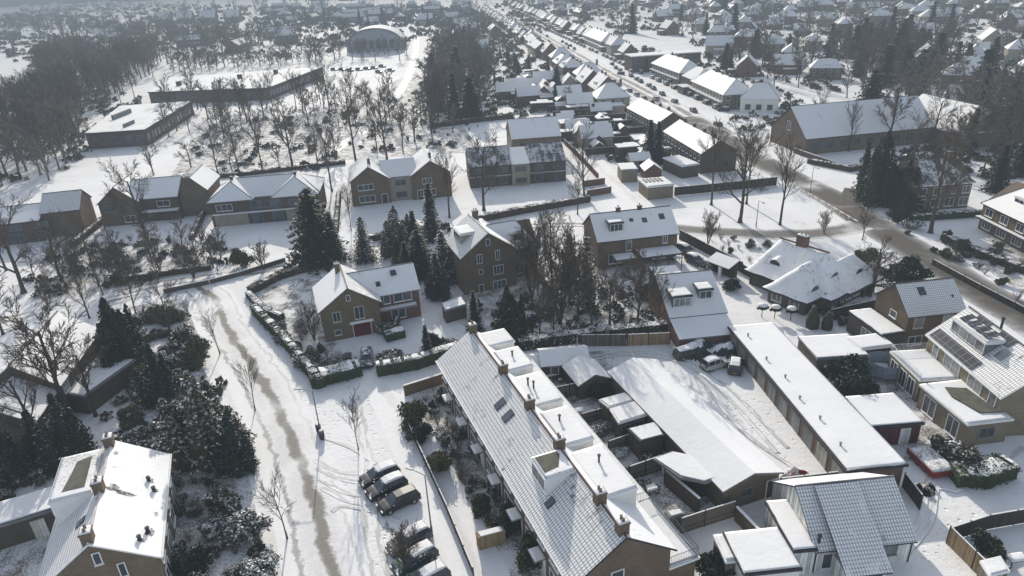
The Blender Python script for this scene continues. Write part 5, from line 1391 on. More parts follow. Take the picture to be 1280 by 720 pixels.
CP = {k: car_paint('car_'+k, c, sn) for k, c, sn in (('black',(.012,.012,.014),.42),('graphite',(.035,.038,.04),.50),('bare_black',(.014,.015,.016),-.6),('silver',(.30,.30,.31),.42),('green',(.02,.045,.04),.45),('grey',(.10,.10,.105),.5),('pale',(.42,.42,.41),.45),('maroon',(.10,.035,.03),.4),('navy',(.025,.032,.05),.4))}
def heading(a, b):
    d = G(b)-G(a); return math.atan2(d.y, d.x)
hd = heading((477,640),(522,620))
GRP = 'cars parked on the snowy verge'
for lab, p, c, sn, off, wag in (('dark estate car with half-cleared green rear window, uppermost of the parked cars','475 599','black',True,0,True),
    ('black hatchback with a thick even snow cap on its roof, second parked car','484 614','black',True,.05,True),
    ('black estate car cleared of snow, third of the upper parked trio','499 631','bare_black',False,.02,True),
    ('grey hatchback with snow block on its roof, below the snow-free black car','512 680','grey',True,.08,True),
    ('dark green hatchback behind a small bare tree with slushy snow on its roof','519 705','green',True,.10,True),
    ('black car with full snow roof cut by the bottom edge of the photo','533 731','black',True,.06,True)):
    x, y = map(float, p.split()); make_car('parked_car', lab, CP[c], G((x,y)), hd+off+math.pi, sn, GRP, wag)
make_car('parked_car', 'dark car with thin snow parked on the driveway below the red garage door', CP['graphite'], G((459,452)), heading((459,430),(460,470)), False)
make_car('parked_car', 'dark car under thin snow beside the veranda of the semi', CP['graphite'], G((857,316)), heading((848,312),(868,322)), True)
make_car('parked_car', 'blue-grey car beside the dark wall just right of the veranda', CP['navy'], G((869,329)), heading((858,325),(880,336)), True)
make_car('parked_car', 'old beige car with snowy bonnet stopped in front of the tarpaulin heap', CP['pale'], G((893,459)), heading((880,462),(908,454)), True, L=3.6)
make_car('parked_car', 'snow-buried car on the left of the tarpaulin heap in the yard', CP['graphite'], G((862,441)), .25, True)
make_car('parked_car', 'snowed car squeezed between tarpaulin heap and garage end wall', CP['green'], G((921,441)), 1.2, True)
# cars too far to show parts
def joined_car(paint):
    b, s_, g, sn = car_shape(); A = MB()
    for src, mi in ((b,0),(s_,0),(g,1),(sn,2)):
        n = len(A.v); A.v += src.v; A.f += [tuple(i+n for i in f) for f in src.f]; A.m += [mi]*len(src.f)
    for x in (-1.3,1.3):
        for y in (-.76,.76): A.tube((x,y-.1,.31),(x,y+.1,.31),.31,.31,8,3)
    return A.data('road_car', [paint, M['glass'], M['cap'], M['tyre']], uv=False)
FC = [joined_car(CP[k]) for k in ('black','graphite','grey','maroon','navy','silver')]
rh = heading((845,136),(800,111))
road_px = [(897,157,3),(867,140,3),(843,128,2),(828,119,1),(820,125,5),(817,112,0),(811,108,1),(801,103,0),(796,100,1),(789,96,4),(775,89,1),(770,86,0),(765,81,2),(718,62,1),(713,58,0),(708,56,2),(703,53,1),(684,46,0),(676,41,1),(672,38,3),(668,45,0),(663,35,1),(655,29,0),(650,34,2),(645,25,1),(661,41,4),(640,22,0),(634,19,2)]
for i, (x, y, c) in enumerate(road_px):
    o = link('road_car', FC[c], None, G((x,y)), rh + (math.pi if i%2 else 0)); tag(o, 'dark car on or beside the main road, '+ordinal(i)+' from the camera', 'car', 'cars along the main road')
for i, (x, y) in enumerate(((418,88),(428,88),(438,89),(449,88),(459,87),(468,86),(478,84),(474,91),(489,89))):
    o = link('parked_car', FC[i%3], None, G((x,y)), heading((420,88),(430,94))+.8); tag(o, 'dark car in the snowy school car park, '+ordinal(i)+' from the left', 'car', 'cars in the school car park')
for i, (x, y, c) in enumerate(((702,158,1),(640,178,4),(776,93,0),(835,98,2),(852,105,1),(905,128,0))):
    o = link('parked_car', FC[c], None, G((x,y)), rh+.2*i); tag(o, ['dark car at the top of the back lane beside the smooth-roofed house','blue-grey car under the wall of the smooth-roofed house','small black car in front of the roadside villas','grey car in the forecourt of the first hipped villa','dark car by the nearer hipped villa hedge','black car in front of the second hipped villa'][i], 'car')
rr_ = random.Random(8); r0 = G((868,140)); r1 = G((655,31)); dd = (r1-r0); LL = dd.length; dd.normalize(); nn = Vector((-dd.y, dd.x, 0)); kk = 0
for sd in (-1, 1):
    s_ = 4.0
    while s_ < LL:
        if rr_.random() < .8:
            o = link('parked_car', FC[rr_.randrange(6)], None, r0+dd*s_+nn*(sd*9.3), rh+(math.pi if rr_.random() < .5 else 0)); tag(o, 'dark snow-dusted car in the parking line on the '+('right' if sd < 0 else 'left')+' side of the long main road', 'car', 'cars parked along the '+('right' if sd < 0 else 'left')+' side of the main road'); kk += 1
        s_ += rr_.uniform(6.5, 11)
# trailer, heaps, bins, lamps
b = G((1162,583)); root = thing('flatbed_trailer', 'red flatbed trailer with lumpy snow load below the maroon shed', 'trailer', b, heading((1152,575),(1170,592)))
m = MB(); m.box(-2.0,2.0,-1.25,1.25,.35,.5); m.box(-2.0,2.0,-1.25,-1.18,.503,.95); m.box(-2.0,2.0,1.18,1.25,.503,.95); m.box(-2.0,-1.93,-1.177,1.177,.503,.95); m.box(1.93,2.0,-1.177,1.177,.503,.95); m.build('body', M['red'], root, uv=False)
k = MB(); k_snow(k,-1.9,1.9,-1.15,1.15,.8,.35,6); k.build('snow_layer', M['garden'], root, uv=False, smooth=True)
for x in (-.5,.5):
    for y in (-1.0,1.0): t_, r_ = wheel(x, y); o = t_.build('wheel', M['tyre'], root, uv=False); r_.build('rim', M['rim'], o, uv=False)
def heap(name, label, cat, p, sx, sy, hh, mats, seed, rz=0.0, n=16):
    rng = random.Random(seed); m = MB(); root = G(p); B = [(rng.uniform(-.6,.6),rng.uniform(-.6,.6),rng.uniform(.25,.5),rng.uniform(.5,1)) for _ in range(7)]
    vs = []
    for j in range(n+1):
        for i in range(n+1):
            x, y = -1+2*i/n, -1+2*j/n; z = max([0]+[q*max(0, 1-math.hypot(x-a, y-b_)/r_)**.6 for a, b_, r_, q in B]); vs.append((x*sx, y*sy, z*hh-.03))
    m.mesh(vs, [(j*(n+1)+i, j*(n+1)+i+1, (j+1)*(n+1)+i+1, (j+1)*(n+1)+i) for j in range(n) for i in range(n)])
    for f in range(len(m.m)):
        q = [m.v[i] for i in m.f[f]]; dz = max(v[2] for v in q)-min(v[2] for v in q); m.m[f] = 1 if dz > .20*hh and len(mats) > 1 else 0
    o = m.build(name, mats, None, root, rz, uv=False); return tag(o, label, cat)
heap('tarpaulin_heap', 'large heap under snowed tarpaulins at the far end of the open yard', 'heap', (884,437), 4.6, 3.2, 2.1, [M['cap'], M['green_paint']], 4, .2, 22)
heap('rubble_heap', 'heap of snowed planks and green sheeting against the garage end', 'heap', (912,432), 2.6, 3.0, 1.9, [M['garden'], M['green_paint']], 9, .5)
heap('scrap_heap', 'small red scrap heap on the yard by the dark green fence', 'heap', (990,596), 1.9, 1.1, 1.1, [M['red'], M['garden']], 5, .1)
heap('log_pile', 'pile of snow-dusted timber beside the dark low fence', 'heap', (1161,613), 1.3, 1.5, .9, [M['garden'], M['dark_wood']], 12, .3)
def street_lamp(label, base, top, arm, H_=None):
    b, hh = GH(base, top); hh = H_ or hh; root = thing('street_lamp', label, 'street lamp', b)
    m = MB(); m.lathe([(.11,-.1),(.11,1.0),(.075,1.05),(.05,hh)], 8); m.build('pole', M['pole'], root, uv=False)
    d = G(arm, hh)-Vector((b.x,b.y,hh)); d.z = 0; d.normalize(); m = MB(); m.tube((0,0,hh-.03), d*1.5+Vector((0,0,hh+.12)), .04,.035,6); m.build('arm', M['pole'], root, uv=False)
    n = Vector((-d.y,d.x,0)); m = MB(); c = d*1.75+Vector((0,0,hh+.12)); q = [c-d*.4-n*.09, c+d*.35-n*.13, c+d*.35+n*.13, c-d*.4+n*.09]; m.prism([(v.x,v.y) for v in q], hh+.05, hh+.18); m.build('lamp_head', M['metal'], root, uv=False)
street_lamp('grey street lamp with bins at its foot on the inside of the bend', (401,543), (384,487), (369,487), 6.0)
street_lamp('slim grey street lamp standing beside the parked cars and garden fence', (540,668), (529,582), (512,587), 7.0)
street_lamp('slim street lamp at the road junction near the red and white barrier', (1012,245), (1014,209), (1024,212))
street_lamp('thin lamp post on the snowy green between the roadside trees', (945,284), (947,251), (952,253))
for i, (p, lab) in enumerate((((399,541), 'dark upright litter bin nearer the street lamp'), ((403,549), 'brownish litter bin standing slightly nearer the camera'))):
    root = thing('litter_bin', lab, 'bin', G(p), .3*i); m = MB(); m.lathe([(.22,0),(.30,.2),(.32,1.0),(.30,1.02)], 8); m.build('container', M['dark_trim'], root, uv=False)
    m = MB(); m.lathe([(.34,1.02),(.34,1.10),(.2,1.2)], 8); o = m.build('lid', M['lead'], root, uv=False); k = MB(); k.lathe([(.22,1.2),(.18,1.27),(.05,1.29)], 8); k.build('snow_layer', M['cap'], root, uv=False)
# ------------------------------------------------------------------ fences, walls, hedges
fence('weathered board fence behind the open yard with dark garden shrubs above', [(726,433),(782,432.5)], 1.8, 'grey_wood', 'dark_trim')
fence('pale light-brown board fence at the left of the saltbox house', [(784,432.5),(837,430.5)], 1.8, 'tan_wood', 'dark_trim')
fence('dark plank fence between the first two rear gardens of the terrace', [(690,501),(755,487)], 1.8, 'grey_wood', 'dark_wood')
fence('low grey fence running to the pair of joined sheds', [(727,531),(763,521)], 1.5, 'grey_wood_h', 'dark_trim')
fence('snow-capped fence behind the terrace, third garden from the far end', [(760,566),(803,551)], 1.5, 'grey_wood_h', 'dark_trim')
fence('weathered plank fence beside the open shelter behind the terrace', [(786,602),(826,588)], 1.9, 'grey_wood_h', 'dark_wood')
fence('long level-board fence with posts closing the last rear garden', [(850,668),(880,658),(918,646)], 1.9, 'grey_wood_h', 'dark_trim')
wall_run('narrow garden wall with thick snow top beside the open shelter', [(832,607),(873,643)], 1.9, 'brick_dark')
wall_run('garden wall with snow top running down to the flat garage', [(919,650),(957,690)], 1.6, 'brick_dark')
fence('dark green slatted fence below the lock-up garages', [(974,613),(1060,603)], 1.5, 'green_paint', 'dark_trim', th=.08)
fence('tan board fence at the bottom right corner catching light', [(1183,679),(1248,745)], 1.9, 'tan_wood', 'tan_wood')
fence('dark board fence with snow along its top in the bottom right corner', [(1184,678),(1232,662),(1300,650)], 1.7, 'dark_wood', 'dark_trim')
fence('short dark screen fence behind the bungalow beside the timber pile', [(1128,609),(1149,637)], 1.7, 'dark_wood', 'dark_trim')
wall_run('orange-brown brick wall at the top of the terrace front gardens', [(506,495),(556,479)], 1.5, 'brick_orange')
fence('low dark fence with snow between parking lane and terrace gardens', [(507,528),(530,576),(560,642),(592,720)], .9, 'dark_wood', 'dark_trim', gap=3.2)
fence('dark garden fence with snowy rail running from the semi toward the thatched house', [(849,299),(890,321),(927,341)], 1.9, 'dark_wood', 'dark_trim')
fence('dark fence enclosing the thatched house yard', [(928,342),(978,370)], 1.6, 'dark_wood', 'dark_trim')
fence('dark brown fence along the snowy green below the roadside terrace', [(843,245),(905,239),(970,232)], 2.0, 'dark_wood', 'dark_trim', gap=4)
wall_run('low brown wall beside the pavement near the junction', [(992,191),(1020,201),(1056,214)], 1.3, 'brick_dark')
wall_run('red brick garden wall forming a corner beside the back lane', [(734,246),(764,241)], 1.5, 'brick_red')
wall_run('red brick wall stub behind the garden corner wall', [(728,234),(756,230)], 1.5, 'brick_red')
fence('reddish fence along the left side of the back lane', [(705,180),(730,205),(748,225)], 1.6, 'maroon', 'dark_trim', gap=4)
fence('dark fence with snow rail right of the flat garden room', [(1036,402),(1098,388)], 1.9, 'dark_wood', 'dark_trim')
fence('pale beige fence between the two left-hand villas', [(83,290),(110,265)], 1.9, 'tan_wood', 'grey_trim')
wall_run('low dark wall beside the lane at the inside corner', [(205,367),(262,355),(300,345),(357,327)], .8, 'brick_dark')
fence('thin fence along the right-hand gardens beside the main road', [(1165,331),(1225,364),(1290,398)], 1.0, 'dark_wood', 'dark_trim', gap=3.5)
# red and white barrier at the junction
P0 = [G((984,231)), G((1030,257)), G((1071,281))]; root = thing('road_barrier', 'low red and white barrier along the pavement at the junction', 'barrier', P0[0])
for mi, off in (('red',0),('white',1)):
    m = MB()
    for a, b in zip(P0, P0[1:]):
        a = a-P0[0]; b = b-P0[0]; d = b-a; n = int(d.length/1.2)
        for i in range(n):
            if i % 2 == off: m.tube(a+d*(i/n)+Vector((0,0,.75)), a+d*((i+1)/n)+Vector((0,0,.75)), .09,.09,4)
    m.build(mi+'_rail', M[mi], root, uv=False)
for a, b in zip(P0, P0[1:]):
    a = a-P0[0]; b = b-P0[0]; d = b-a; n = int(d.length/3)
    for i in range(n):
        p = a+d*(i/n); m = MB(); m.box(p.x-.07,p.x+.07,p.y-.07,p.y+.07,-.05,.8); m.build('post', M['white'], root, uv=False)
hedge('tall clipped dark hedge with snowy top along the bend around the corner house', [(320,392),(345,417),(372,447),(401,484)], 1.3, 1.5, 'hedge', seed=2)
hedge('broad block of hedge with snow crust at the driveway left side', [(396,478),(443,466)], 3.2, 1.5, 'hedge', seed=3)
hedge('thick dark hedge right of the driveway facing the parking lane', [(476,467),(520,459),(572,442)], 1.8, 1.7, 'hedge', seed=4)
hedge('low snow-covered hedge around the round lawn of the corner house', [(312,371),(330,390),(352,399)], 1.1, 1.0, 'leaf_snow', seed=5)
hedge('snowy brown hedge between street and corner house lawn', [(315,366),(350,348),(392,336)], 1.4, 1.2, 'hedge_brown', seed=6, cap=False)
hedge('small curved hedge beside the driveway lawn', [(482,418),(494,412),(497,402)], .8, .9, 'hedge', seed=7)
hedge('square clipped shrub hedge beside the corner house canopy', [(486,424),(501,420)], 2.0, 1.3, 'hedge', seed=8)
hedge('brown beech hedge in front of the two-gabled villa', [(455,303),(500,295),(560,285)], 1.2, 1.3, 'hedge_brown', seed=9)
hedge('long brown hedge in front of the dark thin-snowed villa', [(600,277),(650,267),(735,252)], 1.3, 1.4, 'hedge_brown', seed=10)
hedge('oval evergreen hedge with thick snow loaf at the right side', [(1198,601),(1225,601),(1252,592)], 2.5, 1.6, 'hedge', seed=11)
hedge('ragged dark evergreen hedge above the weathered yard fence', [(652,436),(690,430),(740,424),(832,414)], 1.6, 1.6, 'leaf_snow', leaf=.15, seed=12, cap=False)
hedge('brown hedge in the shade along the villa gardens at the left', [(155,352),(215,343),(262,337)], 1.2, 1.0, 'hedge_brown', seed=13)
hedge('grey-brown hedge on the left side of the drive between villas', [(92,308),(133,275)], 1.2, 1.2, 'hedge_brown', seed=14)
hedge('snowy hedge strip between the pale-roofed villa and its left neighbour', [(240,300),(258,262)], 1.0, 1.1, 'hedge_brown', seed=15)
hedge('brown hedge beside the two-gabled villa at the pale-roofed villa drive', [(420,290),(424,245)], 1.0, 1.1, 'hedge_brown', seed=16)
hedge('dark garden hedge along the main road opposite the plain brick house', [(1180,300),(1230,322),(1290,345)], 1.3, 1.1, 'hedge_brown', seed=17)
hedge('low brown hedge in front of the long hall', [(1012,204),(1062,214),(1112,206)], 1.4, 1.2, 'hedge_brown', seed=18)
hedge('dark hedge before the broad house under the big bare tree', [(1140,276),(1225,270)], 1.3, 1.2, 'hedge', seed=19)
hedge('long far hedge across the school grounds', [(540,160),(600,152),(640,148)], 1.4, 1.6, 'hedge_brown', leaf=.25, dens=18, seed=20)
hedge('snowy hedge along the park path behind the villas', [(215,228),(300,220),(430,205)], 1.2, 1.0, 'hedge_brown', leaf=.2, dens=24, seed=21)
# ------------------------------------------------------------------ trees
def tree_data(nm, T, C, mt='bark', mc='twig'):
    return T.data(nm+'_trunk', [M[mt]], uv=False), C.data(nm+'_crown', [M[mc]], uv=False)
TREES = {}
def proto(key, H, T, C, mt='bark', mc='twig'): TREES[key] = (H,)+tree_data(key, T, C, mt, mc)
proto('wide', 13.0, *bare_tree(3, 13, .62, .26, .22, 4, (9,7,7,6), .021, .45))
proto('wide2', 12.0, *bare_tree(8, 12, .55, .24, .28, 4, (9,7,7,6), .028, .35), mc='twig_red')
proto('tall', 16.0, *bare_tree(5, 16, .42, .25, .38, 4, (11,7,6,5), .021, .5))
proto('tall2', 15.0, *bare_tree(21, 15, .50, .22, .35, 4, (11,7,6,5), .021, .4), mc='twig_red')
proto('oval', 11.0, *bare_tree(9, 11, .48, .17, .25, 4, (11,7,6,5), .018, .5))
proto('birch', 10.0, *bare_tree(14, 10, .40, .13, .22, 4, (13,7,6,5), .014, .2, 1, .6), mc='twig_red')
proto('young', 6.0, *bare_tree(6, 6, .50, .06, .38, 3, (10,7,6), .012, .5))
proto('young2', 6.0, *bare_tree(16, 6, .42, .05, .32, 3, (11,7,6), .012, .6))
proto('multi', 6.0, *bare_tree(4, 6, .45, .09, .12, 4, (7,6,6,5), .013, .35, 4), mc='twig_red')
proto('gnarled', 8.0, *bare_tree(12, 8, .85, .22, .22, 4, (7,6,6,6), .016, .25, 2))
proto('fir', 10.0, *conifer(2, 10, 2.3, 18, .05), mc='needle')
proto('spruce', 10.0, *conifer(7, 10, 1.7, 20, .04), mc='needle_blue')
proto('snowfir', 10.0, *conifer(11, 10, 2.5, 17, .03, power=.7), mc='needle_snow')
proto('cedar', 10.0, *conifer(13, 10, 3.3, 15, .02, power=.55, clump=.42), mc='needle')
proto('yew', 9.5, *evergreen(5), mc='leaf')
proto('yew_olive', 9.5, *evergreen(6, 3.6, 9.5), mc='leaf_olive_snow')
proto('yew_snow', 9.5, *evergreen(7, 3.4, 9.5), mc='needle_snow')
proto('larch', 10.0, *conifer(17, 10, 2.3, 13, .10, power=.8, clump=.26), mc='needle_snow')
TREE_POS = []
def tree(key, label, base, top=None, H_=None, group=None, cat='tree', name=None, rz=None, fat=1.0):
    b = base if isinstance(base, Vector) else G(base)
    if H_ is None: H_ = GH(base, top)[1]
    h0, dt, dc = TREES[key]; s_ = H_/h0
    nm = name or {'fir':'fir_tree','spruce':'spruce_tree','snowfir':'fir_tree','cedar':'evergreen_tree','yew':'evergreen_tree','yew_olive':'evergreen_tree','yew_snow':'evergreen_tree','larch':'larch_tree','birch':'birch_tree','young':'young_tree','young2':'young_tree','multi':'bare_shrub'}.get(key, 'bare_tree')
    root = thing(nm, label, cat, b, RNG.uniform(0,6.28) if rz is None else rz, group, (s_*fat, s_*fat, s_))
    link('trunk', dt, root); link('crown', dc, root); TREE_POS.append(b); return root
for k, lab, b, t_ in (
 ('wide','wide bare tree with dark trunk before the front-gabled left villa',(184,304),(170,203)),
 ('wide','gnarled bare tree at the left edge in front of the dark double house',(30,366),(20,232)),
 ('oval','slim bare tree in the shaded garden below the villa drive',(124,358),(104,282)),
 ('young','young roadside tree nearest the street junction on the left pavement',(275,443),(264,385)),
 ('young2','young roadside tree halfway along the left pavement',(319,513),(304,445)),
 ('young','young bare tree on the pavement beside the snowy shrubs, nearest the camera',(359,673),(346,590)),
 ('young2','young bare tree standing in the snow above the parked cars',(448,562),(437,492)),
 ('wide2','big spreading bare tree in front of the branch-hidden house',(86,528),(52,380)),
 ('multi','small bare tree among the lower parked cars',(508,712),(498,655)),
 ('tall2','bare tree at the end of the bright flat school roof',(412,139),(402,78)),
 ('oval','slim bare tree right of the bright school roof end',(440,137),(434,84)),
 ('young2','thin bare tree between the pale-roofed and the two-gabled villa',(439,288),(428,226)),
 ('tall','tall slim bare tree at the right corner of the two-gabled villa',(562,272),(556,192)),
 ('wide','large bare tree veiling the left half of the dark thin-snowed villa',(605,263),(600,168)),
 ('oval','bare tree beside the red brick garden wall',(730,246),(724,162)),
 ('oval','slim twin of the brick wall tree, a step toward the lane',(722,268),(726,215)),
 ('wide2','dense bare tree at the left edge behind the gnarled one',(8,338),(2,262)),
 ('wide','bare tree between the street and the dark double house, right of the gnarled one',(78,352),(72,270)),
 ('wide2','broad bare tree above the branch-hidden house roof',(4,418),(-4,335)),
 ('oval','bare tree at the street just above the branch-hidden house',(112,398),(105,330)),
 ('oval','bare tree at the left street corner beside the olive shrubs',(170,392),(168,330)),
 ('multi','brown twiggy tree close to the tall brick house wing',(668,345),(668,275)),
 ('wide2','dense brown tree in the middle of the tall brick house garden',(712,378),(706,285)),
 ('birch','weeping brown tree behind the sprawling garden shrub tree',(682,330),(680,262)),
 ('oval','brown garden tree left of the sparse snowy conifer',(722,398),(718,322)),
 ('wide2','bare tree in the garden between the thin pair and the semi',(762,408),(758,335)),
 ('oval','bare brown tree above the ragged evergreen hedge at its right',(822,412),(818,345)),
 ('wide','tall bare tree rising before the low wing of the branch-hidden house',(48,552),(36,430)),
 ('wide2','bare tree at the corner of the branch-hidden house and its low annex',(120,520),(112,420)),
 ('birch','left of two thin trees behind the terrace, beside the dark conifer',(675,423),(668,338)),
 ('birch','right of two thin trees behind the terrace',(692,424),(690,345)),
 ('oval','bare tree above the weathered board fence',(740,416),(735,322)),
 ('wide2','bushy bare tree left of the saltbox house sheds',(796,416),(792,316)),
 ('tall','tall bare tree on the green nearest the pale pavilion',(889,256),(892,160)),
 ('wide','spreading bare tree in the middle of the snowy green',(925,278),(938,155)),
 ('tall2','bare tree on the green right behind the spreading one',(933,255),(944,160)),
 ('tall','slender bare tree at the right side of the green by the barrier',(975,281),(990,180)),
 ('wide','big pale-trunked bare tree in the garden beyond the main road',(1163,291),(1160,165)),
 ('gnarled','gnarled bare garden tree right of the thatched house',(1088,364),(1098,285)),
 ('multi','twiggy bare tree at the street corner above the thatched house',(1030,292),(1033,262)),
 ('oval','bare tree right behind the thatched roof at the junction',(1078,300),(1085,258)),
 ('multi','small bare shrub on the snowy triangle by the street',(885,305),(885,262)),
 ('oval','bare tree left of the dark evergreen on the left pavement side',(215,428),(205,355)),
 ('multi','thin garden tree before the corner house left gable',(393,425),(380,376)),
 ('wide','tall bare tree before the long hall, its branches across the lit wing',(1165,180),(1165,112)),
 ('wide2','dense bare tree in front of the long hall blue roof',(1110,178),(1105,100)),
 ('tall','bare tree left of the dense one before the long hall',(1062,182),(1055,125)),
 ('wide2','large brown bare tree over the broad house right of the junction',(1185,225),(1185,140)),
 ('wide','brown bare tree at the right edge behind the roadside house',(1258,215),(1255,120)),
 ('tall2','brown bare tree behind the roadside house, left of its hip',(1228,222),(1222,150)),
 ('tall2','bare brown tree in the hall garden corner',(1140,205),(1138,140)),
 ('oval','young oval tree in the field beside the long hall gable',(1020,160),(1022,112)),
 ('oval','bare tree beside the main road before the near roadside terrace',(936,212),(930,160)),
 ('multi','sprawling brown shrub tree in the tall brick house garden',(700,405),(700,290)),
 ('multi','brown twiggy tree left of the semi gable',(665,372),(668,285)),
 ('birch','weeping brown tree right of the tall brick house',(690,360),(690,255)),
): tree(k, lab, b, t_)
for i, (x, y, ty) in enumerate(((274,222,150),(300,220,160),(329,217,145),(366,211,128),(398,212,150),(415,239,160),(445,203,100),(484,201,105),(504,190,140))):
    tree(['tall2','oval','tall','wide2','oval','tall'][i%6], 'bare tree in the row along the park behind the villas, '+ordinal(i)+' from the left', (x,y), (x-3,ty), group='bare trees in the park row')
for i, (x, y, ty) in enumerate(((150,353,300),(170,356,312),(200,338,300),(226,332,290),(243,348,298),(272,338,296),(95,345,300),(60,352,318),(330,338,300))):
    tree(['multi','young2'][i%2], 'bare twiggy shrub along the shaded villa gardens, '+ordinal(i)+' in the row', (x,y), (x,ty), group='bare shrubs in front of the villas')
for k, lab, b, t_ in (
 ('cedar','broad dark evergreen in front of the pale-roofed villa right bay',(398,328),(388,232)),
 ('fir','dark fir leaning into the broad evergreen beside the villa',(418,322),(412,262)),
 ('yew_snow','speckled evergreen filling the gap between the two big left evergreens',(205,500),(203,430)),
 ('yew_snow','snow-speckled evergreen at the pavement edge of the tall brown-green one',(298,588),(296,520)),
 ('yew_snow','frosted evergreen at the left edge above the bottom left annex',(20,600),(14,530)),
 ('fir','dark fir filling the gap beside the narrow spruce',(520,318),(517,262)),
 ('yew','dark round evergreen below the olive rounded one',(506,338),(503,288)),
 ('snowfir','snow-dusted conifer against the tall brick house left eave',(566,338),(562,282)),
 ('yew_snow','frosted evergreen at the right end of the conifer clump',(548,372),(545,318)),
 ('fir','dark fir left of the sparse snowy conifer by the semi',(712,350),(710,290)),
 ('snowfir','snow-dusted small fir in the street garden above the corner house',(457,326),(451,270)),
 ('spruce','narrow dark spruce in front of the two-gabled villa right gable',(541,300),(538,226)),
 ('yew_olive','olive rounded evergreen left of the narrow spruce',(498,318),(495,258)),
 ('snowfir','snowy dark conifer beside the tall brick house left wall',(556,352),(552,285)),
 ('cedar','dark conifer between the corner house and the tall brick house',(526,345),(523,285)),
 ('fir','dark fir at the front of the conifer clump right of the corner house wing',(510,352),(506,300)),
 ('yew','dense dark conifer below the tall brick house by the terrace top',(637,428),(636,358)),
 ('spruce','small pointed spruce behind the far end of the terrace',(594,413),(592,362)),
 ('larch','sparse snowy conifer left of the semi gable',(733,385),(730,290)),
 ('yew','massive dark evergreen beside the branch-hidden house',(157,465),(152,372)),
 ('yew_olive','tall brown-green evergreen beside the left pavement',(262,572),(258,465)),
 ('yew_snow','snow-dusted dark evergreen above the bottom left house',(95,580),(85,492)),
 ('fir','dark evergreen behind the bottom left house ridge',(55,575),(50,510)),
 ('yew','large dark conifer at the road junction',(1096,253),(1095,165)),
 ('yew','smaller dark conifer right of the junction conifer',(1128,258),(1127,198)),
 ('fir','dark conifer behind the roadside house at the right edge',(1245,240),(1245,180)),
 ('fir','tall dark garden conifer behind the near roadside terrace',(812,205),(810,148)),
 ('fir','second dark conifer tip behind the near roadside terrace',(822,203),(822,150)),
 ('cedar','dark evergreen left of the long hall gable trees',(1085,150),(1085,85)),
 ('spruce','narrow dark spruce standing on the snowy lawn by the corner house',(535,448),(533,405)),
): tree(k, lab, b, t_, fat=1.35 if k in ('cedar','fir','snowfir','spruce') else .95 if k == 'yew_snow' else 1.1)
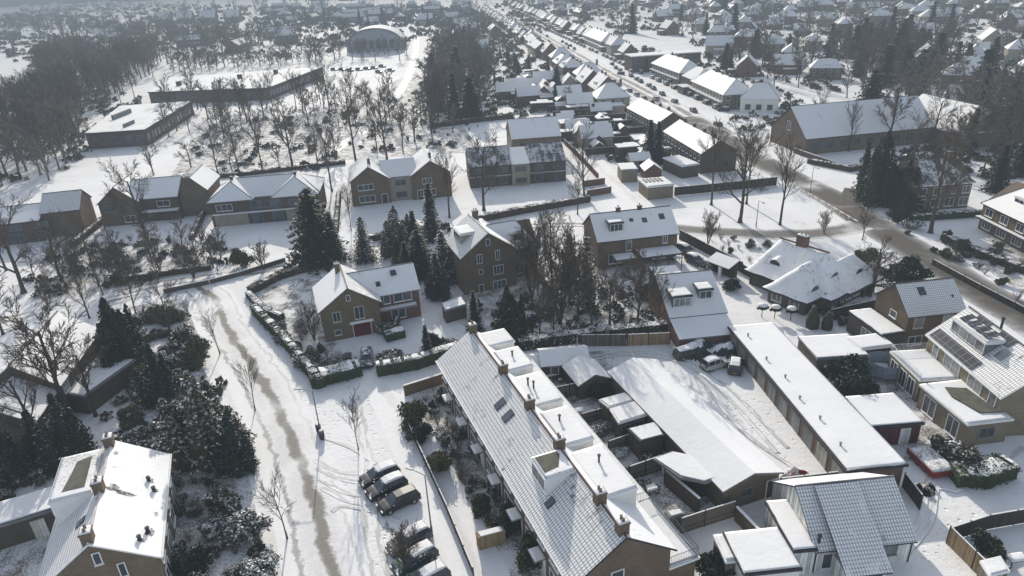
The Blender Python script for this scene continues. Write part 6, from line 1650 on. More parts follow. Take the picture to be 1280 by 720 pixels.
# ---- shrubs
BUSH = {}
for key, mat, sd in (('dark','leaf',1),('snowy','leaf_snow',2),('olive','leaf_olive',3),('olive_snowy','leaf_olive_snow',4),('green','hedge',5)):
    BUSH[key] = [leafy_blob(sd*10+j, 1, 1.25, 3000, .075, 9).data('shrub', [M[mat]], uv=False) for j in range(4)]
BUSH['dry'] = [twiggy_shrub(7+j).data('shrub', [M['heather']], uv=False) for j in range(2)]
def bush(key, label, base, r, h, group=None, name=None):
    b = base if isinstance(base, Vector) else G(base)
    o = link(name or ('dry_shrub' if key == 'dry' else 'evergreen_shrub'), RNG.choice(BUSH[key]), None, b, RNG.uniform(0,6.28)); o.scale = (r, r, h/1.25)
    return tag(o, label, 'shrub', group)
for key, lab, b, r, h in (
 ('olive','round evergreen shrub at the top of the parking lane, uppermost of three',(517,527),2.0,3.0),
 ('dark','round dark shrub just below the uppermost parking lane shrub',(525,550),1.5,2.2),
 ('olive','shaggy olive shrub in the terrace gardens beside the slim lamp',(548,586),1.7,2.3),
 ('green','bright green rounded shrub in the lower terrace garden',(600,640),1.1,1.6),
 ('green','dark green bush against the terrace wall near the bottom',(636,660),1.5,2.4),
 ('green','tall dark bush at the bottom of the terrace front',(662,705),1.5,3.0),
 ('dark','large round dark bush between the garages and the maroon shed',(1060,491),3.3,4.6),
 ('green','dark egg-shaped bush inside the bottom right fence',(1234,694),1.25,2.6),
 ('dark','broad dark evergreen beside the main road right of the thatched house',(1130,356),3.6,4.6),
 ('green','round clipped bush on the lawn beyond the main road',(1198,316),1.9,2.5),
 ('olive','yellow-green shrub below the thatched house',(1018,391),2.0,2.8),
 ('olive_snowy','snowy evergreen mass left of the oval hedge',(1190,578),2.3,3.0),
 ('olive_snowy','snowy evergreen touching the oval hedge on its left',(1206,592),1.8,2.2),
 ('snowy','white-topped round shrub, largest beside the bottom left house',(310,672),2.2,2.3),
 ('snowy','snowy shrub at the bottom left house corner path',(268,668),1.5,1.5),
 ('snowy','snow-covered shrub at the lower edge near the young tree',(330,724),1.8,1.8),
 ('olive_snowy','speckled tall shrub between pavement and the bottom left house garden',(283,640),1.9,2.6),
 ('snowy','small snow-capped shrub by the bottom left house path',(226,632),.9,1.2),
 ('snowy','low snowy shrub touching the bottom left house wall',(222,690),1.0,1.4),
 ('dark','dark shrub in the lower snowy bed of the bottom left house',(245,712),1.9,2.2),
 ('snowy','snowy shrub beside the corner house hedge, drooping under snow',(477,398),1.3,1.6),
 ('olive_snowy','snow-crusted shrub right of the driveway',(487,452),2.2,1.9),
 ('green','clipped columnar evergreen on the corner house lawn edge',(541,440),1.3,2.8),
 ('olive_snowy','speckled shrub strip beside the columnar evergreen',(560,436),1.5,1.8),
 ('snowy','snowy rhododendron clump inside the bend hedge, upper',(352,425),1.5,1.6),
 ('snowy','snowy rhododendron clump inside the bend hedge, lower',(380,455),1.7,1.7),
 ('olive','brown-green shrub by the left pavement below the junction',(212,402),2.2,3.0),
 ('olive_snowy','powdered shrub along the left pavement beside the brown-green one',(228,425),2.0,2.4),
 ('olive','olive shrub beside the massive dark evergreen',(188,480),2.2,2.6),
 ('olive','shaggy olive shrub at the pavement bend',(247,455),2.4,3.4),
 ('snowy','snowy low shrub between the two big left evergreens',(205,455),1.8,1.6),
 ('olive_snowy','speckled evergreen at the foot of the tall brown-green evergreen',(295,560),2.4,3.2),
 ('dark','dark broad shrub left of the tall brown-green evergreen',(232,560),2.4,3.2),
 ('olive_snowy','speckled bush row end above the bottom left house roof',(195,572),2.2,2.4),
 ('olive_snowy','speckled bush in the shaded hedge behind the bottom left house',(165,566),1.9,2.2),
 ('olive','pale green conical shrub in front of the pale-roofed villa left bay',(305,332),2.0,3.6),
 ('dark','dark shrub at the fork of the dark fences near the saltbox house',(915,362),1.6,2.0),
 ('snowy','snow-laden shrub beside the white post lean-to shed',(884,338),1.3,1.8),
 ('snowy','snowy climbing shrub against the garden sheds behind the terrace',(808,582),1.0,1.6),
 ('dark','dark trellis shrub between the two gabled sheds and the low hall',(748,492),1.6,2.2),
 ('dark','dark shrub left of the flat garage at the bottom edge',(893,712),1.8,2.6),
 ('olive_snowy','snowy shrub heap right of the pale-trunked bare tree',(1150,262),2.2,2.2),
 ('dark','dark low shrub before the junction conifers',(1122,275),2.4,2.4),
 ('snowy','snowy low shrub along the junction pavement',(1140,285),2.2,1.8),
 ('olive','round olive shrub on the street corner beside the thatched roof',(1080,330),2.2,3.0),
): bush(key, lab, b, r, h)
rng = random.Random(5)
def in_poly(p, poly):
    c = False; n = len(poly)
    for i in range(n):
        a, b = poly[i], poly[(i+1)%n]
        if (a[1] > p[1]) != (b[1] > p[1]) and p[0] < (b[0]-a[0])*(p[1]-a[1])/(b[1]-a[1])+a[0]: c = not c
    return c
def scatter(poly_px, n, gap, rng, tries=60):
    P = [G(p) for p in poly_px]; q = [(p.x, p.y) for p in P]; out = []
    x0, x1 = min(a for a, b in q), max(a for a, b in q); y0, y1 = min(b for a, b in q), max(b for a, b in q)
    for _ in range(n*tries):
        if len(out) >= n: break
        p = Vector((rng.uniform(x0,x1), rng.uniform(y0,y1), 0))
        if in_poly((p.x,p.y), q) and all((p-o).length > gap for o in out): out.append(p)
    return out
for lab, grp, poly, n, keys in (
  ('low garden plant in the front gardens of the terrace', 'plants in the terrace front gardens', [(528,500),(552,492),(655,660),(625,690),(560,590)], 46, ('dry','olive_snowy','snowy','dry')),
  ('low snowy plant in the beds right of the bottom left house', 'plants in the bottom left garden', [(215,590),(300,600),(335,700),(320,740),(215,740)], 34, ('snowy','olive_snowy','dry','snowy')),
  ('undergrowth shrub in the shaded left gardens', 'shrubs in the shaded left gardens', [(130,400),(235,385),(255,470),(300,560),(170,565),(150,500)], 60, ('olive','dry','olive_snowy','snowy')),
  ('dry shrub in the left edge garden', 'shrubs in the left edge garden', [(-5,500),(45,510),(60,590),(-5,640)], 30, ('dry','olive_snowy')),
  ('dry shrub in the shaded villa gardens along the street', 'shrubs in the villa gardens', [(50,335),(110,300),(260,300),(290,330),(100,375)], 36, ('dry','dry','olive')),
  ('shrub in the gardens beside the tall brick house', 'shrubs around the tall brick house', [(560,385),(640,375),(740,350),(840,360),(830,410),(670,425),(600,410)], 44, ('dry','dry','olive','olive_snowy')),
  ('small garden plant behind the terrace', 'plants in the rear gardens of the terrace', [(690,470),(740,460),(760,500),(800,580),(830,640),(800,640)], 16, ('dry','snowy')),
  ('low plant inside the bend hedge of the corner house', 'plants around the corner house', [(322,400),(390,405),(395,430),(440,450),(405,475),(370,440)], 20, ('snowy','dry','olive_snowy')),
  ('garden plant beside the houses on the right', 'plants in the right-hand gardens', [(1020,390),(1100,375),(1090,395),(1040,415)], 12, ('dry','snowy')),
  ('garden plant in the plots beyond the main road', 'plants beyond the main road', [(1130,290),(1240,300),(1290,340),(1290,390),(1200,340)], 26, ('dry','olive','olive_snowy')),
  ('shrub around the thatched house', 'shrubs around the thatched house', [(985,372),(1060,360),(1110,370),(1070,395)], 10, ('dry','olive','olive_snowy')),
  ('shrub on the snowy plot between street and dark fence', 'shrubs on the street plot', [(860,296),(960,300),(990,310),(940,330)], 12, ('dry','dry','snowy')),
  ('low shrub in the school grounds', 'shrubs in the school grounds', [(420,130),(540,110),(600,160),(590,185),(440,190)], 30, ('dry','olive','dry')),
): 
    for p in scatter(poly, n, 1.0, rng): bush(rng.choice(keys), lab, p, rng.uniform(.5,1.15)*(1.5 if 'left' in lab and 'shaded' in lab else 1), rng.uniform(.6,1.5)*(1.5 if 'shaded left' in lab else 1), grp)
# topiary and snow-shrouded cones
for i, (x, y) in enumerate(((952,396),(968,398),(988,400))):
    root = thing('topiary_tree', 'ball-headed topiary tree with snow cap beside the yard, '+['left','middle','right'][i]+' one of three', 'tree', G((x,y)), 0, 'topiary trees'); m = MB(); m.tube((0,0,0),(0,0,1.5),.06,.05,5); m.build('trunk', M['bark'], root, uv=False)
    o = link('crown', BUSH['green'][0], root, (0,0,1.15)); o.scale = (.75,.75,.75)
    k = MB(); k.lathe([(.72,1.85),(.6,2.05),(.3,2.18),(.05,2.22)], 9); k.build('snow_layer', M['cap'], root, uv=False, smooth=True)
for i, (x, y) in enumerate(((1015,409),(1033,411))):
    root = thing('wrapped_cone_shrub', ['taller','shorter'][i]+' cone-shaped shrub coated white with snow beside the low shed', 'shrub', G((x,y))); s_ = (1.15,.95)[i]
    m = MB(); m.lathe([(.75*s_,0),(.85*s_,.8*s_),(.6*s_,1.9*s_),(.25*s_,2.7*s_),(.03,3.0*s_)], 10); m.build('foliage', M['leaf_snow'], root, uv=False); 
    c = leafy_blob(3+i, .9*s_, 2.9*s_, 700, .12, 4, core=False); c.build('outer_leaves', M['leaf_snow'], root, uv=False)
# ------------------------------------------------------------------ the town beyond
def hip_block(m, x0, x1, y0, y1, he, hr, hip, ov=.4, mi=(0,1,2), t=.15):
    """simple joined house shell: wall mi0, snow roof mi1, trim mi2"""
    m.box(x0, x1, y0, y1, -.1, he, mi[0]); br = (y0+y1)/2; a, b, c, d = x0-ov, x1+ov, y0-ov, y1+ov; z = he-.02
    if hip <= 0:
        for x, s_ in ((x0,1),(x1,-1)):
            f = [(x,y0,he),(x,y1,he),(x,br,hr-.1)]; m.face(f if s_ < 0 else f[::-1], mi[0])
    R0, R1 = a+(hip if hip > 0 else 0), b-(hip if hip > 0 else 0)
    m.slab([(a,c,z),(b,c,z),(R1,br,hr),(R0,br,hr)], t, mi[1], mi[2]); m.slab([(b,d,z),(a,d,z),(R0,br,hr),(R1,br,hr)], t, mi[1], mi[2])
    if hip > 0: m.slab([(a,d,z),(a,c,z),(R0,br,hr)], t, mi[1], mi[2]); m.slab([(b,c,z),(b,d,z),(R1,br,hr)], t, mi[1], mi[2])
def far_house(kind, wall, seed):
    rng = random.Random(seed); m = MB(); W_, D_, he, hr, hip = {'semi':(14,9,5.4,9.2,3.8),'cottage':(9,8,3.2,7.6,0),'terrace':(26,8.5,5.2,8.6,0),'villa':(11,10,5.6,9.8,4.4),'bungalow':(13,9,2.9,6.6,3.5),'pair':(13,8.5,4.2,8.8,0)}[kind]
    hip_block(m, -W_/2, W_/2, 0, D_, he, hr, hip)
    n = max(2, int(W_/3.2))
    for i in range(n):
        u = -W_/2+(i+.5)*W_/n
        for z in ((.8, 3.3) if he > 4 else (.8,)):
            m.box(u-.75, u+.75, -.05, .0, z, z+1.35, 4); m.box(u-.66, u+.66, -.07, -.052, z+.09, z+1.26, 3)
    for s_ in (-1, 1):
        for z in ((.9, 3.4) if he > 4 else (.9,)):
            x = s_*W_/2; m.box(min(x, x+s_*.05), max(x, x+s_*.05), D_*.35, D_*.35+1.3, z, z+1.3, 3)
    for x in ((-W_*.22, W_*.22) if kind != 'terrace' else (-9,-3,3,9)):
        m.box(x-.4, x+.4, D_/2-.3, D_/2+.3, hr-.6, hr+.9, 0); m.box(x-.38, x+.38, D_/2-.28, D_/2+.28, hr+.902, hr+1.0, 1)
    if kind in ('semi','villa','pair'):
        m.box(-1.6, 1.6, .7, 3.2, he-.2, he+1.9, 4); m.box(-1.75, 1.75, .55, 3.4, he+1.902, he+2.1, 1)
    if kind in ('semi','terrace','cottage','pair'): m.box(-W_*.3, W_*.15, D_+.01, D_+3.5, -.1, 2.7, 0); m.box(-W_*.32, W_*.17, D_+.0, D_+3.7, 2.702, 2.95, 1)
    return m.data(kind+'_house', [M[wall], M['flat'] if seed%3 else M['tile_full'], M['grey_trim'], M['glass'], M['white']])
FAR = {k: [far_house(k, w_, i+j) for i, w_ in enumerate(('brick','brick_dark','render_beige','brick_red'))] for j, k in enumerate(('semi','cottage','terrace','villa','bungalow','pair'))}
FAR_POS = []
NEAR_GUARD = []
def put_house(kind, v, p, rz, label, group=None, s_=1.0, nm=None, cat='house'):
    o = link(nm or {'terrace':'terraced_house','cottage':'cottage','bungalow':'bungalow'}.get(kind,'house'), FAR[kind][v], None, p, rz); o.scale = (s_,s_,s_); FAR_POS.append((p, 11 if kind == 'terrace' else 8)); return tag(o, label, cat, group)
ROAD = [G(p) for p in [(1280,396),(1217,360),(1165,325),(1110,293),(1035,244),(960,206),(889,163),(845,136),(800,111),(750,85),(707,60),(655,31),(625,17),(606,8)]]
rd = (ROAD[-4]-ROAD[6]).normalized(); rn = Vector((-rd.y, rd.x, 0)); rang = math.atan2(rd.y, rd.x)
def road_dist(p):
    best = 1e9
    for a, b in zip(ROAD, ROAD[1:]):
        ab = b-a; t_ = max(0, min(1, (p-a).dot(ab)/ab.length_squared)); best = min(best, (a+ab*t_-p).length)
    return best
# three hipped double villas right of the road, built with their parts
def hip_villa(label, p1, p2, D, he=5.4, hr=9.4, wall='brick_dark', sn='tile_full'):
    h = House('hipped_villa', label, 'house', p1, p2, he, D=D)
    h.walls(M[wall]); h.gable_roof('x', hr, M[sn], M[sn], hipl=4.2, hipr=4.2, edge='white', ridge='lead', ov=.5)
    n = max(2, int(h.W/3))
    for i in range(n): h.window('f', (i+.5)*h.W/n, 3.2, 1.5, 1.4, 2); h.window('f', (i+.5)*h.W/n, .7, 1.7, 1.5, 2)
    for i in range(3): h.window('r', 1.5+i*(D-3)/2, 3.2, 1.3, 1.4, 1); h.window('r', 1.5+i*(D-3)/2, .7, 1.4, 1.6, 1)
    for u in (.3,.5,.7): h.chimney(h.W*u, D/2, hr+1.0, .8, .6, wall, pots=1)
    m = MB(); m.box(.3, h.W-.3, -1.3, -.003, 2.6, 2.8); cn = h.part('canopy', m, M['white']); k = MB(); k_snow(k, .35, h.W-.35, -1.25, -.05, 2.8, .1); h.part('snow_layer', k, M['cap'], cn, smooth=True)
    FAR_POS.append((h.base+h.X*h.W/2+h.Y*D/2, 12)); return h
hip_villa('hipped brick villa with long white canopy, middle one right of the main road', (815,78), (850,90.5), 11)
hip_villa('hipped villa with pale walls and snow canopy, nearest pair facing the main road', (865,100), (905,117.5), 11, wall='brick')
hip_villa('hipped brick villa with many ridge chimneys, farthest of the three by the road', (730,43), (752,51.5), 11, wall='brick')
h = House('white_hipped_house', 'white rendered house with blue-white hipped roof just left of the long hall', 'house', (926,122), (950,131), 4.6, D=11, rot=-22); h.W = 12
h.walls(M['render_white']); h.gable_roof('x', 8.6, M['flat'], M['flat'], hipl=4, hipr=4, edge='white', ridge='lead')
for u in (2.5,6,9.5): h.window('f', u, .8, 1.6, 1.6, 2, frame='grey_trim')
h = flat_block('flat_office', 'two-storey flat-roofed brick block beyond the hipped villas', 'office', (790,71), (829,77), (868,62), 7.0, 'brick_dark', 'white', 'flat', W=34, D=16, rot=8); FAR_POS.append((h.base+h.X*17+h.Y*8, 20))
for i in range(8): h.window('f', 3+i*4, 3.8, 3.0, 1.6, 2, frame='grey_trim')
# left side houses facing the road, with parts, then beyond them joined ones
LW = ('render_beige','brick','brick_dark','brick')
for i, (px, py) in enumerate(((747,123),(722,94),(690,72))):
    h = House('hipped_house', ['blue-shaded hipped house with pale back wing, nearest behind the roadside terraces','pyramid-roofed house in the left roadside row, second behind the terraces','pyramid-roofed house with attached sheds, third behind the terraces'][i], 'house', (px,py), (px+40,py), 4.8, D=11, W=11.5, rot=math.degrees(rang)-90)
    h.walls(M[LW[i]]); h.gable_roof('x', 9.0, M['tile_full'], M['tile_full'], hipl=4.5, hipr=4.5, edge='grey_trim', ridge='lead')
    for u in (2,5.5,9): h.window('f', u, 3.0, 1.4, 1.3, 2); h.window('f', u, .7, 1.4, 1.4, 2)
    m = MB(); m.box(.5, 8.0, -6.5, -.003, -.1, 2.9); ex = h.part('rear_wing', m, M[LW[i]]); m = MB(); m.box(.3, 8.2, -6.7, -.006, 2.903, 3.05); h.part('wing_roof', m, M['white'], ex); k = MB(); k_snow(k,.4,8.1,-6.6,-.1,3.05,.14); h.part('snow_layer', k, M['flat'], ex, smooth=True)
    h.chimney(9.5, 5.5, 10.0, .8, .6, 'brick', pots=1); FAR_POS.append((h.base+h.X*6+h.Y*5, 10))
rng = random.Random(77)
s0 = ROAD[7]
nl = nr = 0
for i in range(34):
    c = s0 + rd*(30+i*19)
    kind = rng.choice(['semi','villa','pair','semi','terrace','pair']); 
    for sd in (-1, 1):
        p = c + rn*sd*(24+rng.uniform(-1,2)); p.z = 0
        if any((p-q).length < r_+7 for q, r_ in FAR_POS): continue
        rz = rang + (math.pi/2 if False else 0) + (math.pi if sd > 0 else 0)
        k2 = kind if sd > 0 else rng.choice(['semi','pair','villa'])
        if k2 == 'terrace' and i % 2: k2 = 'pair'
        if sd > 0: put_house(k2, rng.randrange(4), p, rz, 'snow-roofed house on the left side of the main road, '+ordinal(nl)+' of the far row', 'houses left of the main road', rng.uniform(.9,1.05)); nl += 1
        else: put_house(k2, rng.randrange(4), p, rz, 'snow-roofed house on the right side of the main road, '+ordinal(nr)+' of the far row', 'houses right of the main road', rng.uniform(.9,1.05)); nr += 1
def far_houses(poly, n, gap, lab, grp, kinds, rz0, jit, smin=.85, smax=1.1, guard=22):
    k = 0
    for p in scatter(poly, n, gap, rng, 30):
        if road_dist(p) < guard or any((p-q).length < r_+8 for q, r_ in FAR_POS): continue
        put_house(rng.choice(kinds), rng.randrange(4), p, rz0+rng.choice((0,math.pi/2,math.pi))+rng.uniform(-jit,jit), lab, grp, rng.uniform(smin,smax)); k += 1
    return k
# gables along the far snowy field
for i, (x, y) in enumerate(((203,31),(231,30),(260,29),(290,28))):
    put_house('cottage', (0,3,1,0)[i], G((x,y)), .05, 'gabled house in the row against the far white field, '+ordinal(i)+' from the left', 'houses against the far white field', 2.0)
for i, (x, y, rz, k, s_) in enumerate(((128,50,.3,'cottage',1.3),(160,42,1.2,'cottage',1.3),(350,48,.1,'terrace',1.1),(480,25,.0,'terrace',1.3),(360,55,.2,'semi',1.2))):
    put_house(k, i%4, G((x,y)), rz, ['lone gabled house glinting in the grove','gabled house right of the grove house','low terrace left of the barrel-roofed hall','long flat-looking terrace above the barrel-roofed hall','grey house in front of the barrel hall left side'][i], None, s_)
tot = 0
tot += far_houses([(965,112),(1075,95),(1290,110),(1300,20),(1180,-12),(960,8),(880,40),(905,80)], 85, 14.5, 'snow-roofed house among garden trees in the upper right neighbourhood', 'upper right neighbourhood houses', ('semi','villa','pair','cottage'), -.35, .12)
tot += far_houses([(1150,132),(1290,160),(1300,80),(1180,85)], 9, 15, 'white-roofed house among dark trees above the long hall', 'houses above the long hall', ('cottage','pair','villa'), -.4, .2)
tot += far_houses([(600,80),(690,72),(640,38),(600,25),(560,30)], 16, 16, 'snow-roofed house in the left back streets beside the main road', 'left back street houses', ('semi','terrace','cottage','pair'), rang, .06)
tot += far_houses([(330,30),(540,36),(600,20),(590,4),(330,10)], 50, 22, 'small hazy snow-roofed house beyond the sports hall', 'hazy houses beyond the sports hall', ('terrace','semi','pair'), .1, .2)
tot += far_houses([(690,45),(870,45),(1000,20),(1180,-12),(700,-6),(620,6)], 85, 20, 'small hazy snow-roofed house in the distant town centre', 'distant town houses', ('terrace','semi','pair','villa'), rang, .15)
tot += far_houses([(130,75),(200,70),(330,75),(330,45),(210,40),(100,60)], 12, 22, 'low grey house half hidden in the far left trees', 'houses in the far left trees', ('terrace','bungalow','semi'), .1, .15)
# sheds and garden walls between the back lane and the roadside houses
SHED = []
for j, (w_, d_, hh) in enumerate(((4,3,2.4),(6,4,2.6),(3,2.6,2.2),(8,3.5,2.7))):
    for wl in ('brick_dark','dark_wood'):
        m = MB(); m.box(0,w_,0,d_,-.05,hh,0); m.box(-.15,w_+.15,-.15,d_+.15,hh+.002,hh+.16,2); k_ = len(m.v); k_snow(m,-.08,w_+.08,-.08,d_+.08,hh+.16,.14,3)
        for q in range(len(m.m)-1, -1, -1):
            if m.f[q][0] >= k_: m.m[q] = 1
        m.box(w_*.3,w_*.3+.9,-.04,0,.0,1.95,3); SHED.append(m.data('garden_shed', [M[wl], M['cap'], M['grey_trim'], M['dark_trim']]))
for j, (w_, d_, he_, hr_) in enumerate(((5,4,2.3,3.9),(7,5,2.6,5.0),(4,3,2.1,3.3),(9,6,3.2,6.4))):
    for wl in ('brick_red','render_beige','brick_dark'):
        m = MB(); hip_block(m, 0, w_, 0, d_, he_, hr_, 0, .25); m.box(w_*.4,w_*.4+.9,-.04,0,.0,1.95,3); m.box(w_*.1,w_*.1+.9,-.04,0,.9,1.8,3); SHED.append(m.data('garden_shed', [M[wl], M['flat'] if j%2 else M['tile_full'], M['grey_trim'], M['dark_trim']]))
tr = math.degrees(rang)
ns = 0
for p in scatter([(712,172),(700,140),(640,118),(650,95),(720,112),(800,190),(805,222)], 125, 4.7, rng):
    if any((p-q).length < r_+2 for q, r_ in FAR_POS) or road_dist(p) < 26: continue
    o = link('garden_shed', rng.choice(SHED), None, p, rang+rng.choice((0,math.pi/2,math.pi,-math.pi/2))+rng.uniform(-.09,.09)); tag(o, 'snow-topped shed in the plots between back lane and roadside houses', 'shed', 'sheds between back lane and roadside houses'); ns += 1
for i in range(8):
    a = G((728,190)) + rd*(i*11-4); b = a - rn*(24+rng.uniform(-4,5)); a.z = b.z = 0
    fence('dark plot fence between back lane and roadside gardens, '+ordinal(i)+' from the pavilion', [a, b], 1.9, 'dark_wood', posts=False, group='plot fences along the back lane')
# ------------------------------------------------------------------ trees beyond
LOW = {}
def low(key, H_, TC, mt='bark', mc='twig'):
    T, C = TC; n = len(T.v); T.v += C.v; T.f += [tuple(i+n for i in f) for f in C.f]; T.m += [1]*len(C.f)
    LOW[key] = (H_, T.data('distant_tree', [M[mt], M[mc]], uv=False))
low('bare', 14, bare_tree(31, 14, .55, .26, .24, 4, (10,7,6,5), .04, .4))
low('bare2', 12, bare_tree(32, 12, .62, .24, .22, 4, (10,7,6,5), .04, .35), mc='twig_red')
low('bare3', 15, bare_tree(33, 15, .45, .26, .30, 4, (11,7,6,4), .04, .45))
low('grove', 15, bare_tree(34, 15, .38, .20, .40, 4, (10,7,5,4), .035, .5))
low('fir', 12, conifer(41, 12, 2.6, 11, .05, clump=.62), mc='needle')
low('cedar', 11, conifer(42, 11, 3.6, 10, .02, power=.6, clump=.75), mc='needle')
for j in range(3):
    T, C = bare_tree(51+j, 13, (.85,.6,.45)[j], .26, .18, 3, (9,7,6), .085, (.10,.3,.45)[j]); n = len(T.v); T.v += C.v; T.f += [tuple(i+n for i in f) for f in C.f]
    LOW['mass%d' % j] = (13, T)
MASS = {}
def mass_add(tag_, mb, p, s_, rz, mi=0):
    v, f, m_, cnt = MASS.setdefault(tag_, ([], [], [], [0])); b = cnt[0]
    if not hasattr(mb, 'np'):
        mb.np = np.array(mb.v); mb.nf = np.array([q for q in mb.f if len(q) == 4], dtype=np.int32)
    a = mb.np; cnt[0] += len(a); c, s2 = math.cos(rz), math.sin(rz)
    v.append(np.stack([(a[:,0]*c-a[:,1]*s2)*s_[0]+p.x, (a[:,0]*s2+a[:,1]*c)*s_[0]+p.y, a[:,2]*s_[1]+p.z], 1)); f.append(mb.nf+b); m_.append(np.full(len(mb.nf), mi))
def mass_trees(tag_, poly, n, gap, h0, h1, guard=9, hguard=2):
    for p in scatter(poly, n, gap, rng, 25):
        if road_dist(p) < guard or any((p-q).length < r_*.75+hguard for q, r_ in FAR_POS): continue
        H_, mb = LOW['mass%d' % rng.randrange(3)]; s_ = rng.uniform(h0, h1)/H_; mass_add(tag_, mb, p, (s_*rng.uniform(.9,1.3), s_), rng.uniform(0,6.28))
CL = []
for j in range(5):
    r2 = random.Random(60+j); mb = MB()
    for k in range(26):
        d = rdir(r2, .4); leaf_card(mb, Vector((d.x*r2.uniform(.3,1), d.y*r2.uniform(.3,1), abs(d.z)*r2.uniform(.3,1)*.9+.15)), rdir(r2, .3), r2.uniform(.22,.42), r2)
    CL.append(mb)
def clumps(tag_, poly, n, r0, r1, mats, guard=8):
    P = [G(p) for p in poly]; q = [(p.x, p.y) for p in P]; x0, x1 = min(a for a, b in q), max(a for a, b in q); y0, y1 = min(b for a, b in q), max(b for a, b in q); k = 0
    for _ in range(n*8):
        if k >= n: break
        p = Vector((rng.uniform(x0,x1), rng.uniform(y0,y1), 0))
        if not in_poly((p.x,p.y), q) or road_dist(p) < guard: continue
        if any((p-h_).length < r_*.6 for h_, r_ in FAR_POS): continue
        L = rng.randrange(1, 5); a = rang + rng.choice((0, math.pi/2))
        for i in range(L):
            r = rng.uniform(r0, r1); mass_add(tag_, CL[rng.randrange(5)], p+Vector((math.cos(a), math.sin(a), 0))*(i*r*1.2), (r, r*rng.uniform(.7,1.4)), rng.uniform(0,6.28), rng.randrange(mats))
        k += 1
def far_trees(poly, n, gap, keys, lab, grp, h0, h1, guard=9, nm=None, hguard=2):
    for p in scatter(poly, n, gap, rng, 25):
        if road_dist(p) < guard or any((p-q).length < r_*.75+hguard for q, r_ in FAR_POS): continue
        k = rng.choice(keys); H_, d = LOW[k]; s_ = rng.uniform(h0,h1)/H_
        o = link(nm or ('conifer_tree' if k in ('fir','cedar') else 'bare_tree'), d, None, p, rng.uniform(0,6.28)); o.scale = (s_*rng.uniform(.9,1.2),)*2+(s_,); tag(o, lab if k not in ('fir','cedar') else lab.replace('bare brown','dark evergreen'), 'tree', grp)
B3 = ('bare','bare2','bare3')
far_trees([(-40,156),(40,140),(75,112),(120,118),(170,118),(178,125),(108,138),(100,175),(95,215),(40,228),(-40,240)], 80, 4.5, ('grove','bare3','grove'), 'bare brown tree in the dense grove at the upper left', 'dense grove at the upper left', 12, 17)
far_trees([(50,92),(70,70),(180,85),(183,100),(150,118),(60,118)], 55, 6, ('grove','bare','bare2'), 'bare brown tree in the dark wood beside the white field', 'dark wood by the white field', 13, 19)
mass_trees('wood', [(-40,46),(45,44),(160,56),(230,64),(330,72),(330,50),(200,40),(60,30),(-40,34)], 120, 10, 12, 20)
mass_trees('wood', [(-100,12),(340,2),(340,-14),(-100,4)], 120, 21, 14, 20)
far_trees([(545,160),(602,150),(610,95),(590,60),(548,70),(540,110)], 26, 6, B3+('cedar','fir'), 'bare brown tree in the dark clump between school grounds and back streets', 'dark tree clump beside the school grounds', 11, 17)
far_trees([(440,150),(540,120),(545,180),(450,195)], 12, 8, ('bare2','bare'), 'bare brown tree in the school grounds thicket', 'school grounds thicket', 8, 12)
far_trees([(205,138),(340,131),(420,121),(425,135),(300,158),(215,162)], 16, 9, ('bare','bare2','grove'), 'bare brown tree in front of the long school wing', 'trees before the long school wing', 11, 16)
far_trees([(330,62),(520,52),(600,60),(600,14),(330,20)], 46, 16, B3+('fir',), 'bare brown tree around the barrel-roofed hall', 'trees around the sports hall', 10, 18)
mass_trees('wood', [(330,16),(640,12),(640,-16),(330,-2)], 120, 21, 14, 22)
mass_trees('wood', [(640,22),(700,42),(790,68),(900,58),(1000,20),(1300,-40),(640,-10)], 220, 11, 9, 19)
far_trees([(640,22),(700,42),(790,68),(900,58),(1000,20),(1300,-40),(640,-10)], 46, 17, ('fir','fir','cedar'), 'bare brown tree between the distant town houses', 'trees in the distant town', 9, 19)
far_trees([(905,92),(1000,118),(1080,105),(1300,130),(1310,70),(1060,55),(900,75)], 60, 9, ('bare','bare2','cedar','fir'), 'bare brown tree in the upper right gardens', 'trees in the upper right gardens', 9, 17)
mass_trees('wood', [(905,92),(1300,115),(1320,-20),(1180,-20),(960,10),(870,55)], 260, 8, 9, 16)
far_trees([(1060,115),(1120,112),(1175,118),(1190,70),(1120,45),(1060,70)], 26, 7, ('cedar','fir','bare2','bare'), 'bare brown tree in the dark clump above the long hall', 'dark clump above the long hall', 12, 18)
far_trees([(1180,205),(1290,225),(1300,150),(1225,130),(1175,170)], 24, 8, ('bare2','bare','bare2','fir'), 'bare brown tree behind the right-hand houses', 'trees behind the right-hand houses', 11, 17)
far_trees([(640,112),(700,130),(790,195),(760,130),(680,80),(610,60),(600,110)], 34, 7, ('bare2','cedar','fir'), 'bare brown tree in the roadside back gardens', 'trees in the roadside back gardens', 5, 9)
for i, (b, t_) in enumerate((((1112,55),(1112,6)),((1162,42),(1163,0)),((1185,45),(1188,2)),((917,45),(918,2)),((882,44),(881,14)),((790,42),(792,2)),((648,101),(648,76)),((655,55),(646,42)),((985,70),(987,40)),((808,90),(800,70)))):
    p, hh = GH(b, t_); H_, d = LOW['fir']; o = link('conifer_tree', d, None, p, i*1.3); s_ = hh/H_; o.scale = (s_,s_,s_)
    tag(o, ['tall dark conifer spire right of the upper right villas','tall conifer near the top edge, left of a pair','broad tall conifer at the top edge, right of a pair','tallest dark conifer in the top middle of the town','dark conifer just left of the tallest middle conifer','tall conifer right of the far road houses','small dark cone conifer in the left back gardens','dark conifer beside the far end of the main road','conifer beside the white-roofed villas near the top','dark conifer beside the flat office block'][i], 'tree')
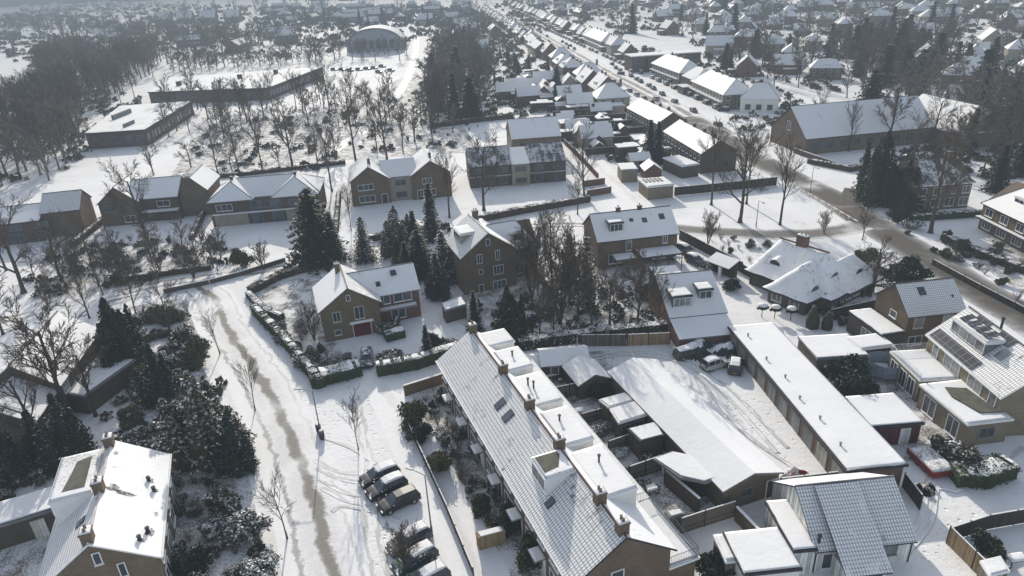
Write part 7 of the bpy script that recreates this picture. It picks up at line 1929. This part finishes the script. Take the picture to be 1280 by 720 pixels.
mass_trees('wood', [(-60,152),(40,138),(75,104),(120,112),(178,120),(150,128),(105,150),(98,215),(40,232),(-60,240)], 105, 3.6, 11, 17)
mass_trees('wood', [(45,96),(70,66),(200,70),(215,84),(183,104),(150,120),(60,120)], 105, 4.5, 12, 19)
mass_trees('wood', [(150,66),(330,72),(420,78),(330,44),(200,38),(120,44)], 110, 7, 11, 18)
mass_trees('wood', [(540,160),(600,152),(612,95),(590,55),(545,60),(535,110)], 70, 4, 10, 16)
mass_trees('wood', [(215,94),(404,81),(408,73),(215,83)], 60, 5, 7, 12)
mass_trees('wood', [(205,140),(340,133),(420,124),(425,140),(300,165),(215,168)], 18, 7, 7, 12)
mass_trees('wood', [(600,90),(690,70),(640,35),(600,22),(540,45)], 70, 9, 8, 14)
mass_trees('wood', [(1050,122),(1180,122),(1300,140),(1300,215),(1225,200),(1200,150),(1120,128)], 60, 6, 10, 17)
mass_trees('wood', [(250,160),(420,130),(545,100),(560,150),(600,188),(430,212),(220,230),(130,235),(190,170)], 20, 9, 7, 13)
mass_trees('wood', [(62,92),(58,50),(-60,50),(-60,30),(100,6),(330,8),(330,45),(120,60)], 170, 12, 11, 18)
mass_trees('wood', [(40,345),(90,300),(240,300),(300,325),(235,345),(60,390)], 22, 3.5, 3.5, 7)
clumps('brush', [(220,225),(250,165),(420,130),(545,105),(600,180),(430,210)], 80, .6, 1.6, 2)
clumps('brush', [(30,350),(90,305),(260,300),(300,330),(235,342),(50,385)], 70, .5, 1.1, 2)
clumps('brush', [(130,400),(235,385),(255,470),(300,560),(170,565),(150,500)], 60, .5, 1.1, 2)
clumps('brush', [(-10,500),(50,510),(60,600),(-10,650)], 30, .5, 1.1, 2)
clumps('brush', [(580,390),(660,375),(740,350),(835,365),(828,412),(670,428)], 60, .5, 1.0, 2)
clumps('brush', [(62,92),(58,50),(-60,50),(-60,30),(100,6),(330,8),(330,45),(120,60)], 400, 2.0, 4.5, 2)
clumps('brush', [(330,40),(540,30),(640,60),(600,10),(330,8)], 420, 2.0, 4.0, 2)
far_houses([(-60,46),(60,42),(130,30),(100,8),(-60,20)], 18, 24, 'hazy snow-roofed house behind the wood at the top left', 'hazy houses at the top left', ('semi','pair','terrace'), .2, .2)
mass_trees('wood', [(415,76),(520,76),(520,66),(415,66)], 16, 6, 8, 15)
# far hills of wood closing the view, white fields
patch('snow_field', [(-60,104),(32,98),(52,66),(50,58),(-60,68)], M['flat'], .02)
patch('snow_field', [(90,28),(330,22),(330,9),(90,17)], M['flat'], .02)
clumps('brush', [(905,100),(1075,118),(1300,135),(1320,-15),(1180,-20),(960,10),(870,50)], 1300, 1.0, 2.4, 2)
clumps('brush', [(690,45),(870,50),(1000,20),(1180,-14),(690,-6),(615,8)], 900, 1.5, 3.2, 2)
clumps('brush', [(545,150),(640,150),(705,150),(760,120),(690,70),(610,20),(560,30),(540,90)], 700, .8, 2.0, 2)
clumps('brush', [(712,172),(700,140),(640,130),(650,95),(720,112),(800,190),(805,222)], 420, .6, 1.4, 2)
clumps('brush', [(62,98),(62,60),(190,80),(330,78),(560,50),(600,10),(330,12),(330,40),(100,50),(-60,40)], 700, 1.5, 3.4, 2)
clumps('brush', [(-40,240),(40,228),(100,205),(180,125),(120,110),(50,100),(-40,120)], 260, .8, 1.8, 2)
clumps('brush', [(760,50),(800,80),(860,112),(960,165),(1010,185),(1000,125),(900,80)], 240, .7, 1.6, 2, 9)
clumps('brush', [(1120,200),(1300,235),(1300,140),(1225,130)], 160, .8, 1.8, 2)
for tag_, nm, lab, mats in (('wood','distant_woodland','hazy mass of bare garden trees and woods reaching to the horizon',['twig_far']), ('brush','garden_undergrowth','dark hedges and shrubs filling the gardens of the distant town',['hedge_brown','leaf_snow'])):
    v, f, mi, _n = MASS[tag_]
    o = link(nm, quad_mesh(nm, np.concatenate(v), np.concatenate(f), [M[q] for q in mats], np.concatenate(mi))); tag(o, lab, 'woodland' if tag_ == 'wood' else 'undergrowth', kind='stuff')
rngf = random.Random(4); m = MB()
for k in range(4200):
    y = rngf.uniform(1500, 6500); x = rngf.uniform(-.85, .9)*y
    if x < -.25*y and 900 < y < 2400: continue
    hh = rngf.uniform(9, 17); r_ = rngf.uniform(10, 34); n = 7; c = Vector((x, y, 0)); prev = []
    for i in range(n+1):
        a = -1+2*i/n; prev.append((a*r_, hh*(1-abs(a)**2.5)*rngf.uniform(.72,1.08)))
    for (a, z0), (b_, z1) in zip(prev, prev[1:]):
        for dy in (0, 9): m.face([(x+a, y+dy, -.1), (x+b_, y+dy, -.1), (x+b_, y+dy+2, max(.3, z1)), (x+a, y+dy+2, max(.3, z0))])
o = m.build('horizon_woods', M['twig'], uv=False); tag(o, 'misty strips of wood along the horizon', 'woods', kind='stuff')
# ------------------------------------------------------------------ keep plants and cars out of the buildings
bpy.context.view_layer.update()
_boxes = []
for o in bpy.data.objects:
    if o.type == 'MESH' and o.parent and o.name.split('.')[0] in ('wall','wing_wall','rear_extension','ground_floor_extension','lower_wall','rear_wing'):
        cs = [Vector(c) for c in o.bound_box]
        _boxes.append((o.matrix_world.inverted(), min(c.x for c in cs), max(c.x for c in cs), min(c.y for c in cs), max(c.y for c in cs)))
def inside(p, r=.3):
    for mi_, x0, x1, y0, y1 in _boxes:
        l = mi_ @ p
        if x0-r < l.x < x1+r and y0-r < l.y < y1+r: return True
    return False
for o in [q for q in bpy.data.objects if q.parent is None and q.get('category') in ('tree','shrub','car')]:
    p = o.matrix_world.translation.copy(); r = 1.3 if o['category'] == 'car' else .3
    if not inside(p, r): continue
    if o.get('group') and o['category'] != 'car':
        for c in list(o.children_recursive): bpy.data.objects.remove(c, do_unlink=True)
        bpy.data.objects.remove(o, do_unlink=True)
    else:
        dr = Vector((-p.x, -p.y, 0)).normalized()
        for k in range(60):
            p += dr*.5
            if not inside(p, r): break
        o.location = p
